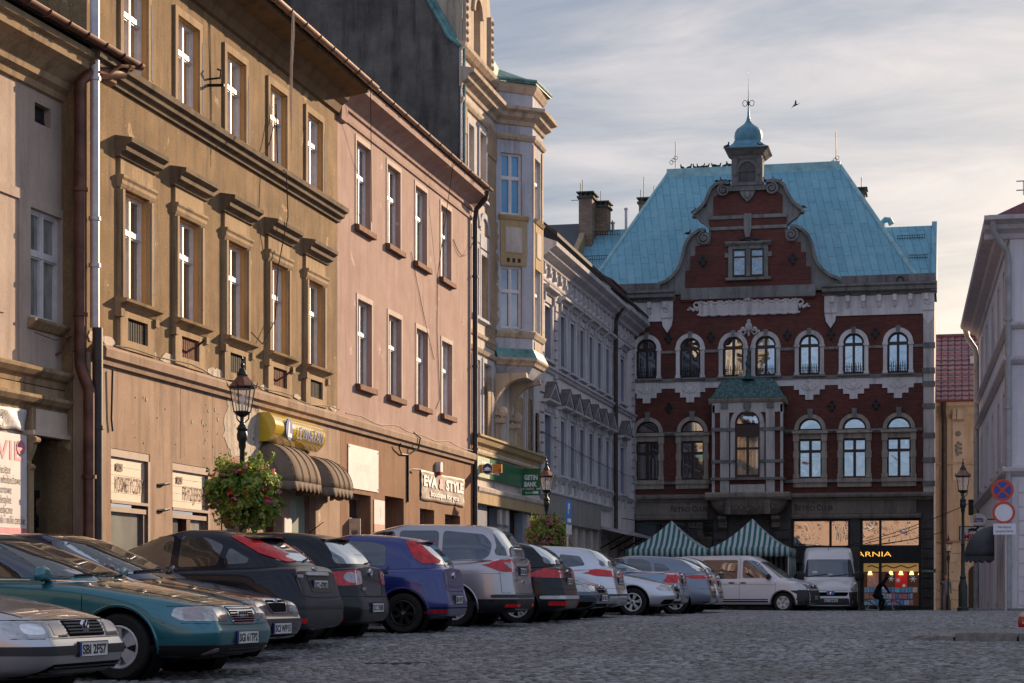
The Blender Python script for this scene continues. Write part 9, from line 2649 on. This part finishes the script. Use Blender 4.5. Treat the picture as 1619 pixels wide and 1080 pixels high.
def hatch_back(label,px,z,paint_,H,L,W,lights,rimst='five',wag=0.0,head=180,glass_=None,extra=(),plate='SK 512AE',rails=None,lamp_z=None,sed=False,badge='disc'):
    b=H-1.46
    spec=dict(L=L,W=W,paint=CM[paint_],wf=.9,wrr=L-.85-(.15 if sed else 0),wr=.315,zb=.21,kf=.3,kr=.30,dr=.85,rim=rimst,
 top=[(0,.72),(.5,.85),(1.0,.94),(1.3,.99),(L-(1.0 if sed else .3),1.04+b*.5),(L,1.0+b*.5)],sh=[(0,.68),(.5,.79),(1.0,.87),(2.0,.93),(L,.97+b*.4)],
 nose=[(.2,.1),(.4,0),(.75,.15)],tail=[(.2,.10),(.32,.02),(.52,.0),(.62,.02),(.66,.08),(.95,.12),(1.05,.17)],
 green=[(.93,1.1,L-.14-(.55 if sed else 0),.755),(1.15+b*.4,1.7,L-.30-(.95 if sed else 0)+wag*.1,.69),(1.36+b,2.2,L-.60-(1.25 if sed else 0)+wag*.25,.61),(1.42+b,2.45,L-.75-(1.4 if sed else 0)+wag*.3,.56)],arch=.05,peak=2.4,
 patches=side_glass([[(1.6,1.0),(2.1,1.29+b),(2.3,1.355+b),(2.6,1.365+b),(2.6,1.0)],[(2.68,1.0),(2.68,1.365+b),(3.05,1.35+b),(3.25,1.28+b),(3.3,1.02)]]+([[(3.38,1.03),(3.33,1.27+b),(3.6+wag*.25,1.22+b*.5+wag*.04),(3.75+wag*.2,1.08)]]if not sed else[]))+
 [('B','rear_window',sym([(.62,1.05+b*.3),(.50,1.36+b)]),glass_ or SG,dict(r=.06))]+lights+
 [('B','lower_bumper',[(-.84,.16),(.84,.16),(.84,.30),(-.84,.30)],TB,dict(r=.03,off=.010)),('B','plate_recess',[(-.30,.68),(.30,.68),(.32,.84),(-.32,.84)],TG,dict(r=.03,off=.003))]+list(extra)+handles((2.35,.9),(3.15,.91),mat=CM[paint_]),
 lines=seams([(2.64,.98),(2.64,.6),(2.6,.28)],[(1.4,.94),(1.42,.6),(1.5,.28)],[(3.35,1.0),(3.2,.7),(3.05,.5),(3.0,.28)])+[('B','bumper_seam',[(-.84,.62),(0,.60),(.84,.62)],M['void_black'],.010)],
 plates=[('B',.76,plate,.50)],badges=[('B',badge,0,.93,.04)],wipers=[((.0,1.06+b*.3),(-.42,1.10+b*.3))]if not sed else(),wview='B',mirror=(1.72,1.0,1.0))
    if rails:spec['rails']=rails
    return car('parked_car',label,at(px,z),False,R(head),spec)
def lr(p,q=None):return[('B2','tail_light',p,LR,dict(r=.04,off=.010,cell=.05,subs=[('B','clear_lens',q,M['lamp_smoke'],dict(r=.02,off=.014,cell=.05))]if q else[]))]
hatch_back('black estate car with wide swept red lights behind the silver people carrier',907,35.2,'black',1.50,4.70,1.82,lr([(.36,.80),(.88,.82),(.92,.95),(.36,.93)],[(.45,.82),(.62,.82),(.6,.87),(.46,.86)])+[('S','tail_light',[(4.25,.93),(4.66,.80),(4.66,.93),(4.3,.98)],LR,dict(r=.03,off=.010,cell=.05)),('B2','reflector',[(.5,.33),(.8,.33),(.8,.40),(.5,.40)],LR,dict(r=.02,off=.014))],'split',.4,extra=[('B','lip_strip',[(-.86,.44),(.86,.44),(.86,.50),(-.86,.50)],M['alloy'],dict(r=.02,off=.014))])
def front_car(label,px,z,paint_,L,W,plate,rim='five',head=-3,lamps=None,extra=(),hz=0.0,H=1.42):
    d=hz; b=H-1.42
    return car('parked_car',label,at(px,z),True,R(head),dict(L=L,W=W,paint=CM[paint_],wf=.90,wrr=L-1.05,wr=.31,zb=.20,kf=.32,df=.9,rim=rim,
 top=[(0,.67+d),(.10,.72+d),(.5,.80+d),(1.0,.90+d),(1.35,.96+d),(3.5,1.0+d),(L,1.0+d)],sh=[(0,.63+d),(.1,.68+d),(.5,.75+d),(1.0,.83+d),(1.4,.88+d),(2.5,.92+d),(L,.95+d)],
 nose=[(.2,.12),(.34,.02),(.46,.0),(.54,.05),(.62,.07),(.75,.15)],tail=[(.2,.1),(.5,0),(1,.1)],
 green=[(.90,1.20,L-.4,.735),(1.14,1.75,L-.75,.665),(1.34+b,2.22,L-1.15,.575),(1.40+b,2.45,L-1.4,.53)],peak=2.6,
 patches=[('F','windscreen',sym([(.66,1.0),(.50,1.36+b)]),SG,dict(r=.05)),
 ('F2','headlight',lamps or[(.36,.55),(.77,.56),(.81,.62),(.72,.69),(.38,.67)],LC,dict(r=.04,off=.006,cell=.04,subs=[('F','reflector',[(.46,.57),(.60,.57),(.60,.66),(.46,.66)],M['lamp_reflector'],dict(r=.05,off=.010,cell=.04))])),
 ('F','grille',[(-.28,.54),(.28,.54),(.32,.67),(-.32,.67)],M['void_black'],dict(r=.04,off=.006,subs=[('F','grille_bar',[(-.28,.595),(.28,.595),(.28,.61),(-.28,.61)],CH_,dict(r=0,off=.012))])),('F','air_intake',[(-.5,.22),(.5,.22),(.54,.33),(-.54,.33)],M['void_black'],dict(r=.04,off=.006)),('F2','fog_light',[(.58,.27),(.74,.27),(.74,.37),(.58,.37)],M['void_black'],dict(r=.03,off=.006))]+list(extra)
 +side_glass([[(1.5,.98),(2.15,1.28+b),(2.35,1.325+b),(2.55,1.33+b),(2.55,.99)],[(2.62,.99),(2.62,1.33+b),(3.0,1.31+b),(3.3,1.2+b),(3.3,1.0)]])+handles((2.3,.87),(3.2,.88),mat=CM[paint_]),
 lines=seams([(1.3,.93),(1.28,.6),(1.34,.3)],[(2.58,.96),(2.58,.5),(2.53,.26)]),plates=[('F',.44,plate,.52)],badges=[('F','disc',0,.66,.04)],mirror=(1.72,.98,1.0),wipers=[((-.5,1.0),(.05,1.03)),((.05,1.0),(.55,1.03))]))
front_car('slate blue small car facing out between the black and silver estates',955,37.4,'slate',4.0,1.65,'SB 90C1','steel',extra=[('F','bumper_strip',[(-.84,.44),(.84,.44),(.84,.49),(-.84,.49)],TG,dict(r=.01,off=.012))])
hatch_back('pale silver estate car with swept red lights and shark fin',987,40.0,'pale_silver',1.50,4.55,1.84,lr([(.40,.82),(.86,.86),(.90,.97),(.42,.95)],[(.46,.84),(.62,.85),(.6,.91),(.48,.90)])+[('S','tail_light',[(3.95,.97),(4.5,.82),(4.52,.95),(4.1,1.0)],LR,dict(r=.03,off=.010,cell=.05))],'split',.6,extra=[('B','bumper_band',[(-.86,.46),(.86,.46),(.86,.50),(-.86,.50)],TG,dict(r=.01,off=.010))])
front_car('silver coupe facing out with spoked alloy wheel, before the pale blue saloon',1074,43.0,'pale_silver',4.6,1.80,'SCI 8KL2','multi',0)
hatch_back('pale blue saloon with big triangular red tail lamps',1086,45.6,'ice_blue',1.44,4.60,1.80,lr([(.52,.74),(.86,.74),(.74,1.0),(.56,1.0)],[(.56,.9),(.64,.9),(.64,.98),(.58,.98)])+[('S','tail_light',[(4.25,.76),(4.56,.74),(4.52,.98),(4.46,1.0)],LR,dict(r=.02,off=.010,cell=.05))],'five',0,sed=True)
hatch_back('grey blue liftback with a thin red light band across its tail',1130,48.2,'grey_blue',1.45,4.75,1.86,[('B','tail_light',[(-.88,.86),(.88,.86),(.86,.93),(-.86,.93)],LR,dict(r=.03,off=.010,cell=.06)),('S','tail_light',[(4.1,.91),(4.72,.86),(4.72,.93),(4.3,.945)],LR,dict(r=.02,off=.010,cell=.06))],'split',0)
hatch_back('small silver hatchback at the far end of the parked row',1142,50.8,'silver',1.47,3.95,1.68,lr([(.60,.74),(.80,.74),(.80,.98),(.62,.98)]),'steel',.3)
L=4.89
pv=at(1290,65.5)
GLV=M['van_glass']
car('parked_van','white passenger van parked side on with black lower stripes',pv,True,R(-9),dict(cat='van',L=L,W=1.90,paint=CM['white'],wf=.90,wrr=3.90,wr=.335,zb=.24,kf=.25,df=.8,kr=.06,dr=.4,rim='five',lip=TB,gap=.06,
 top=[(0,.93),(.10,1.0),(.45,1.09),(.9,1.17),(1.1,1.2),(L,1.2)],sh=[(0,.88),(.1,.95),(.45,1.02),(.9,1.08),(1.3,1.12),(L,1.14)],nose=[(.2,.12),(.35,.02),(.5,0),(.7,.04),(1.0,.14)],tail=[(.2,.05),(.5,0),(1.2,.02)],
 green=[(1.06,.70,L-.02,.90),(1.40,1.20,L-.03,.86),(1.72,1.68,L-.10,.81),(1.89,1.98,L-.2,.76)],ex=9.0,arch=.02,bow=.12,peak=3.0,
 patches=side_glass([[(1.25,1.16),(1.75,1.66),(1.95,1.74),(2.28,1.75),(2.28,1.16)],[(2.46,1.13),(2.46,1.76),(3.68,1.76),(3.68,1.13)],[(3.75,1.13),(3.75,1.76),(4.72,1.76),(4.72,1.13)]],GLV,r=.06)+
 [('F','windscreen',sym([(.80,1.16),(.66,1.70)]),SG,dict(r=.05)),('F2','headlight',[(.40,.78),(.80,.80),(.90,.95),(.86,1.0),(.42,.92)],LC,dict(r=.04,off=.008,cell=.05,subs=[('F','projector',[(.5,.81),(.64,.81),(.64,.90),(.5,.90)],M['lamp_reflector'],dict(r=.04,off=.012,cell=.04))])),('S','headlight',[(.10,.78),(.38,.84),(.44,.96),(.10,.92)],LC,dict(r=.03,off=.008,cell=.05)),
 ('F','grille',[(-.38,.80),(.38,.80),(.38,.90),(-.38,.90)],TB,dict(r=.02,off=.006)),('F','bumper',[(-.96,.25),(.96,.25),(.96,.74),(-.96,.74)],TG,dict(r=.05,off=.008,cell=.07)),('S','bumper_side',[(.02,.28),(.42,.28),(.42,.76),(.02,.76)],TG,dict(r=.02,off=.008,cell=.06)),
 ('S','side_stripe',[(1.40,.42),(3.40,.42),(3.40,.455),(1.40,.455)],TB,dict(r=0,off=.004)),('S','side_stripe',[(1.40,.34),(3.40,.34),(3.40,.395),(1.40,.395)],TB,dict(r=0,off=.004))]+handles((2.15,.99),(2.55,.99)),
 lines=seams([(1.15,1.0),(1.15,.6),(1.32,.35)],[(2.38,1.85),(2.38,.3)],[(3.72,1.84),(3.72,.5)],[(1.15,.93),(2.4,.945),(4.8,.945)])+[('T','bonnet_seam',[(.1,.7),(.8,.8)],M['void_black'],.01),('T','bonnet_seam',[(.1,-.7),(.8,-.8)],M['void_black'],.01)],
 plates=[('F',.50,'SB 1107K',.52)],badges=[('F','vw',0,.86,.07)],mirror=(1.40,1.16,1.55),mirror_mat=TB),'vans parked across the end of the square')
L=5.2
car('parked_van','tall white panel van facing the camera with blue grille emblem',at(1313,71.5),True,R(-90-12.56+18),dict(cat='van',L=L,W=2.05,paint=CM['white'],wf=.95,wrr=4.1,wr=.34,zb=.24,kf=.22,df=.7,kr=.04,dr=.4,rim='steel',lip=TB,
 top=[(0,.98),(.10,1.06),(.45,1.20),(.8,1.32),(1.1,1.36),(L,1.4)],sh=[(0,.93),(.1,1.0),(.45,1.10),(.8,1.20),(1.3,1.28),(L,1.3)],nose=[(.2,.10),(.35,.02),(.5,0),(.8,.04),(1.2,.16)],tail=[(.2,.05),(.5,0),(1.2,.02)],
 green=[(1.10,.55,L-.02,.985),(1.55,.98,L-.03,.955),(2.0,1.38,L-.06,.92),(2.30,1.75,L-.1,.885),(2.46,2.05,L-.2,.83)],ex=9.0,arch=.02,bow=.14,peak=3.3,
 patches=side_glass([[(1.2,1.30),(1.55,1.85),(2.15,1.88),(2.15,1.30)]],GLV,r=.05)+
 [('F','windscreen',sym([(.88,1.36),(.90,1.42),(.80,2.02)]),GLV,dict(r=.06,off=.006,subs=[('F','sticker',[(-.05,1.44),(.12,1.44),(.12,1.48),(-.05,1.48)],M['board_white'],dict(r=.01,off=.009)),('F','sticker',[(-.62,1.50),(-.45,1.50),(-.45,1.58),(-.62,1.58)],M['board_white'],dict(r=.01,off=.009))])),
 ('F2','headlight',[(.66,.84),(.96,.82),(.98,1.10),(.88,1.16),(.70,1.02)],LC,dict(r=.05,off=.008,cell=.05,subs=[('F','reflector',[(.72,.90),(.86,.90),(.88,1.04),(.74,1.0)],M['lamp_reflector'],dict(r=.04,off=.012,cell=.04))])),
 ('F','grille',[(-.60,.66),(.60,.66),(.66,.80),(-.66,.80)],M['void_black'],dict(r=.06,off=.008)),('F','grille_emblem',[(-.13,.70),(.13,.70),(.16,.84),(-.16,.84)],plain('emblem_blue',(.02,.10,.34),.3,0,.5,.1),dict(r=.05,off=.014)),
 ('F2','bumper_corner',[(.72,.25),(1.03,.25),(1.03,.82),(.66,.80)],TB,dict(r=.03,off=.010,cell=.06)),('F','lower_bumper',[(-.72,.22),(.72,.22),(.66,.58),(-.66,.58)],TG,dict(r=.03,off=.008,cell=.07))],
 lines=[('F','bonnet_seam',[(-.86,1.20),(-.70,.88),(0,.85),(.70,.88),(.86,1.20)],M['void_black'],.012),('F','roof_seam',[(-.80,2.08),(-.74,2.42)],M['void_black'],.01),('F','roof_seam',[(.80,2.08),(.74,2.42)],M['void_black'],.01)]+seams([(1.0,1.2),(1.0,.6),(1.3,.3)],[(2.25,2.3),(2.25,.3)]),
 plates=[('F',.50,'SCI 28422',.52)],badges=[('F','lion',0,.77,.06)],mirror=(1.22,1.36,1.9),mirror_mat=TB,mtall=1.6,wipers=[((-.8,1.38),(-.05,1.46)),((.0,1.38),(.75,1.46))],aerial=(1.9,-.15,.25)),'vans parked across the end of the square')
mbx=None
# ------------------------------------------------------------------ pigeons, the flying bird, the cyclist
M['pigeon']=plain('pigeon',(.035,.036,.042),.7,0,.3,.35,30)
def pigeon_mesh(kind):
    mb=MB()
    mb.ball((0,0,.11),.15,.075,.075,10,7)
    mb.tube([(.10,0,.14),(.14,0,.19),(.15,0,.23)],[.055,.042,.035],8)
    mb.ball((.165,0,.245),.042,.034,.036,8,6)
    mb.tube([(.20,0,.243),(.225,0,.236)],[.010,.003],5)
    mb.mesh([(-.10,-.05,.12),(-.10,.05,.12),(-.27,.035,.07),(-.27,-.035,.07),(-.10,-.05,.10),(-.10,.05,.10),(-.27,.035,.06),(-.27,-.035,.06)],[(0,1,2,3),(4,5,6,7),(0,1,5,4),(2,3,7,6),(0,3,7,4),(1,2,6,5)])
    for s in(-1,1):
        mb.ball((-.03,s*.065,.125),.14,.018,.055,8,5)
        mb.tube([(.01,s*.03,.05),(.01,s*.03,.0)],.007,5)
    o=mb.build('pigeon',M['pigeon'],None,smooth=60); me=o.data; bpy.data.objects.remove(o)
    return me
PGM=pigeon_mesh(0)
rg=random.Random(31)
def bird(px,py,y,label,group):
    d=ray(px,py); t=y/d[1]
    o=bpy.data.objects.new('pigeon',PGM); COL.objects.link(o)
    o.location=(d[0]*t,y,CH+d[2]*t); o.rotation_euler=(0,rg.uniform(-.5,.2),rg.choice((0,PI))+rg.uniform(-.7,.7)); k=rg.uniform(.72,.9); o.scale=(k,k,k)
    tag(o,label,'bird',group)
yr=RY+RD
zz_ridge=zr+.12
for px in(1078,1090,1097.5,1103.5,1111,1118,1129,1136,1147,1153):
    o_=None
    d=ray(px,262); x=d[0]*yr/d[1]
    o=bpy.data.objects.new('pigeon',PGM); COL.objects.link(o); o.location=(x,yr+rg.uniform(-.1,.1),zz_ridge); o.rotation_euler=(0,rg.uniform(-.5,.1),rg.choice((0,PI))+rg.uniform(-.7,.7)); k=rg.uniform(.75,.95); o.scale=(k,k,k)
    tag(o,'dark pigeon perched on the copper roof ridge left of the turret','bird','pigeons on the roof ridge')
for px,py in((1134,290),(1141,288.5),(1152,289.5),(1211,289.5),(1224,288),(1233,290.5),(1098,337),(1115,329),(1268,331),(1088,372)):
    bird(px,py,RY-.05,'dark pigeon perched on the stone coping of the Dutch gable','pigeons on the gable')
for px,py in((1173,382),(1181,382.5),(1194,382)):bird(px,py,RY-.25,'pigeon perched on the ledge over the twin gable window','pigeons on the window ledge')
bird(1150.5,234.5,ty-.75,'pigeon sitting on the turret cornice, left corner',None); bird(1203,233,ty-.75,'pigeon sitting on the turret cornice, right corner',None)
d=ray(1257,166); t=70/d[1]; c=Vector((d[0]*t,70,CH+d[2]*t))
mb=MB()
mb.tube([c+Vector((-.17,0,-.13)),c+Vector((-.05,0,-.03)),c+Vector((.08,0,.02)),c+Vector((.15,0,.06))],[.02,.06,.055,.02],8)
mb.mesh([c+Vector(p)for p in((-.04,.02,.0),(.08,.02,.04),(.10,.10,.22),(.03,.16,.40),(-.02,.10,.24),(-.04,.035,.0),(.08,.035,.04),(.10,.115,.22),(.03,.175,.40),(-.02,.115,.24))],[(0,1,2,3,4),(9,8,7,6,5),(0,1,6,5),(1,2,7,6),(2,3,8,7),(3,4,9,8),(4,0,5,9)])
mb.mesh([c+Vector(p)for p in((.0,-.02,.0),(.09,-.02,.03),(.22,-.14,.02),(.36,-.24,.08),(.20,-.16,-.03),(.0,-.02,-.015),(.09,-.02,.015),(.22,-.14,.005),(.36,-.24,.065),(.20,-.16,-.045))],[(0,1,2,3,4),(9,8,7,6,5),(0,1,6,5),(1,2,7,6),(2,3,8,7),(3,4,9,8),(4,0,5,9)])
mb.mesh([c+Vector(p)for p in((-.14,-.03,-.10),(-.14,.03,-.10),(-.24,.06,-.22),(-.25,-.04,-.22),(-.14,-.03,-.11),(-.14,.03,-.11),(-.24,.06,-.23),(-.25,-.04,-.23))],[(0,1,2,3),(7,6,5,4),(0,1,5,4),(1,2,6,5),(2,3,7,6),(3,0,4,7)])
mb.v=[tuple(c+(Vector(q)-c)*.52)for q in mb.v]
o=mb.build('pigeon',M['pigeon'],None,smooth=60); tag(o,'dark bird flying with raised wings right of the spire','bird')
# ---- cyclist riding past the bookshop, heading to the right
cy_z=77.0
cp=at(1391,cy_z); g0_=hgt(977,cy_z)
bk_r=thing('bicycle','bicycle with pale frame ridden past the bookshop window','bicycle',(cp[0],cp[1],g0_),R(3))
MF=plain('bike_frame',(.55,.56,.56),.3,.2,.5,.1)
for sx in(-.52,.52):
    mb=MB(); mb.tube([(sx+.33*math.cos(2*PI*i/28),0,.34+.33*math.sin(2*PI*i/28))for i in range(29)],.018,6,cap=False)
    w_=mb.build('wheel',M['rubber'],bk_r,smooth=60)
    mb=MB()
    for i in range(14):a=2*PI*i/14; mb.tube([(sx,0,.34),(sx+.32*math.cos(a),0,.34+.32*math.sin(a))],.002,3)
    mb.lathe([(.001,-.03),(.025,-.03),(.025,.03),(.001,.03)],(0,0,0),8,T=lambda x,y,z,sx=sx:(sx+x,z,.34+y)); mb.build('spokes',M['zinc_pipe'],w_)
mb=MB()
for a,c in(((-.52,0,.34),(-.05,0,.30)),((-.52,0,.34),(-.16,0,.78)),((-.05,0,.30),(-.18,0,.86)),((-.16,0,.78),(.36,0,.80)),((-.05,0,.30),(.38,0,.72)),((.52,0,.34),(.36,0,.82)),((.36,0,.80),(.34,0,.98))):mb.tube([a,c],.018,6)
mb.build('frame',MF,bk_r)
mb=MB(); mb.tube([(.34,0,.98),(.36,-.26,1.0),(.30,-.28,1.0)],.014,6); mb.tube([(.34,0,.98),(.36,.26,1.0),(.30,.28,1.0)],.014,6); mb.build('handlebar',M['black_iron'],bk_r)
mb=MB(); mb.ball((-.22,0,.90),.14,.07,.035,10,5); mb.build('saddle',M['black_iron'],bk_r)
mb=MB(); mb.tube([(-.05,-.08,.30),(-.02,-.10,.13)],.012,5); mb.tube([(-.05,.08,.30),(-.08,.10,.47)],.012,5); mb.box(-.06,.05,-.17,-.08,.115,.135); mb.box(-.13,-.02,.08,.17,.465,.485); mb.build('pedals',M['black_iron'],bk_r)
def skin_body(name,J,E,parent,mat,loc=(0,0,0),rz=0.0,levels=2):
    me=bpy.data.meshes.new(name); me.from_pydata([p for p,r in J],E,[])
    o=bpy.data.objects.new(name,me); COL.objects.link(o)
    o.modifiers.new('skin','SKIN');
    bpy.context.view_layer.update()
    for v,(p,r)in zip(me.skin_vertices[0].data,J):v.radius=(r,r)if isinstance(r,(int,float))else r; v.use_root=False
    me.skin_vertices[0].data[0].use_root=True
    s=o.modifiers.new('sub','SUBSURF'); s.levels=levels; s.render_levels=levels
    m2=bpy.data.meshes.new_from_object(o.evaluated_get(bpy.context.evaluated_depsgraph_get()))
    bpy.data.objects.remove(o)
    m2.materials.clear(); m2.materials.append(mat); m2.shade_smooth()
    q=bpy.data.objects.new(name,m2); COL.objects.link(q)
    if parent:q.parent=parent
    return q
per=thing('person','dark clothed cyclist bent forward over a bicycle before the bookshop','person',(cp[0],cp[1],g0_),R(3))
J=[((-.20,0,.98),(.15,.12)),((-.06,0,1.18),(.14,.12)),((.10,0,1.36),(.16,.13)),((.17,0,1.44),(.08,.08)),((.22,0,1.50),(.06,.06)),
 ((.26,0,1.57),(.085,.09)),((.30,0,1.64),(.09,.085)),((.30,0,1.71),(.06,.06)),
 ((.10,.18,1.37),.07),((.22,.24,1.20),.05),((.34,.24,1.03),.036),((.10,-.18,1.37),.07),((.22,-.24,1.20),.05),((.34,-.24,1.03),.036),
 ((-.18,.10,.92),.10),((.14,.12,.84),.075),((-.04,.12,.54),.05),((.06,.12,.50),.035),((-.18,-.10,.92),.10),((.17,-.12,.66),.075),((.00,-.12,.26),.05),((.09,-.12,.17),.035)]
E_=[(0,1),(1,2),(2,3),(3,4),(4,5),(5,6),(6,7),(2,8),(8,9),(9,10),(2,11),(11,12),(12,13),(0,14),(14,15),(15,16),(16,17),(0,18),(18,19),(19,20),(20,21)]
skin_body('body',J,E_,per,plain('dark_clothes',(.012,.012,.015),.8,0,.2,.3,10))
mb=MB(); mb.ball((.315,0,1.645),.085,.075,.10,14,10); mb.ball((.40,0,1.63),.018,.014,.02,8,5)
for s in(-1,1):mb.ball((.30,s*.078,1.64),.022,.012,.03,8,5); mb.ball((.385,s*.03,1.655),.010,.012,.008,6,4)
hd=mb.build('head',plain('skin',(.35,.20,.14),.6,0,.3,.1),per,smooth=60)
mb=MB(); mb.lathe([(.092,0),(.096,.03),(.085,.07),(.05,.098),(.001,.105)],(.305,0,1.655),14); mb.ball((.25,0,1.63),.05,.08,.08,8,6); mb.build('hood',plain('cap_black',(.01,.01,.012),.8),hd,smooth=60)
for s in(-1,1):
    mb=MB(); mb.ball((.335,s*.245,1.02),.045,.035,.025,10,6)
    for i in range(4):y=s*(.215+.02*i); mb.tube([(.365,y,1.03),(.395,y,1.02),(.395,y,.99),(.372,y,.978)],[.010,.009,.008,.007],6)
    mb.tube([(.335,s*.21,1.01),(.345,s*.195,.985),(.365,s*.20,.97)],[.011,.010,.008],6)
    mb.build('hand',plain('glove',(.02,.02,.02),.8),per,smooth=60)
mh_p=at(620,21.0)
gm=gz(mh_p[1])+.022
mc=place('manhole_cover','round ribbed iron manhole cover set in the cobbles','manhole cover',(mh_p[0],mh_p[1],gm))
mb=MB(); mb.lathe([(.30,0),(.33,.004),(.36,.004),(.36,-.05)],(mh_p[0],mh_p[1],gm),36,cap=False); mb.lathe([(.001,-.004),(.30,-.004)],(mh_p[0],mh_p[1],gm),36,cap=False)
for i in range(9):
    x=-.24+i*.06; h_=math.sqrt(max(0,.27**2-x*x)); mb.box(mh_p[0]+x-.016,mh_p[0]+x+.016,mh_p[1]-h_,mh_p[1]+h_,gm-.004,gm+.005)
sub(mb,'cover',plain('old_iron',(.06,.055,.05),.6,.3,.4,.3,20),mc)
pb=at(1495.5,93.5); gp_=hgt(968,90)
per2=thing('person','pale shirted passer-by half hidden by the distant small lamp','person',(pb[0],pb[1],gp_),R(-90))
J=[((0,0,.92),(.15,.11)),((0,0,1.15),(.14,.10)),((0,0,1.38),(.17,.11)),((0,0,1.47),(.07,.06)),((0,0,1.53),(.05,.05)),
 ((.03,.2,1.38),.065),((.02,.24,1.10),.048),((.08,.24,.84),.036),((-.03,-.2,1.38),.065),((-.02,-.24,1.10),.048),((.04,-.24,.84),.036),
 ((.0,.09,.86),.095),((.05,.10,.48),.07),((.0,.10,.08),.045),((.10,.10,.04),.04),((.0,-.09,.86),.095),((-.03,-.10,.48),.07),((-.10,-.10,.08),.045),((.0,-.10,.04),.04)]
skin_body('body',J,[(0,1),(1,2),(2,3),(3,4),(2,5),(5,6),(6,7),(2,8),(8,9),(9,10),(0,11),(11,12),(12,13),(13,14),(0,15),(15,16),(16,17),(17,18)],per2,plain('pale_shirt',(.13,.15,.20),.8,0,.2,.1))
mb=MB(); mb.ball((.02,0,1.64),.09,.075,.115,12,8); mb.ball((.115,0,1.63),.018,.014,.02,6,4); hd=mb.build('head',bpy.data.materials['skin'],per2,smooth=60)
mb=MB(); mb.ball((-.005,0,1.68),.095,.082,.09,12,8); mb.build('hair',plain('hair',(.03,.02,.015),.8),hd,smooth=60)
